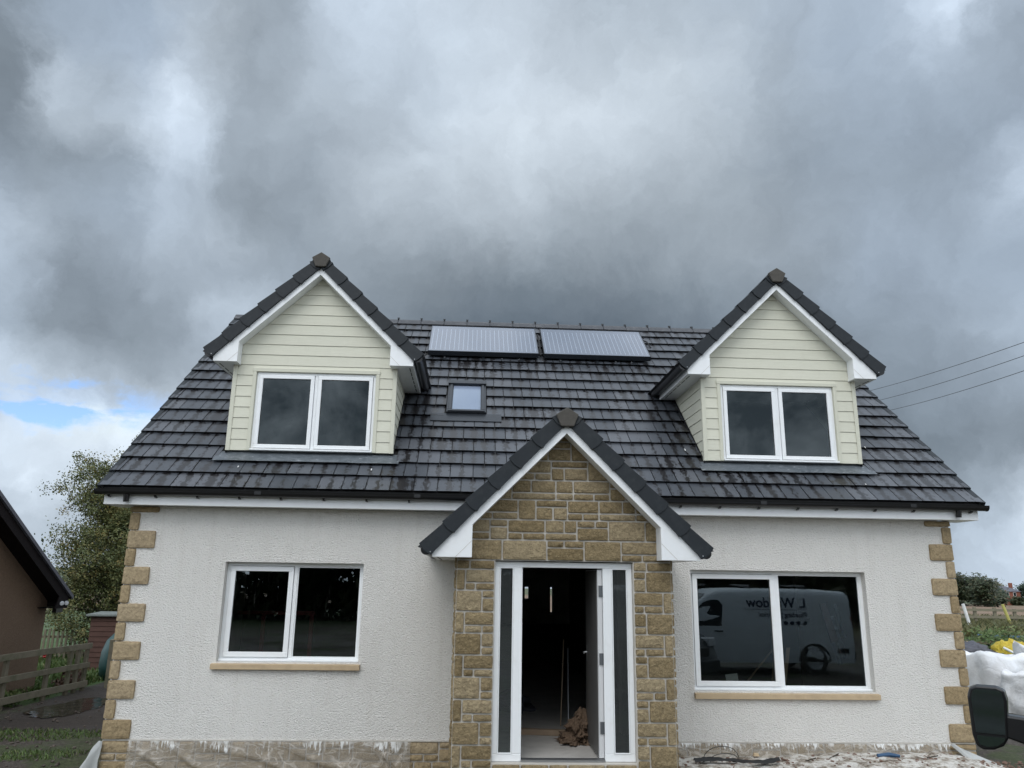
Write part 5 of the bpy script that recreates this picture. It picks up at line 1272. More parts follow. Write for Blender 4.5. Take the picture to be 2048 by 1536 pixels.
# ---- solar panels
for (a, c, nm) in ((-0.845, 1.128, 'left'), (1.222, 3.150, 'right')):
    b_ = MB(); s0, s1 = 4.24, 5.44; n0, n1 = 0.075, 0.165
    rbox(b_, a, c, s0, s0 + 0.012, n0, n1); rbox(b_, a, c, s1 - 0.012, s1, n0, n1)
    rbox(b_, a, a + 0.012, s0 + 0.012, s1 - 0.012, n0, n1); rbox(b_, c - 0.012, c, s0 + 0.012, s1 - 0.012, n0, n1)
    rbox(b_, a + 0.012, c - 0.012, s0 + 0.012, s1 - 0.012, n0, n0 + 0.01)
    sp_ = part(b_, 'solar_panel', M['alu_grey'], bevel=0.002); sp_['label'] = nm + ' of the two flat solar panels on the roof'
    g_ = MB(); k = [g_.vert(P(*q)) for q in ((a + 0.013, s0 + 0.013, n1 - 0.004), (c - 0.013, s0 + 0.013, n1 - 0.004), (c - 0.013, s1 - 0.013, n1 - 0.004), (a + 0.013, s1 - 0.013, n1 - 0.004))]
    g_.face(k, [(0, 0), (1, 0), (1, 1), (0, 1)]); part(g_, 'absorber', M['solar'], sp_)
    g_ = MB()
    for xx in (a + 0.3, (a + c) / 2, c - 0.3):
        rbox(g_, xx - 0.02, xx + 0.02, s0 + 0.02, s1 - 0.02, 0.03, n0 - 0.0005)
        rbox(g_, xx - 0.03, xx + 0.03, s0 - 0.10, s0 + 0.05, 0.034, 0.045)
    rbox(g_, a + 0.02, c - 0.02, s0 + 0.10, s0 + 0.14, 0.045, n0 - 0.001)
    part(g_, 'mounting_rail', M['alu_grey'], sp_)
    g_ = MB()
    for xx in (a + 0.3, (a + c) / 2 + 0.33, c - 0.35): g_.lathe(P(xx, s0 - 0.05, 0.06), tuple(-S_), [(0, 0.012), (0.014, 0.010), (0.016, 0)], 8)
    part(g_, 'bolt', M['steel'], sp_)
b_ = MB(); b_.tube([P(-0.82, 4.3, 0.1), P(-0.90, 4.2, 0.08), P(-0.93, 4.0, 0.05), P(-0.93, 3.7, 0.04)], 0.013, 8); b_.tube([P(1.17, 5.3, 0.09), P(1.175, 4.9, 0.12), P(1.17, 4.3, 0.1)], 0.016, 8)
b_.tube([P(3.15, 5.2, 0.1), P(3.26, 5.15, 0.07), P(3.3, 4.95, 0.04)], 0.012, 8)
part(b_, 'solar_pipe', M['black_matt'], split=lambda c: int(c.x / 1.02 + 10))

# small white bird droppings / mortar crumbs on the roof
b_ = MB()
for (u, s) in ((5.80, 1.35), (-1.35, 0.45), (-3.1, 0.46), (5.35, 0.35), (3.05, 1.15)):
    rbox(b_, u, u + random.uniform(0.008, 0.015), s, s + random.uniform(0.02, 0.06), 0.045, 0.050)
part(b_, 'mortar_splash', M['whitepaint'], roof)

# ==================================================================== THINGS ROUND THE HOUSE
def thing_part(mb, name, mat, parent, split=None, **k):
    if split:
        ob = None
        for m2 in split_mb(mb, split): ob = thing_part(m2, name, mat, parent, **k)
        return ob
    o = mb.build(name, mat, None, **k); o.parent = parent
    o.matrix_parent_inverse = world_of(parent).inverted()
    return o
tp = thing_part

# ---- polythene sheets taped along the base course
def sheet(x0, x1, z0, z1, y=-0.03, seed=0, ragged=0.02, lean=0.0):
    b_ = MB()
    def fn(u, v):
        x = x0 + (x1 - x0) * u; z = z0 + (z1 - z0) * v
        z += ragged * noise.noise(Vector((x * 3, 0, seed))) * (1 - v)
        x += 0.05 * noise.noise(Vector((u * 2, v * 3, seed + 4))) * (0.3 if 0.02 < u < 0.98 else 1)
        def tri(q): q = q - math.floor(q); return (q / 0.22 if q < 0.22 else (1 - q) / 0.78)
        w_ = noise.noise(Vector((x * 0.9, z * 0.8, seed + 1)))
        f1 = tri(x * 1.15 + z * (1.9 + 1.2 * math.sin(seed)) + w_ * 1.3) ** 2; f2 = tri(x * 2.7 - z * 3.1 + w_ * 2.2) ** 2
        return (x, y - (1 - v) * lean - (0.045 * f1 + 0.018 * f2) * min(1, (1 - v) * 2.2) - 0.004, z)
    b_.grid(fn, int((x1 - x0) * 70) + 2, 26); return b_
o = sheet(-4.03, -0.66, -0.62, RB - 0.008, seed=1, lean=0.03).build('plastic_sheet', M['poly'], smooth=True)
tag(o, 'clear polythene sheet taped along the stone base left of the porch', 'plastic sheet', 'polythene sheets protecting the base of the house')
o = sheet(2.27, 6.12, -0.42, RB - 0.008, seed=5, lean=0.02).build('plastic_sheet', M['poly'], smooth=True)
tag(o, 'clear polythene sheet splashed with white along the base right of the porch', 'plastic sheet', 'polythene sheets protecting the base of the house')
# the loose flap at the left corner
b_ = MB()
def flap(u, v):
    top = Vector((-4.37 + 0.05 * u, -0.03 - 0.03 * u, -0.085)); bot = Vector((-4.50 + 0.15 * u, -0.10, -0.62))
    p = top.lerp(bot, v); p.y -= 0.05 * math.sin(u * 5 + v * 2) * v; p.x += -0.09 * math.sin(v * 2.6) * (1 - u) + 0.025 * noise.noise(Vector((u * 3, v * 4, 2))); return p
b_.grid(flap, 14, 16)
mflap = simple('milky_plastic', (0.40, 0.41, 0.40), 0.4, var=0.12, vscale=8, bump=0.3, bscale=20)
tag(b_.build('plastic_sheet', mflap, smooth=True), 'milky plastic flap hanging off the left front corner of the house', 'plastic sheet')
b_ = MB()
def flap2(u, v):
    top = Vector((6.10 + 0.10 * u, -0.05, -0.09)); bot = Vector((6.35 + 0.42 * u, -0.32 - 0.1 * u, -0.42 + 0.03 * u))
    p = top.lerp(bot, v); p.y -= 0.03 * math.sin(u * 4); p.z += 0.02 * math.sin(u * 5 + v * 3); return p
b_.grid(flap2, 8, 12)
tag(b_.build('plastic_sheet', mflap, smooth=True), 'torn plastic strip trailing from the right front corner of the house', 'plastic sheet')

# ---- lime splashed bank along the wall on the right with rubble
b_ = MB()
def bank(u, v):
    x = 2.30 + 5.2 * u; y = -2.6 + 2.62 * v if x < 6.4 else -2.6 + 3.0 * v
    z0 = gz_(x, y)
    top = -0.235 + 0.055 * smooth(3.6, 5.0, x) - 0.10 * smooth(5.9, 6.9, x)
    z = z0 + (top - z0) * smooth(-2.4, -0.4, y) - 0.05 * (1 - v)
    z += (0.025 * noise.noise(Vector((x * 5, y * 5, 1))) + 0.012 * noise.noise(Vector((x * 16, y * 16, 1)))) * 1.0
    z -= 0.4 * smooth(6.5, 7.4, x)
    return (x, y, z)
b_.grid(bank, 110, 60, uv=False)
tag(b_.build('earth_bank', M['lime'], smooth=True), kind='structure')
def bank_z(x, y):
    z0 = gz_(x, y); top = -0.235 + 0.055 * smooth(3.6, 5.0, x) - 0.10 * smooth(5.9, 6.9, x)
    return z0 + (top - z0) * smooth(-2.4, -0.4, y) - 0.02
def rock(mb, c, r, sd_):
    k = len(mb.v); n1, n2 = 5, 7
    for j in range(n1 + 1):
        for i in range(n2):
            th = math.pi * j / n1; ph = 2 * math.pi * i / n2
            d = Vector((math.sin(th) * math.cos(ph), math.sin(th) * math.sin(ph), math.cos(th) * 0.65))
            rr = r * (0.8 + 0.5 * noise.noise(d * 1.7 + Vector((sd_, 0, 0))))
            mb.vert(Vector(c) + d * rr)
    for j in range(n1):
        for i in range(n2):
            a = k + j * n2 + i; b2 = k + j * n2 + (i + 1) % n2
            mb.face((a, a + n2, b2 + n2, b2))
rnd2 = random.Random(3)
b_ = MB()
for i in range(420):
    x = rnd2.uniform(2.3, 7.0); y = -abs(rnd2.gauss(0, 0.35)) - 0.05
    r_ = rnd2.choice((0.008, 0.012, 0.018, 0.03)); rock(b_, (x, y, bank_z(x, y) + r_ * 0.3), r_, i)
mrub = simple('rubble', (0.16, 0.10, 0.075), 0.9, var=0.7, vscale=6, bump=0.5, bscale=60)
tag(b_.build('rubble', mrub), 'small brown stones and chips scattered on the white splashed bank', 'rubble', kind='stuff')
# loose bits on the bank: named things
b_ = MB(); b_.tube([(5.02, -0.30, -0.165), (5.18, -0.28, -0.16), (5.30, -0.30, -0.17)], [0.02, 0.03, 0.018], 6)
tag(b_.build('offcut', M['blue']), 'dark blue plastic offcut lying on the white bank', 'offcut')
b_ = MB(); b_.hexa([(3.55, -0.12, -0.215), (3.62, -0.13, -0.215), (3.62, -0.09, -0.21), (3.55, -0.08, -0.21), (3.56, -0.12, -0.19), (3.61, -0.12, -0.185), (3.62, -0.09, -0.185), (3.56, -0.09, -0.18)])
tag(b_.build('stone_chip', M['sandstone_sill']), 'tan stone chip against the base under the wide window', 'stone chip')
b_ = MB()
def strip(u, v):
    x = 2.72 + 1.05 * u; y = -0.42 + 0.07 * math.sin(u * 7) + (v - 0.5) * 0.12 * (0.6 + 0.4 * math.sin(u * 9))
    return (x, y, bank_z(x, y) + 0.045 + 0.03 * math.sin(v * 3.1) + 0.018 * noise.noise(Vector((u * 12, v * 5, 1))))
b_.grid(strip, 40, 8)
tag(b_.build('membrane_strip', M['black_matt'], smooth=True), 'crumpled black damp proof membrane strip lying on the bank right of the porch', 'membrane')
b_ = MB()
for k, (rx, rz_, cx_) in enumerate(((0.19, 0.17, 3.10), (0.15, 0.10, 3.12))):
    pts = []
    for i in range(25):
        a = math.pi * (1.05 - 1.1 * i / 24); pts.append((cx_ + rx * math.cos(a) * 1.15, -0.30 + 0.04 * math.cos(a * 2) - k * 0.05, -0.23 + rz_ * math.sin(a) ))
    b_.tube(pts, 0.0045, 6)
pts = [(2.9, -0.34, -0.22), (2.8, -0.4, -0.235), (2.95, -0.46, -0.22), (3.2, -0.44, -0.225), (3.3, -0.36, -0.22)]; b_.tube(pts, 0.0045, 6)
tag(b_.build('cable', M['cable']), 'loops of thin black cable springing from the bank right of the porch', 'cable')
b_ = MB()
for (x0, y0, x1, y1) in ((4.42, -0.30, 4.60, -0.16), (4.1, -0.35, 4.25, -0.30), (5.62, -0.34, 5.78, -0.3)):
    b_.tube([(x0, y0, bank_z(x0, y0) + 0.02), (x1, y1, bank_z(x1, y1) + 0.035)], 0.007, 6)
tag(b_.build('twigs', M['bark']), 'thin dark twigs lying on the bank beneath the wide window', 'twig', kind='stuff')

# ---- things inside the doorway
b_ = MB(); b_.prism([(0.55, 0.03, 0), (1.36, -0.12, 0), (1.37, -0.02, 0), (0.55, 0.13, 0)], (0, 0, -0.004), (0, 0, 0.06))
tag(b_.build('timber_board', M['timber'], bevel=0.004), 'rough timber board laid across the floor inside the front door', 'timber board')
b_ = MB()
def wool(u, v):
    a = u * 2 * math.pi; h = v
    r_ = (0.205 * (1 - h) ** 0.55 + 0.02) * (1 + 0.6 * noise.noise(Vector((math.cos(a) * 1.6, math.sin(a) * 1.6, h * 4))) + 0.35 * noise.noise(Vector((math.cos(a) * 5, math.sin(a) * 5, h * 9))) + 0.35 * noise.noise(Vector((math.cos(a) * 14, math.sin(a) * 14, h * 22))))
    return (1.33 + r_ * math.cos(a) * 0.85 + 0.06 * h, -0.40 + r_ * math.sin(a), 0.0 + 0.36 * h ** 1.3 + 0.05 * noise.noise(Vector((a * 2, h * 6, 3))))
b_.grid(wool, 160, 70)
tag(b_.build('insulation_pile', M['wool'], smooth=True), 'crumpled pile of brown mineral wool inside the front door', 'insulation')
b_ = MB(); b_.tube([(1.24, 0.55, 0.0), (1.33, 0.95, 1.05)], 0.008, 6)
tag(b_.build('metal_strip', M['timber']), 'pale thin strip leaning on the hall wall, left one of two', 'strip', 'thin strips leaning in the hall')
b_ = MB(); b_.tube([(1.33, 0.45, 0.0), (1.37, 0.8, 0.95)], 0.007, 6)
tag(b_.build('metal_strip', M['hinge']), 'darker thin strip leaning by the open door, right one of two', 'strip', 'thin strips leaning in the hall')
b_ = MB()
def heap(u, v):
    a = u * 2 * math.pi; r_ = 0.36 * (1 - v) ** 0.6 * (1 + 0.5 * noise.noise(Vector((math.cos(a) * 2, math.sin(a) * 2, v * 3 + 7))))
    return (0.66 + r_ * math.cos(a), 1.9 + r_ * math.sin(a), 0.26 * v + 0.04 * noise.noise(Vector((a * 2, v * 5, 6))))
b_.grid(heap, 50, 20)
tag(b_.build('rubble_sack', M['tarp'], smooth=True), 'dark crumpled sack lying on the hall floor behind the board', 'sack')

# ---- things behind the window glass
b_ = MB()
b_.box(-3.6, -2.4, 2.45, 2.50, 1.26, 1.32); b_.box(-3.22, -3.16, 2.45, 2.50, 0.0, 1.2599); b_.box(-2.48, -2.42, 2.45, 2.50, 0, 1.2599)
tag(b_.build('trestle', M['red'], bevel=0.004), 'red steel trestle standing behind the left ground floor window', 'trestle')
mpipe = simple('grey_plastic_pipe', (0.16, 0.17, 0.19), 0.5, var=0.1)
pip = []
for i, (x, z) in enumerate(((4.98, 1.40), (5.0, 1.27), (4.93, 1.18), (5.03, 1.55))):
    b_ = MB(); b_.tube([(x + 0.36, 1.05, z - 0.42), (x, 0.50, z)], 0.028, 12); b_.lathe((x, 0.4995, z), (0, -1, 0), [(0.030, 0), (0.012, 0.003)], 12)
    tag(b_.build('pipe', mpipe, smooth=False), ['grey pipe behind the wide window, second highest end of four', 'grey pipe behind the wide window, third highest end of four', 'grey pipe behind the wide window with the lowest end', 'grey pipe behind the wide window with the highest end'][i], 'pipe', 'pipes leaning inside the wide window')
b_ = MB(); b_.hexa([(4.28, 0.42, 1.55), (4.36, 0.42, 1.57), (4.36, 0.44, 1.57), (4.28, 0.44, 1.55), (4.32, 0.42, 1.58), (4.36, 0.42, 1.59), (4.36, 0.44, 1.59), (4.32, 0.44, 1.58)]) if False else b_.prism([(4.78, 0, 1.58), (4.86, 0, 1.60), (5.0, 0, 1.12), (4.90, 0, 1.08)], (0, 0.42, 0), (0, 0.445, 0))
tag(b_.build('board_offcut', simple('rust_board', (0.06, 0.03, 0.022), 0.8, var=0.5, vscale=9)), 'rusty brown board leaning inside the wide window', 'board')
b_ = MB(); b_.tube([(3.62, 0.55, 0.42), (4.22, 0.60, 1.05)], 0.012, 6)
tag(b_.build('timber_batten', M['timber']), 'thin pale batten leaning diagonally inside the wide window', 'batten')
b_ = MB(); b_.prism([(3.40, 0, 0.56), (3.56, 0, 0.56), (3.54, 0, 0.70), (3.38, 0, 0.68)], (0, 0.30, 0), (0, 0.303, 0))
tag(b_.build('paper_notice', M['paper']), 'small pale paper propped inside the left pane of the wide window', 'paper')
for i, (x0, x1) in enumerate(((4.15, 4.25), (4.02, 4.09))):
    b_ = MB(); b_.prism([(x0, 0, 0.5), (x0 + 0.05, 0, 0.5), (x1 + 0.05, 0, 1.02), (x1, 0, 1.02)], (0, 0.36 + i * 0.04, 0), (0, 0.37 + i * 0.04, 0))
    tag(b_.build('timber_batten', M['timber']), ['upright pale batten inside the wide window, right one of two', 'upright pale batten inside the wide window, left one of two'][i], 'batten', 'upright battens in the wide window')

# ---- grass
def blades(mb, n, region, h0, h1, rnd, w=0.012, zf=gz_, cond=None):
    k = 0
    while k < n:
        x, y = region(rnd)
        if cond and not cond(x, y):
            k += 1; continue
        k += 1
        mb.cur = (min(1, max(0, rnd.gauss(0.4, 0.25))), 0, 0)
        a = rnd.uniform(0, 6.28); h = rnd.uniform(h0, h1); z = zf(x, y) - 0.01; l = rnd.uniform(0.2, 0.9) * h
        dx, dy = math.cos(a), math.sin(a); ww = w * rnd.uniform(0.7, 1.4)
        p = [mb.vert((x - dy * ww, y + dx * ww, z)), mb.vert((x + dy * ww, y - dx * ww, z)), mb.vert((x + dx * l * 0.4 + dy * ww * 0.6, y + dy * l * 0.4 - dx * ww * 0.6, z + h * 0.7)), mb.vert((x + dx * l, y + dy * l, z + h))]
        mb.face(p)
rg = random.Random(11)
gcond = lambda x, y: noise.noise(Vector((x * 0.9, y * 1.3, 0.5))) > 0.02 and not (y > 2.7)
b_ = MB(); blades(b_, 16000, lambda r: (r.uniform(-8.2, -4.5), r.uniform(-1.0, 3.0)), 0.02, 0.07, rg, 0.006, cond=gcond)
tag(b_.build('grass', M['grassblade'], tint=True, fix=False), 'short patchy grass on the muddy ground left of the house', 'grass', kind='stuff')
b_ = MB(); blades(b_, 14000, lambda r: (r.uniform(-13, -8.0), r.uniform(5.5, 13.5)), 0.04, 0.16, rg, 0.012)
tag(b_.build('grass', M['grassblade'], tint=True, fix=False), 'bright green grass behind the post and rail fence', 'grass', kind='stuff')
b_ = MB(); blades(b_, 24000, lambda r: (r.uniform(8.5, 26), r.uniform(5.0, 26)), 0.05, 0.22, rg, 0.02)
tag(b_.build('grass', M['grassblade'], tint=True, fix=False), 'green grass of the garden right of the house', 'grass', kind='stuff')
mwg = leaf_mat('dry_weeds', (0.05, 0.06, 0.02), (0.12, 0.12, 0.045), (0.26, 0.22, 0.11))
b_ = MB(); blades(b_, 12000, lambda r: (r.uniform(20, 34), r.uniform(23, 38)), 0.25, 0.75, rg, 0.03)
tag(b_.build('rough_grass', mwg, tint=True, fix=False), 'tall dry grass and weeds along the far fence on the right', 'grass', kind='stuff')

# ---- pebbles and clods on the mud at the left
b_ = MB()
for i in range(700):
    x = rg.uniform(-8, -4.4); y = rg.uniform(-1.2, 5.5); r_ = rg.choice((0.008, 0.012, 0.02, 0.03)); rock(b_, (x, y, gz_(x, y) + r_ * 0.3), r_, i + 0.5)
tag(b_.build('gravel', simple('mud_clods', (0.085, 0.068, 0.055), 0.8, var=0.7, vscale=5)), 'loose stones and clods of mud left of the house', 'gravel', kind='stuff')
# puddles
def puddle(cx_, cy_, rx, ry, sd_, label, n=64):
    b_ = MB(); zt_ = max(gz_(cx_ + rx * 0.6 * a_, cy_ + ry * 0.6 * c_) for a_ in (-1, 0, 1) for c_ in (-1, 0, 1)) + 0.006
    c = b_.vert((cx_, cy_, zt_)); ring = []
    for i in range(n):
        a = 2 * math.pi * i / n; k = 1 + 0.45 * noise.noise(Vector((math.cos(a) * 1.3, math.sin(a) * 1.3, sd_))) + 0.15 * noise.noise(Vector((math.cos(a) * 6, math.sin(a) * 6, sd_)))
        ring.append(b_.vert((cx_ + rx * k * math.cos(a), cy_ + ry * k * math.sin(a), zt_)))
    for i in range(n): b_.face((c, ring[i], ring[(i + 1) % n]))
    o = b_.build('puddle', M['water'], fix=False); tag(o, kind='structure')
puddle(-6.95, 4.75, 0.5, 1.1, 1.0, '')
puddle(-6.3, 5.0, 0.10, 0.25, 2.0, '')
puddle(-6.55, 5.3, 0.08, 0.2, 3.0, '')

# ---- neighbouring bungalow on the left: its gable looks across at the new house
nh = empty('bungalow', (-8.75, 3.0, -0.5)); tag(nh, 'brown roughcast bungalow gable with black eaves at the left edge', 'house')
NX = -8.75; YE, RY_ = 6.85, 2.9; NP = math.tan(R(30.4))
ze = 1.385; zr = ze + (6.93 - RY_) * NP
b_ = MB()
wz = lambda y: ze + (6.93 - abs(y - RY_) - RY_) * NP - 0.12
b_.yz([(2 * RY_ - YE, -0.9), (YE, -0.9), (YE, 1.18), (YE, min(1.3, wz(YE))), (RY_, wz(RY_)), (2 * RY_ - YE, min(1.3, wz(YE)))], NX - 0.3, NX)
b_.box(NX - 9, NX - 0.3, YE - 0.3, YE, -0.9, 1.15); b_.box(NX - 9, NX - 0.3, 2 * RY_ - YE, 2 * RY_ - YE + 0.3, -0.9, 1.15)
tp(b_, 'wall', M['brownharl'], nh)
BX = -8.37
def slope_pts(off0, off1, ya, yb_):
    f = lambda y, o: ze + (6.93 - RY_ - abs(y - RY_)) * NP + o
    return [(ya, f(ya, off0)), (yb_, f(yb_, off0)), (yb_, f(yb_, off1)), (ya, f(ya, off1))]
b_ = MB()
for sg in (-1, 1):
    e = RY_ + sg * (7.03 - RY_)
    b_.yz(slope_pts(-0.02, 0.06, RY_, e), NX - 9, BX + 0.05)
rf = tp(b_, 'roof', M['slate_far'], nh)
b_ = MB()
for sg in (-1, 1):
    e = RY_ + sg * (6.93 - RY_); e2 = RY_ + sg * (6.55 - RY_)
    b_.yz(slope_pts(-0.24, -0.021, RY_, e2), BX - 0.02, BX)
    q = [(e2, ze + (6.93 - 6.55) * NP - 0.24), (e2, ze + (6.93 - 6.55) * NP - 0.021), (e, ze - 0.021), (e, 1.135), (RY_ + sg * (6.45 - RY_), 1.135)]
    b_.yz(q, BX - 0.021, BX - 0.0)
tp(b_, 'bargeboard', M['darkwood'], nh)
b_ = MB()
for sg in (-1, 1):
    e = RY_ + sg * (6.9 - RY_)
    b_.yz(slope_pts(-0.16, -0.145, RY_, e), NX + 0.001, BX - 0.022)
    b_.yz([(RY_ + sg * (6.5 - RY_), 1.14), (RY_ + sg * (6.9 - RY_), 1.14), (RY_ + sg * (6.9 - RY_), 1.155), (RY_ + sg * (6.5 - RY_), 1.155)], NX - 9, BX - 0.022)
    b_.yz([(RY_ + sg * (6.9 - RY_), 1.156), (RY_ + sg * (6.92 - RY_), 1.156), (RY_ + sg * (6.92 - RY_), 1.36), (RY_ + sg * (6.9 - RY_), 1.36)], NX - 9, BX - 0.022)
tp(b_, 'soffit', M['darkwood'], nh)
gutter(nh, (NX - 9, 7.0, 1.36), (BX + 0.03, 7.0, 1.36), r=0.055)
b_ = MB(); b_.box(-8.5, -8.42, 6.60, 6.86, 1.05, 1.1349)
sl = tp(b_, 'security_light', M['black_plastic'], nh)
for yy_ in (6.68, 6.86):
    b_ = MB(); b_.lathe((-8.34, yy_ - 0.05, 1.235), (0.75, -0.65, -0.05), [(0.035, -0.08), (0.046, -0.02), (0.048, 0.0)], 14); lh = tp(b_, 'lamp_head', M['black_plastic'], sl)
    b_ = MB(); b_.lathe((-8.34, yy_ - 0.05, 1.235), (0.75, -0.65, -0.05), [(0.0, 0.008), (0.038, 0.004), (0.044, 0.0)], 14); tp(b_, 'lamp_lens', M['lamp'], sl)

# ---- post and rail fence at the left
def rail(mb, a, b2, h, t_=0.032):
    a, b2 = Vector(a), Vector(b2); d = (b2 - a).normalized(); s_ = d.cross(Z3).normalized() * t_ / 2; w_ = Z3 * h / 2
    p = [a - s_ - w_, a + s_ - w_, b2 + s_ - w_, b2 - s_ - w_, a - s_ + w_, a + s_ + w_, b2 + s_ + w_, b2 - s_ + w_]
    mb.hexa(p)
fA, fB = Vector((-8.45, 0.5, 0)), Vector((-7.72, 6.85, 0))
def fp(t_): return fA.lerp(fB, t_)
fr = empty('post_and_rail_fence', (-8.0, 4.5, -0.45)); tag(fr, 'mossy three rail timber fence in front of the bungalow', 'fence')
for zz, h_ in ((0.40, 0.11), (0.03, 0.10), (-0.33, 0.12)):
    b_ = MB(); n = 4
    for i in range(n):
        a, c = fp(i / n), fp((i + 1) / n); rail(b_, (a.x, a.y, zz + 0.01 * (i % 2)), (c.x, c.y, zz + 0.01 * ((i + 1) % 2)), h_)
    tp(b_, 'rail', M['fence'], fr, bevel=0.004)
for i, (t_, hgt) in enumerate(((0.02, 0.42), (0.22, 0.42), (0.42, 0.42), (0.62, 0.40), (0.80, 0.40), (0.905, 0.40), (0.945, 0.42), (0.99, 0.42))):
    c = fp(t_); b_ = MB(); b_.hexa([(c.x - 0.075, c.y - 0.05, -0.6), (c.x - 0.018, c.y - 0.05, -0.6), (c.x - 0.018, c.y + 0.05, -0.6), (c.x - 0.075, c.y + 0.05, -0.6), (c.x - 0.075, c.y - 0.05, hgt), (c.x - 0.018, c.y - 0.05, hgt), (c.x - 0.018, c.y + 0.05, hgt), (c.x - 0.075, c.y + 0.05, hgt)])
    tp(b_, 'post', M['fence'], fr, bevel=0.004)
fr = empty('post_and_rail_fence', (-7.5, 7.3, -0.45)); tag(fr, 'short length of timber fence with a thick end post by the house corner', 'fence')
for zz in (0.44, 0.12, -0.22):
    b_ = MB(); rail(b_, (-7.42, 7.22, zz), (-4.6, 7.7, zz), 0.085); tp(b_, 'rail', M['fence'], fr, bevel=0.004)
for (x, y) in ((-7.42, 7.15), (-6.0, 7.4), (-4.8, 7.62)):
    b_ = MB(); b_.box(x - 0.06, x + 0.06, y - 0.06, y + 0.05, -0.6, 0.50); tp(b_, 'post', M['fence'], fr, bevel=0.006)
# picket fence beyond
pf = empty('picket_fence', (-12, 12.6, -0.5)); tag(pf, 'grey picket fence beside the brown shed', 'fence')
pa, pb_ = Vector((-12.9, 12.3, 0)), Vector((-10.25, 12.5, 0))
for zz in (-0.28, 0.14):
    b_ = MB(); rail(b_, (pa.x, pa.y, zz), (pb_.x, pb_.y, zz), 0.06, 0.04); tp(b_, 'rail', M['fence_pale'], pf)
for i in range(24):
    c = pa.lerp(pb_, i / 23); b_ = MB(); lean = rg.uniform(-0.02, 0.02); hh = 0.34 + rg.uniform(-0.02, 0.02)
    b_.hexa([(c.x - 0.03, c.y - 0.045, -0.55), (c.x + 0.03, c.y - 0.045, -0.55), (c.x + 0.03, c.y - 0.025, -0.55), (c.x - 0.03, c.y - 0.025, -0.55), (c.x - 0.03 + lean, c.y - 0.045, hh), (c.x + 0.03 + lean, c.y - 0.045, hh), (c.x + 0.03 + lean, c.y - 0.025, hh), (c.x - 0.03 + lean, c.y - 0.025, hh)])
    tp(b_, 'picket', M['fence_pale'], pf)
# shed
shd = empty('shed', (-8.9, 9.6, -0.5)); tag(shd, 'low brown boarded shed with grey felt roof under the tree', 'shed')
b_ = MB()
for i in range(11):
    z = -0.5 + i * 0.12; b_.hexa([(-9.25, 10.0 - 0.012, z), (-7.4, 10.0 - 0.012, z), (-7.4, 10.6, z), (-9.25, 10.6, z), (-9.25, 10.0, z + 0.116), (-7.4, 10.0, z + 0.116), (-7.4, 10.6, z + 0.116), (-9.25, 10.6, z + 0.116)])
tp(b_, 'boarded_wall', M['shed'], shd)
b_ = MB(); b_.hexa([(-9.35, 9.9, 0.82), (-7.3, 9.9, 0.82), (-7.3, 10.7, 0.86), (-9.35, 10.7, 0.86), (-9.35, 9.9, 0.86), (-7.3, 9.9, 0.86), (-7.3, 10.7, 0.90), (-9.35, 10.7, 0.90)])
tp(b_, 'roof', M['felt'], shd)
# green tank
b_ = MB(); b_.lathe((-7.72, 8.75, -0.25), (0, 0, 1), [(0.0, -0.2), (0.56, -0.2), (0.60, 0.1), (0.58, 0.38), (0.50, 0.62), (0.34, 0.80), (0.12, 0.88), (0.0, 0.89)], 28)
tk = tag(b_.build('oil_tank', M['tank'], smooth=True), 'dark green domed oil tank between the shed and the new house', 'tank')
b_ = MB(); b_.tube([(-7.55, 8.0, 0.75), (-7.62, 8.0, 0.2), (-7.70, 8.0, -0.5)], 0.014, 8)
tag(b_.build('pipe', M['whitepaint']), 'thin pale upright pipe in front of the green tank', 'pipe')
# red flower tub / toy
b_ = MB()
for i in range(5): rock(b_, (-9.30 + 0.05 * i + rg.uniform(-.02, .02), 7.75 + rg.uniform(-.1, .1), 0.07 + 0.05 * (i % 3)), 0.045, i + 40)
tag(b_.build('red_flowers', M['redbright']), 'clump of red flowers showing above the top fence rail', 'flowers')
# bronze shrub
def foliage(mb, c, rad, n, size, rnd, squash=1.0, hollow=0.3, clumps=0, cr=0.3):
    c = Vector(c); cl_ = None
    if clumps:
        cl_ = []
        for i in range(clumps):
            d = Vector((rnd.gauss(0, 1), rnd.gauss(0, 1), rnd.gauss(0, 1))).normalized() * rnd.uniform(hollow, 1) ** 0.6
            cl_.append((Vector((d.x * rad[0], d.y * rad[1], d.z * rad[2])), rnd.uniform(0.6, 1.3) * cr, min(1, max(0, rnd.gauss(0.45, 0.22)))))
    for i in range(n):
        if cl_:
            q, r_, tn = rnd.choice(cl_); d = Vector((rnd.gauss(0, 1), rnd.gauss(0, 1), rnd.gauss(0, 1))) * r_ * 0.5
            p = c + q + d
        else:
            d = Vector((rnd.gauss(0, 1), rnd.gauss(0, 1), rnd.gauss(0, 1))).normalized() * rnd.uniform(hollow, 1); p = c + Vector((d.x * rad[0], d.y * rad[1], d.z * rad[2])); tn = 0.5
        mb.cur = (min(1, max(0, tn + rnd.gauss(0, 0.18))), 0, 0)
        u = Vector((rnd.gauss(0, 1), rnd.gauss(0, 1), rnd.gauss(0, 1))).normalized(); w_ = u.orthogonal().normalized(); s_ = size * rnd.uniform(0.6, 1.3)
        k = [mb.vert(p - u * s_), mb.vert(p + w_ * s_ * 0.45), mb.vert(p + u * s_), mb.vert(p - w_ * s_ * 0.45)]; mb.face(k)
b_ = MB(); foliage(b_, (-8.15, 7.05, -0.30), (0.26, 0.24, 0.24), 900, 0.035, rg, clumps=14, cr=0.12)
bs_ = tag(b_.build('shrub', M['shrub'], tint=True, fix=False), 'low bronze coloured shrub behind the three rail fence', 'shrub')
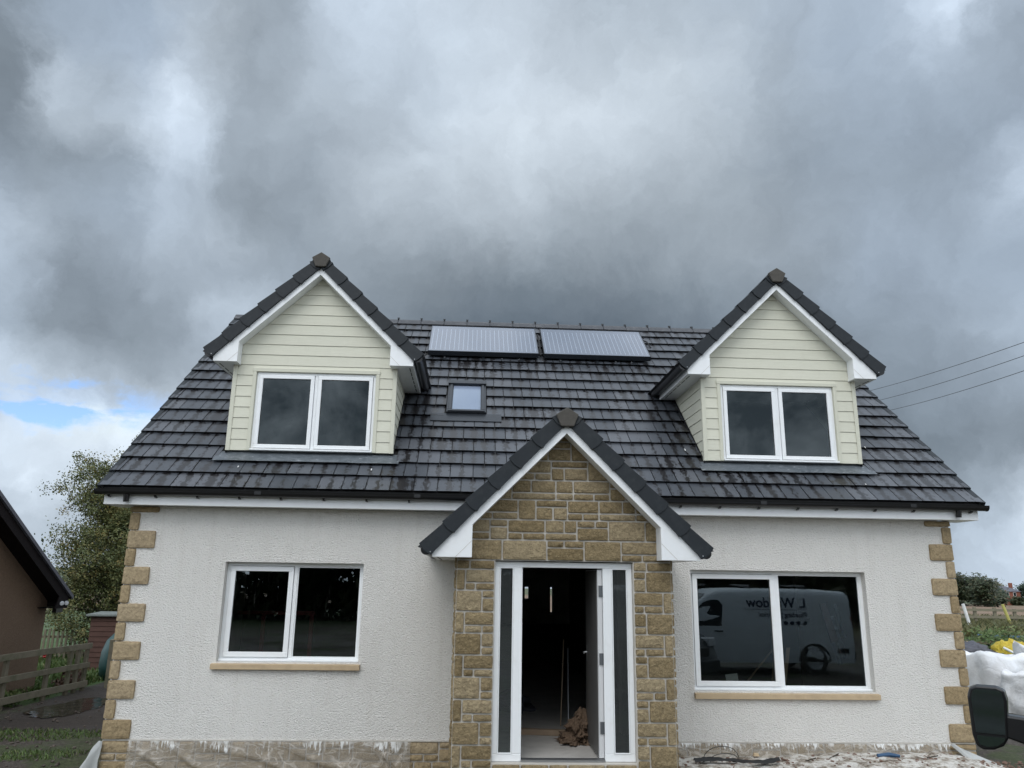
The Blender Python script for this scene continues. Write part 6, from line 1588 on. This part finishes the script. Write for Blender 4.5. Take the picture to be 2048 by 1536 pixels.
for (x, y, z, lb_) in ((-8.3, 4.9, -0.38, 'green weed tuft under the bottom rail of the left fence'),):
    b_ = MB(); foliage(b_, (x, y, z), (0.35, 0.3, 0.16) if y < 10 else (1.6, 0.5, 0.3), 900, 0.04, rg, clumps=14, cr=0.14 if y < 10 else 0.3)
    tag(b_.build('shrub', M['grassblade'], tint=True, fix=False), lb_, 'shrub')

# ---- trees
def tree(loc, h, crown_c, crown_r, nbr, leaves, lsize, lmat, label, seed, trunk_r=0.12, group=None, name='tree', ncl=90, cr=0.35, sub=3, cat='tree', bare=0.0):
    rnd = random.Random(seed)
    root = empty(name, loc); tag(root, label, cat, group)
    L0 = Vector(loc); C0 = L0 + Vector(crown_c)
    tb = MB(); tips = []
    stems = rnd.choice((1,)) if sub < 3 else 3
    for s_ in range(stems):
        base = L0 + Vector((rnd.uniform(-.15, .15), rnd.uniform(-.15, .15), -0.3)) * (1 if stems > 1 else 0.2)
        top = C0 + Vector((rnd.uniform(-.4, .4) * crown_r[0], rnd.uniform(-.4, .4) * crown_r[1], crown_r[2] * rnd.uniform(0.5, 0.9)))
        path = []; n = 9
        for i in range(n):
            t_ = i / (n - 1); p = base.lerp(top, t_); p += Vector((noise.noise(Vector((t_ * 3, s_, seed))), noise.noise(Vector((t_ * 3, s_ + 5, seed))), 0)) * 0.25 * t_ * crown_r[0]; path.append(p)
        tb.tube(path, [trunk_r * (1 - 0.85 * i / (n - 1)) for i in range(n)], 8)
        for bi in range(nbr // stems):
            t_ = rnd.uniform(0.18, 0.98); p0 = path[int(t_ * (n - 1))]
            a = rnd.uniform(0, 6.28); el_ = rnd.uniform(0.0, 0.9)
            d = Vector((math.cos(a) * math.cos(el_), math.sin(a) * math.cos(el_), math.sin(el_)))
            ln = crown_r[0] * rnd.uniform(0.5, 1.05) * (1.1 - 0.4 * t_); pts = [p0]; p = p0.copy(); nseg = 6
            for k in range(nseg):
                d = (d + Vector((rnd.gauss(0, .22), rnd.gauss(0, .22), rnd.gauss(0.03, .16)))).normalized(); p = p + d * ln / nseg; pts.append(p.copy())
                if k >= 1:
                    q = p.copy(); dd = (d + Vector((rnd.gauss(0, .7), rnd.gauss(0, .7), rnd.gauss(0, .5)))).normalized(); tw_ = [q.copy()]
                    for m_ in range(3): dd = (dd + Vector((rnd.gauss(0, .3), rnd.gauss(0, .3), rnd.gauss(-.02, .2)))).normalized(); q = q + dd * ln * 0.13; tw_.append(q.copy())
                    if trunk_r < 0.3: tb.tube(tw_, [trunk_r * 0.08, trunk_r * 0.06, trunk_r * 0.045, trunk_r * 0.03], 4, cap=False)
                    tips += tw_[1:]
            r0 = trunk_r * 0.35 * (1.1 - t_)
            tb.tube(pts, [max(r0 * (1 - 0.8 * k / nseg), trunk_r * 0.05) for k in range(nseg + 1)], 5, cap=False)
            tips += pts[3:]
    thing_part(tb, 'trunk', M['bark'], root)
    lbm = MB(); tips = [(p, min(1, max(0, rnd.gauss(0.42, 0.25))), rnd.uniform(0.5, 1.4)) for p in tips]
    for i in range(leaves):
        q, tn, rr = rnd.choice(tips); p = q + Vector((rnd.gauss(0, 1), rnd.gauss(0, 1), rnd.gauss(0, 1))) * cr * 0.4 * rr
        lbm.cur = (min(1, max(0, tn + rnd.gauss(0, 0.15))), 0, 0)
        u = Vector((rnd.gauss(0, 1), rnd.gauss(0, 1), rnd.gauss(-.3, 1))).normalized(); w_ = u.orthogonal().normalized(); s_ = lsize * rnd.uniform(0.6, 1.3)
        k = [lbm.vert(p - u * s_), lbm.vert(p + w_ * s_ * 0.5), lbm.vert(p + u * s_), lbm.vert(p - w_ * s_ * 0.5)]; lbm.face(k)
    thing_part(lbm, 'crown', lmat, root, tint=True, fix=False)
    return root
tree((-10.0, 12.6, -0.5), 5, (0.0, 0.0, 3.5), (2.25, 2.0, 2.7), 190, 135000, 0.033, M['leaf'], 'small-leaved olive green tree rising behind the left corner of the house', 5, trunk_r=0.075, cr=0.30)

# hedge line and trees left, far
for i, (x, y, r_, z) in enumerate(((-52, 62, 5, -0.4), (-44, 66, 6, 0.2), (-58, 70, 5, 0))):
    tree((x, y, gz_(x, y)), 5, (0, 0, 2.2 + z), (r_ * 0.7, 3, 1.6), 26, 2600, 0.22, M['leaf_far'], ['dark low tree in the hedge beyond the field, left of the three', 'dark low tree in the hedge beyond the field, right of the three', 'dark low tree in the hedge beyond the field, farthest of the three'][i], 60 + i, trunk_r=0.4, group='hedge trees across the left field', cr=1.6, sub=2)
# thin field posts on the left
ff = empty('field_fence', (-30, 38, -0.6)); tag(ff, 'thin post and wire fence across the field on the left', 'fence')
for i in range(9):
    x = -34 + i * 1.3; y = 36.0; b_ = MB(); b_.box(x - 0.05, x + 0.05, y - 0.05, y + 0.05, gz_(x, y) - 0.2, gz_(x, y) + 1.1); tp(b_, 'post', M['fence_pale'], ff)
b_ = MB(); b_.box(-34, -23.6, 35.99, 36.01, 0.3, 0.33); tp(b_, 'wire', M['fence_pale'], ff)

# ---- right side: fence, poles, field, far trees and houses
rfn = empty('field_fence', (26, 26, -0.5)); tag(rfn, 'grey post and rail fence between the garden and the brown field', 'fence')
yf = 29.5
for zz, h_ in ((0.62, 0.12), (0.28, 0.12), (-0.35, 0.10)):
    b_ = MB(); rail(b_, (21.5, yf, zz + 0.02), (36, yf - 1.0, zz - 0.03), h_, 0.05); tp(b_, 'rail', M['fence_pale'], rfn)
for i in range(14):
    x = 21.8 + i * 1.0; b_ = MB(); hh = 0.72 + rg.uniform(-.05, .05); y = yf - (x - 21.5) / 14.5
    b_.box(x - 0.07, x + 0.07, y + 0.03, y + 0.14, -1.0, hh); tp(b_, 'post', M['fence_pale'], rfn)
b_ = MB(); b_.tube([(24.45, 27.5, -0.75), (24.15, 27.6, 0.95)], 0.075, 10)
tag(b_.build('pole', M['whitepaint'], smooth=False), 'white painted pole leaning left against the field fence', 'pole')
b_ = MB(); b_.tube([(26.6, 27.5, -0.75), (26.15, 27.6, 0.95)], 0.07, 10)
tag(b_.build('pole', M['yellowpaint'], smooth=False), 'dull yellow pole leaning left against the field fence', 'pole')
for k, (x0, x1, z, mt) in enumerate(((19.4, 20.3, -0.02, 'blue'), (20.2, 21.6, -0.05, 'blue'))):
    b_ = MB(); b_.tube([(x0, 19.5, z), (x1, 19.3, z - 0.03)], 0.07, 8); tag(b_.build('pipe', M[mt]), ['short blue pipe lying across the weeds behind the yellow bag', 'long blue pipe lying across the weeds, right of the short one'][k], 'pipe', 'blue pipes on the weeds')
b_ = MB(); b_.hexa([(17.2, 18.6, -0.25), (20.6, 18.6, -0.25), (20.6, 18.9, -0.25), (17.2, 18.9, -0.25), (17.2, 18.6, -0.17), (20.6, 18.6, -0.17), (20.6, 18.9, -0.17), (17.2, 18.9, -0.17)])
tag(b_.build('timber_board', M['timber']), 'pale timber plank lying in the weeds behind the grey tarpaulin', 'timber board')
# weeds / bushes
for i, (x, y, z, r3, n, lb_) in enumerate(((16.8, 18.0, -0.3, (1.3, .8, .42), 2200, 'dark green weed clump beside the house corner behind the tarpaulin'), (19.2, 18.6, -0.2, (1.2, .8, .45), 2200, 'dark green weed clump behind the yellow bag'), (22.2, 18.5, -0.15, (1.3, .9, .6), 2600, 'dark green weed clump at the right edge below the fence'))):
    b_ = MB(); foliage(b_, (x, y, z), r3, n, 0.07, rg, clumps=24, cr=0.35)
    tag(b_.build('bush', M['grassblade'] if i == 1 else M['leaf_far'], tint=True, fix=False), lb_, 'bush', 'weed clumps on the right')
# cloth helper: draped lumps
def lump(mb, c, rad, sd_, nu=44, nv=26, amp=0.32, flat=0.25, fr_=1.8):
    c = Vector(c)
    def fn(u, v):
        a = u * 2 * math.pi; th = (1 - v) * math.pi * 0.5 + 0.0
        d = Vector((math.cos(a) * math.sin(th + 0.001), math.sin(a) * math.sin(th + 0.001), math.cos(th)))
        k = 1 + amp * noise.noise(d * fr_ + Vector((sd_, 0, 0))) + amp * 0.55 * (abs(noise.noise(d * fr_ * 2.6 + Vector((0, sd_, 0)))) * 2 - 0.5)
        return c + Vector((d.x * rad[0] * k, d.y * rad[1] * k, d.z * rad[2] * k))
    mb.grid(fn, nu, nv, uv=False)
b_ = MB(); lump(b_, (16.95, 16.6, -0.55), (1.1, 1.0, 0.46), 3)
tag(b_.build('tarpaulin', M['tarp'], smooth=True), 'dark grey tarpaulin heap beside the yellow bag', 'tarpaulin')
b_ = MB(); lump(b_, (18.25, 16.0, -0.55), (0.62, 0.7, 0.62), 14, amp=0.26, fr_=1.9)
tag(b_.build('yellow_bag', M['yellow'], smooth=True), 'crumpled bright yellow bag beyond the white bulk bags', 'bag')
b_ = MB(); b_.tube([(17.2, 14.9, -0.08), (17.65, 14.6, -0.38)], 0.04, 8); tag(b_.build('pipe', M['whitepaint']), 'white tube leaning on the yellow bag', 'pipe')
# bulk bags
def bulk_bag(c, w, d, h, rz, sd_, label, amp=0.05, open_top=True):
    b_ = MB(); c = Vector(c); ca, sa = math.cos(rz), math.sin(rz)
    N_ = 48
    def ringp(a):       # rounded square
        x, y = math.cos(a), math.sin(a); p = 4.5; k = (abs(x) ** p + abs(y) ** p) ** (-1 / p); return x * k, y * k
    def fn(u, v):
        a = u * 2 * math.pi; x, y = ringp(a)
        if v < 0.7:
            t_ = v / 0.7; bul = 1 + 0.06 * math.sin(t_ * math.pi); z = h * t_
            k = bul + amp * noise.noise(Vector((x * 1.5, y * 1.5, t_ * 2 + sd_))) * 1.3 + amp * 3.2 * (abs(noise.noise(Vector((x * 2.2 + t_, y * 2.2, t_ * 1.6 + sd_)))) - 0.2)
            z += 0.16 * h * noise.noise(Vector((x * 0.9, y * 0.9, sd_))) * t_ + 0.13 * h * (abs(x * y)) ** 2 * t_
        else:
            t_ = (v - 0.7) / 0.3; k = (1 - t_) * (0.97 + amp * noise.noise(Vector((x * 2, y * 2, 3 + sd_))) * 1.6)
            z = h + (0.16 * h * noise.noise(Vector((x * 0.9, y * 0.9, sd_))) + 0.13 * h * abs(x * y) ** 2) * (1 - t_) - 0.16 * h * math.sin(t_ * 1.57) + 0.10 * abs(noise.noise(Vector((x * k * 1.6, y * k * 1.6, sd_ + 2))))
        px_, py_ = x * k * w / 2, y * k * d / 2
        return c + Vector((px_ * ca - py_ * sa, px_ * sa + py_ * ca, z))
    b_.grid(fn, N_, 34, uv=False)
    o = b_.build('bulk_bag', M['bag'], smooth=True); tag(o, label, 'bag', 'white bulk bags beside the house')
    return o
bulk_bag((10.75, 5.9, -0.55), 1.15, 1.1, 1.02, 0.2, 1.0, 'tall white bulk bag with folded top, rearmost of the pile', amp=0.06)
bulk_bag((10.75, 4.75, -0.55), 0.85, 0.85, 0.78, 0.35, 2.0, 'white bulk bag standing in front of the pile beside the wing mirror', amp=0.06)
bulk_bag((9.55, 6.3, -0.55), 0.9, 0.8, 0.42, 0.9, 3.0, 'low flattened white bag against the corner of the house', amp=0.16)
bulk_bag((7.70, 0.05, -0.80), 0.8, 0.8, 0.62, 0.5, 5.0, 'white bulk bag at the bottom right, below the wing mirror', amp=0.04)
bulk_bag((12.5, 6.4, -0.55), 1.15, 1.1, 1.15, 0.1, 4.0, 'white bulk bag at the right edge of the picture', amp=0.10)

# far right: red house, tree covered hill, conifer
def rcoord(px_ratio, D): return px_ratio * D, D - 10.22
def farhouse(x, y, w, d, h, rh, label, chim=True, hip=True):
    z = gz_(x, y) + 0.0
    r_ = empty('farmhouse', (x, y, z)); tag(r_, label, 'house')
    b_ = MB(); b_.box(x - w / 2, x + w / 2, y - d / 2, y + d / 2, z - 1, z + h); tp(b_, 'wall', M['brick_far'], r_)
    b_ = MB(); o_ = 0.4; i_ = w * 0.22 if hip else 0
    A_ = [(x - w / 2 - o_, y - d / 2 - o_, z + h), (x + w / 2 + o_, y - d / 2 - o_, z + h), (x + w / 2 + o_, y + d / 2 + o_, z + h), (x - w / 2 - o_, y + d / 2 + o_, z + h)]
    k = [b_.vert(q) for q in A_] + [b_.vert((x - w / 2 + i_, y, z + h + rh)), b_.vert((x + w / 2 - i_, y, z + h + rh))]
    b_.face((k[0], k[1], k[5], k[4])); b_.face((k[1], k[2], k[5])); b_.face((k[2], k[3], k[4], k[5])); b_.face((k[3], k[0], k[4])); b_.face(k[:4][::-1])
    rf_ = tp(b_, 'roof', M['slate_far'], r_)
    if chim:
        for cx_ in (x - w / 2 + 0.5, x + w / 2 - 0.5):
            b_ = MB(); b_.box(cx_ - 0.45, cx_ + 0.45, y - 0.4, y + 0.4, z + h + 0.2, z + h + rh + 1.1); tp(b_, 'chimney', M['brick_far'], rf_)
    for k_, (fx_, fz_) in enumerate(((-0.28, 0.2), (-0.28, 0.68), (0.05, 0.68), (0.30, 0.2), (0.30, 0.68))):
        b_ = MB(); xx, zz = x + fx_ * w, z + fz_ * h; b_.box(xx - 0.5, xx + 0.5, y - d / 2 - 0.05, y - d / 2 + 0.05, zz - 0.1, zz + 1.2); wn = tp(b_, 'window', M['whitepaint'], r_)
        b_ = MB(); b_.box(xx - 0.4, xx + 0.4, y - d / 2 - 0.07, y - d / 2 - 0.051, zz, zz + 1.1); tp(b_, 'pane', M['carglass'], wn)
    return r_
farhouse(172.3, 240.0, 9.5, 7, 4.3, 1.6, 'red brick farmhouse with grey hipped roof across the field')
farhouse(181.0, 230.0, 7, 6, 2.6, 1.6, 'low grey roofed house at the right edge across the field', hip=False)
far_specs = [  # x,y, height, radius, leaf, label
    (126.0, 190.0, 9.6, 3.6, 'leaf_far', 'dark woodland tree on the left of the wooded knoll'),
    (129.6, 188.0, 9.0, 3.2, 'leaf_far', 'tall dark tree of the wooded knoll, second from the left'),
    (132.5, 192.0, 7.6, 2.8, 'leaf_aut', 'brownish tree in the middle of the wooded knoll'),
    (125.0, 176.0, 6.0, 3.2, 'leaf_far', 'dark front tree at the foot of the wooded knoll, left one'),
    (129.0, 178.0, 5.0, 3.0, 'leaf_far', 'dark front tree at the foot of the wooded knoll, right one'),
    (135.0, 190.0, 5.6, 2.4, 'leaf_far', 'smaller dark tree at the right end of the wooded knoll'),
    (137.5, 193.0, 3.4, 2.0, 'leaf_aut', 'low brown bush right of the wooded knoll'),
    (163.5, 228.0, 4.0, 2.4, 'leaf_con', 'dark bushy tree in front of the red farmhouse'),
    (180.0, 252.0, 7.6, 3.0, 'leaf_aut', 'thin autumn tree showing over the red farmhouse roof'),
    (175.5, 236.0, 2.4, 1.8, 'leaf_far', 'green bush right of the red farmhouse'),
    (179.5, 238.0, 6.8, 3.0, 'leaf_con', 'dark conifer right of the red farmhouse'),
]
for i, (x, y, h_, r_, lm, lb_) in enumerate(far_specs):
    tree((x, y, gz_(x, y)), h_, (0, 0, h_ * 0.52), (r_, r_ * 0.8, h_ * 0.46), 34, 3600, 0.34, M[lm], lb_, 80 + i, trunk_r=0.22, group='trees beyond the brown field', cr=r_ * 0.42, sub=2)
b_ = MB()
def knoll(u, v):
    a = u * 2 * math.pi; r_ = (1 - v); x = 125 + 11 * r_ * math.cos(a); y = 200 + 12 * r_ * math.sin(a)
    return (x, y, gz_(131, 200) - 1 + 4.0 * (1 - r_ ** 2) * (1 + 0.2 * noise.noise(Vector((x * .2, y * .2, 0)))))
b_.grid(knoll, 40, 14, uv=False)
tag(b_.build('knoll', simple('knoll_grass', (0.035, 0.045, 0.018), 1.0, var=0.5, vscale=0.5), smooth=True), kind='structure')

# ---- power lines
def wire(pA, dA, pB, dB, label, sag=0.5):
    # pA, pB: unit ray slopes (X/depth, Z/depth) ; distances dA, dB along +Y from the camera position
    a = Vector((pA[0] * dA, dA - 10.22, pA[1] * dA + 1.87)); b2 = Vector((pB[0] * dB, dB - 10.22, pB[1] * dB + 1.87))
    b2 = a + (b2 - a) * 1.6; a = a - (b2 - a) * 0.5
    pts = []
    for i in range(41):
        t_ = i / 40; p = a.lerp(b2, t_); p.z -= sag * 4 * t_ * (1 - t_) - sag * 0.95; pts.append(p)
    m_ = MB(); m_.tube(pts, 0.011, 6)
    tag(m_.build('power_line', M['cable']), label, 'cable', 'overhead power lines')
W_ = [((0.54273, 0.25595), (0.77525, 0.33)), ((0.55477, 0.24284), (0.77216, 0.31002)), ((0.56808, 0.22913), (0.76876, 0.28804))]
wire(W_[0][0], 42, W_[0][1], 26, 'top overhead power line to the right of the roof')
wire(W_[1][0], 42, W_[1][1], 26, 'middle overhead power line to the right of the roof')
wire(W_[2][0], 42, W_[2][1], 26, 'bottom overhead power line to the right of the roof')

# ---- vans
def make_van(name, label, body_mat='skin_white', L=4.97, W=1.95, H=1.97, lettering=False, rack=False, mz=1.20):
    root = empty(name); tag(root, label, 'van')
    hl = L / 2
    st = [(-hl, 1.88), (-hl + 0.06, 1.95), (-hl + 0.6, 1.985), (0, 1.99), (hl - 2.05, 1.97), (hl - 1.75, 1.88), (hl - 1.45, 1.66), (hl - 1.15, 1.42), (hl - 0.95, 1.26), (hl - 0.88, 1.17), (hl - 0.6, 1.10), (hl - 0.3, 1.00), (hl - 0.12, 0.88), (hl - 0.02, 0.70), (hl, 0.55)]
    ks = H / 1.97
    st = [(x, z * ks) for x, z in st]
    def zt(x):
        for (a, za), (b2, zb_) in zip(st, st[1:]):
            if a <= x <= b2: return za + (zb_ - za) * (x - a) / (b2 - a)
        return st[-1][1] if x > 0 else st[0][1]
    def hw_(x, z):
        base = W / 2; k = 1.0
        if x > hl - 1.3: k *= 1 - 0.16 * ((x - (hl - 1.3)) / 1.3) ** 2.2
        if x < -hl + 0.3: k *= 1 - 0.05 * ((-hl + 0.3 - x) / 0.3)
        if z > 1.1: k *= 1 - 0.13 * ((z - 1.1) / 0.9) ** 1.4
        if z < 0.5: k *= 1 - 0.05 * (0.5 - z) / 0.3
        return base * k
    b_ = MB(); rings = []
    for x, z1 in st:
        ring = []; zs_ = [0.28, 0.42, 0.62, 0.85, 1.08, 1.3, 1.55, 1.78]
        side = []
        for z in zs_:
            zz = 0.28 + (z - 0.28) * (z1 - 0.10 - 0.28) / (1.78 - 0.28); side.append((hw_(x, zz), zz))
        wt = hw_(x, z1 - 0.05)
        top = [(wt - 0.03, z1 - 0.045), (wt - 0.10, z1 - 0.012), (wt * 0.5, z1 + 0.012)]
        pr = side + top
        full = [(y, z) for y, z in pr] + [(0, z1 + 0.018)] + [(-y, z) for y, z in pr[::-1]]
        rings.append([b_.vert((x, -y, z)) for y, z in full])
    n = len(rings[0])
    for a, c in zip(rings, rings[1:]):
        for k in range(n - 1): b_.face((a[k], a[k + 1], c[k + 1], c[k]))
        b_.face((a[n - 1], a[0], c[0], c[n - 1]))
    b_.face(rings[0]); b_.face(rings[-1][::-1])
    body = thing_part(b_, 'body', M[body_mat], root, smooth=True)
    body.data.set_sharp_from_angle(angle=R(40)) if hasattr(body.data, 'set_sharp_from_angle') else None
    def sidepoly(pts, off, mat, nm, sg, par=root, thick=0.004):
        m_ = MB(); o1 = [(x, sg * (hw_(x, z) + off), z) for x, z in pts]; o2 = [(x, sg * (hw_(x, z) + off - thick), z) for x, z in pts]
        k = len(m_.v); nn_ = len(pts)
        for q in o1 + o2: m_.vert(q)
        m_.face(range(nn_)); m_.face(list(range(nn_, 2 * nn_))[::-1])
        for i in range(nn_): m_.face((i, nn_ + i, nn_ + (i + 1) % nn_, (i + 1) % nn_))
        return thing_part(m_, nm, M[mat], par)
    A0 = hl - 1.10
    for sg in (-1, 1):
        sidepoly([(hl - 2.02, 1.12), (A0 + 0.06, 1.12), (hl - 1.22, 1.30), (hl - 1.62, 1.66), (hl - 1.80, 1.72), (hl - 1.98, 1.72), (hl - 2.08, 1.6)], 0.006, 'carglass', 'side_window', sg)
        sidepoly([(A0 - 0.10, 1.02), (A0 + 0.30, 1.02), (A0 + 0.24, 1.14), (hl - 1.30, 1.50), (hl - 1.42, 1.50), (A0 - 0.10, 1.14)], 0.009, 'black_matt', 'quarter_panel', sg)
        for xs_ in (hl - 2.12, hl - 3.25):      # door shuts
            sidepoly([(xs_, 0.42), (xs_ + 0.008, 0.42), (xs_ + 0.008, 1.78), (xs_, 1.78)], 0.003, 'black_matt', 'door_shut_line', sg)
        sidepoly([(-hl + 0.25, 1.02), (hl - 0.9, 1.02), (hl - 0.9, 1.03), (-hl + 0.25, 1.03)], 0.003, 'black_matt', 'swage_line', sg)
        sidepoly([(-hl + 0.15, 0.52), (hl - 0.5, 0.52), (hl - 0.5, 0.62), (-hl + 0.15, 0.62)], 0.010, 'black_plastic', 'rubbing_strip', sg)
        sidepoly([(hl - 2.05, 0.98), (hl - 1.85, 0.98), (hl - 1.85, 1.015), (hl - 2.05, 1.015)], 0.02, 'black_plastic', 'door_handle', sg)
        for wx_ in (hl - 0.95, -hl + 1.0):
            m_ = MB(); m_.lathe((wx_, sg * (W / 2 - 0.22), 0.33), (0, sg, 0), [(0.20, 0.20), (0.30, 0.22), (0.335, 0.17), (0.335, 0.02), (0.25, 0.0)], 28); tyre = thing_part(m_, 'wheel', M['tyre'], root, smooth=True)
            m_ = MB(); m_.lathe((wx_, sg * (W / 2 - 0.22), 0.33), (0, sg, 0), [(0.0, 0.17), (0.06, 0.18), (0.07, 0.15), (0.17, 0.16), (0.20, 0.195)], 20); thing_part(m_, 'wheel_cover', M['steel'], tyre)
            m_ = MB(); arc = [(wx_ + 0.40 * math.cos(a), 0.33 + 0.40 * math.sin(a)) for a in [math.pi * k / 12 for k in range(13)]] + [(wx_ - 0.35, 0.30), (wx_ + 0.35, 0.30)]
            sidepoly([(x, max(z, 0.285)) for x, z in arc], 0.003, 'black_matt', 'wheel_arch', sg)
        # lamps
        m_ = MB(); m_.box(hl - 0.42, hl - 0.05, sg * (W * 0.30), sg * (W * 0.42), 0.80, 0.97); thing_part(m_, 'headlight', M['lamp'], root, bevel=0.02)
        m_ = MB(); m_.box(-hl - 0.012, -hl + 0.06, sg * (W / 2 - 0.17), sg * (W / 2 - 0.06), 0.85, 1.35); thing_part(m_, 'tail_light', M['tail'], root, bevel=0.01)
        # wing mirror: arm, housing, two glasses
        mx_, my = A0 + 0.05, sg * (hw_(A0, 1.15) + 0.0)
        m_ = MB(); dz = mz - 1.2; m_.hexa([(mx_ - 0.06, my - sg * 0.03, 1.05 + dz), (mx_ + 0.05, my - sg * 0.03, 1.05 + dz), (mx_ + 0.05, my + sg * 0.14, 1.10 + dz), (mx_ - 0.05, my + sg * 0.14, 1.10 + dz), (mx_ - 0.06, my - sg * 0.03, 1.21 + dz), (mx_ + 0.05, my - sg * 0.03, 1.21 + dz), (mx_ + 0.05, my + sg * 0.14, 1.22 + dz), (mx_ - 0.05, my + sg * 0.14, 1.22 + dz)])
        arm = thing_part(m_, 'mirror_arm', M['black_plastic'], root, bevel=0.012)
        cy_ = my + sg * 0.20; cz_ = mz
        out = [(0.085, -0.155), (0.098, -0.10), (0.100, 0.10), (0.085, 0.150), (0.05, 0.165), (-0.05, 0.165), (-0.085, 0.150), (-0.094, 0.10), (-0.078, -0.10), (-0.05, -0.145), (0.0, -0.170), (0.055, -0.175)]
        m_ = MB(); r1 = [m_.vert((mx_ - 0.055, cy_ - sg * a, cz_ + c)) for a, c in [(q[0] * -1, q[1]) for q in out]]
        r2 = [m_.vert((mx_ - 0.0, cy_ - sg * a * 1.04, cz_ + c * 1.03)) for a, c in [(q[0] * -1, q[1]) for q in out]]
        r3 = [m_.vert((mx_ + 0.09, cy_ - sg * a * 0.6, cz_ + c * 0.75)) for a, c in [(q[0] * -1, q[1]) for q in out]]
        nn_ = len(out)
        for ra, rb_ in ((r1, r2), (r2, r3)):
            for k in range(nn_): m_.face((ra[k], ra[(k + 1) % nn_], rb_[(k + 1) % nn_], rb_[k]))
        m_.face(r3); m_.face(r1[::-1])
        mh = thing_part(m_, 'wing_mirror', M['black_plastic'], root, bevel=0.008)
        for nm, zz0, zz1, tl in (('mirror_glass', -0.085, 0.150, 0.0), ('mirror_glass', -0.150, -0.100, -0.01)):
            m_ = MB()
            if zz0 > -0.1: pp = [(0.078, zz0), (0.082, 0.10), (0.070, zz1 - 0.012), (0.055, zz1), (-0.055, zz1), (-0.072, zz1 - 0.012), (-0.079, 0.10), (-0.066, zz0)]
            else: pp = [(0.066, -0.148), (0.076, -0.115), (0.074, zz1), (-0.062, zz1), (-0.055, -0.12), (-0.02, -0.148), (0.03, -0.158)]
            k1 = [m_.vert((mx_ - 0.061, cy_ + sg * a, cz_ + c)) for a, c in pp]; m_.face(k1)
            k2 = [m_.vert((mx_ - 0.0575, cy_ + sg * a, cz_ + c)) for a, c in pp]; m_.face(k2[::-1])
            for k in range(len(pp)): m_.face((k1[k], k2[k], k2[(k + 1) % len(pp)], k1[(k + 1) % len(pp)]))
            thing_part(m_, nm, M['mirror'], mh)
    # windscreen
    m_ = MB()
    def ws(u, v):
        x = (hl - 0.93) + ((hl - 1.70) - (hl - 0.93)) * v; z = zt(x) + 0.014; y = (u - 0.5) * 2 * (hw_(x, z - 0.05) - 0.12)
        return (x, y, z + 0.014 * (1 - abs(u - 0.5) * 2))
    m_.grid(ws, 10, 10, uv=False); thing_part(m_, 'windscreen', M['carglass'], root, smooth=True)
    m_ = MB(); m_.box(hl - 0.06, hl + 0.05, -W * 0.42, W * 0.42, 0.30, 0.56); thing_part(m_, 'front_bumper', M['black_plastic'], root, bevel=0.03)
    m_ = MB(); m_.box(hl - 0.10, hl + 0.012, -W * 0.26, W * 0.26, 0.62, 0.80); thing_part(m_, 'grille', M['black_plastic'], root, bevel=0.02)
    m_ = MB(); m_.box(-hl - 0.06, -hl + 0.03, -W * 0.45, W * 0.45, 0.34, 0.56); thing_part(m_, 'rear_bumper', M['black_plastic'], root, bevel=0.02)
    m_ = MB(); m_.box(-hl - 0.008, -hl + 0.0, -0.004, 0.004, 0.5, 1.85); thing_part(m_, 'rear_door_line', M['black_matt'], root)
    if rack:
        for x in (-1.6, -0.2, 0.9):
            m_ = MB(); m_.tube([(x, -0.75, 2.0), (x, -0.75, 2.07), (x, 0.75, 2.07), (x, 0.75, 2.0)], 0.022, 8); thing_part(m_, 'roof_bar', M['black_plastic'], root)
    if lettering:
        for txt, size, x, z, mt in (('L Waddow', 0.33, -1.52, 1.56, 'navy'), ('Plumbing | Electrical', 0.15, -1.52, 1.345, 'navy')):
            cu = bpy.data.curves.new('lettering', 'FONT'); cu.body = txt; cu.size = size; cu.extrude = 0.001; cu.align_x = 'LEFT'; cu.offset = 0.006 if size > 0.3 else 0.002
            o = bpy.data.objects.new('tmp', cu); col.objects.link(o)
            dg = bpy.context.evaluated_depsgraph_get(); me = bpy.data.meshes.new_from_object(o.evaluated_get(dg)); bpy.data.objects.remove(o)
            # text runs towards the rear on the right hand side (-Y side); stand it on the body
            yside = -1
            for v in me.vertices:
                tx, ty, tz = v.co
                X = x + tx; Zz = z + ty
                v.co = (X, yside * (hw_(X, Zz) + 0.006 + tz), Zz)
            me.materials.clear(); me.materials.append(M[mt])
            lo = bpy.data.objects.new('lettering', me); col.objects.link(lo); lo.parent = root
        m_ = MB()
        for k in range(4): m_.lathe((-1.46 + k * 0.16, -(hw_(-1, 1.15) + 0.008), 1.20), (0, -1, 0), [(0.0, 0.002), (0.05, 0.002), (0.052, 0)], 14)
        thing_part(m_, 'service_symbols', M['navy'], root)
        sidepoly([(0.05, 1.505), (-1.52, 1.505), (-1.52, 1.514), (0.05, 1.514)], 0.005, 'navy', 'lettering_rule', -1)
    return root
van1 = make_van('van', 'white van with lettered side, seen mirrored in the wide window', lettering=True, rack=True, L=5.3)
van1.location = (6.75, -9.67, -0.3); van1.rotation_euler = (0, 0, R(180))
van2 = make_van('van', 'dark van at the right edge showing its black wing mirror', 'van_dark', L=4.3, W=1.8, H=1.97, mz=1.37)
van2.location = (3.23, -7.16, -0.233); van2.rotation_euler = (0, 0, R(53))

# ---- hedge behind the camera (what the ground floor glass mirrors)
b_ = MB()
rh = random.Random(21)
for i in range(26):
    foliage(b_, (-26 + i * 2.4, -31 + rh.uniform(-1, 1), 2.2 + rh.uniform(-0.6, 0.9)), (2.4, 1.6, 3.4), 1500, 0.34, rh, clumps=30, cr=1.3)
tag(b_.build('hedge', M['leaf_far'], tint=True, fix=False), 'tall dark hedge behind the viewer, mirrored in the ground floor windows', 'hedge')
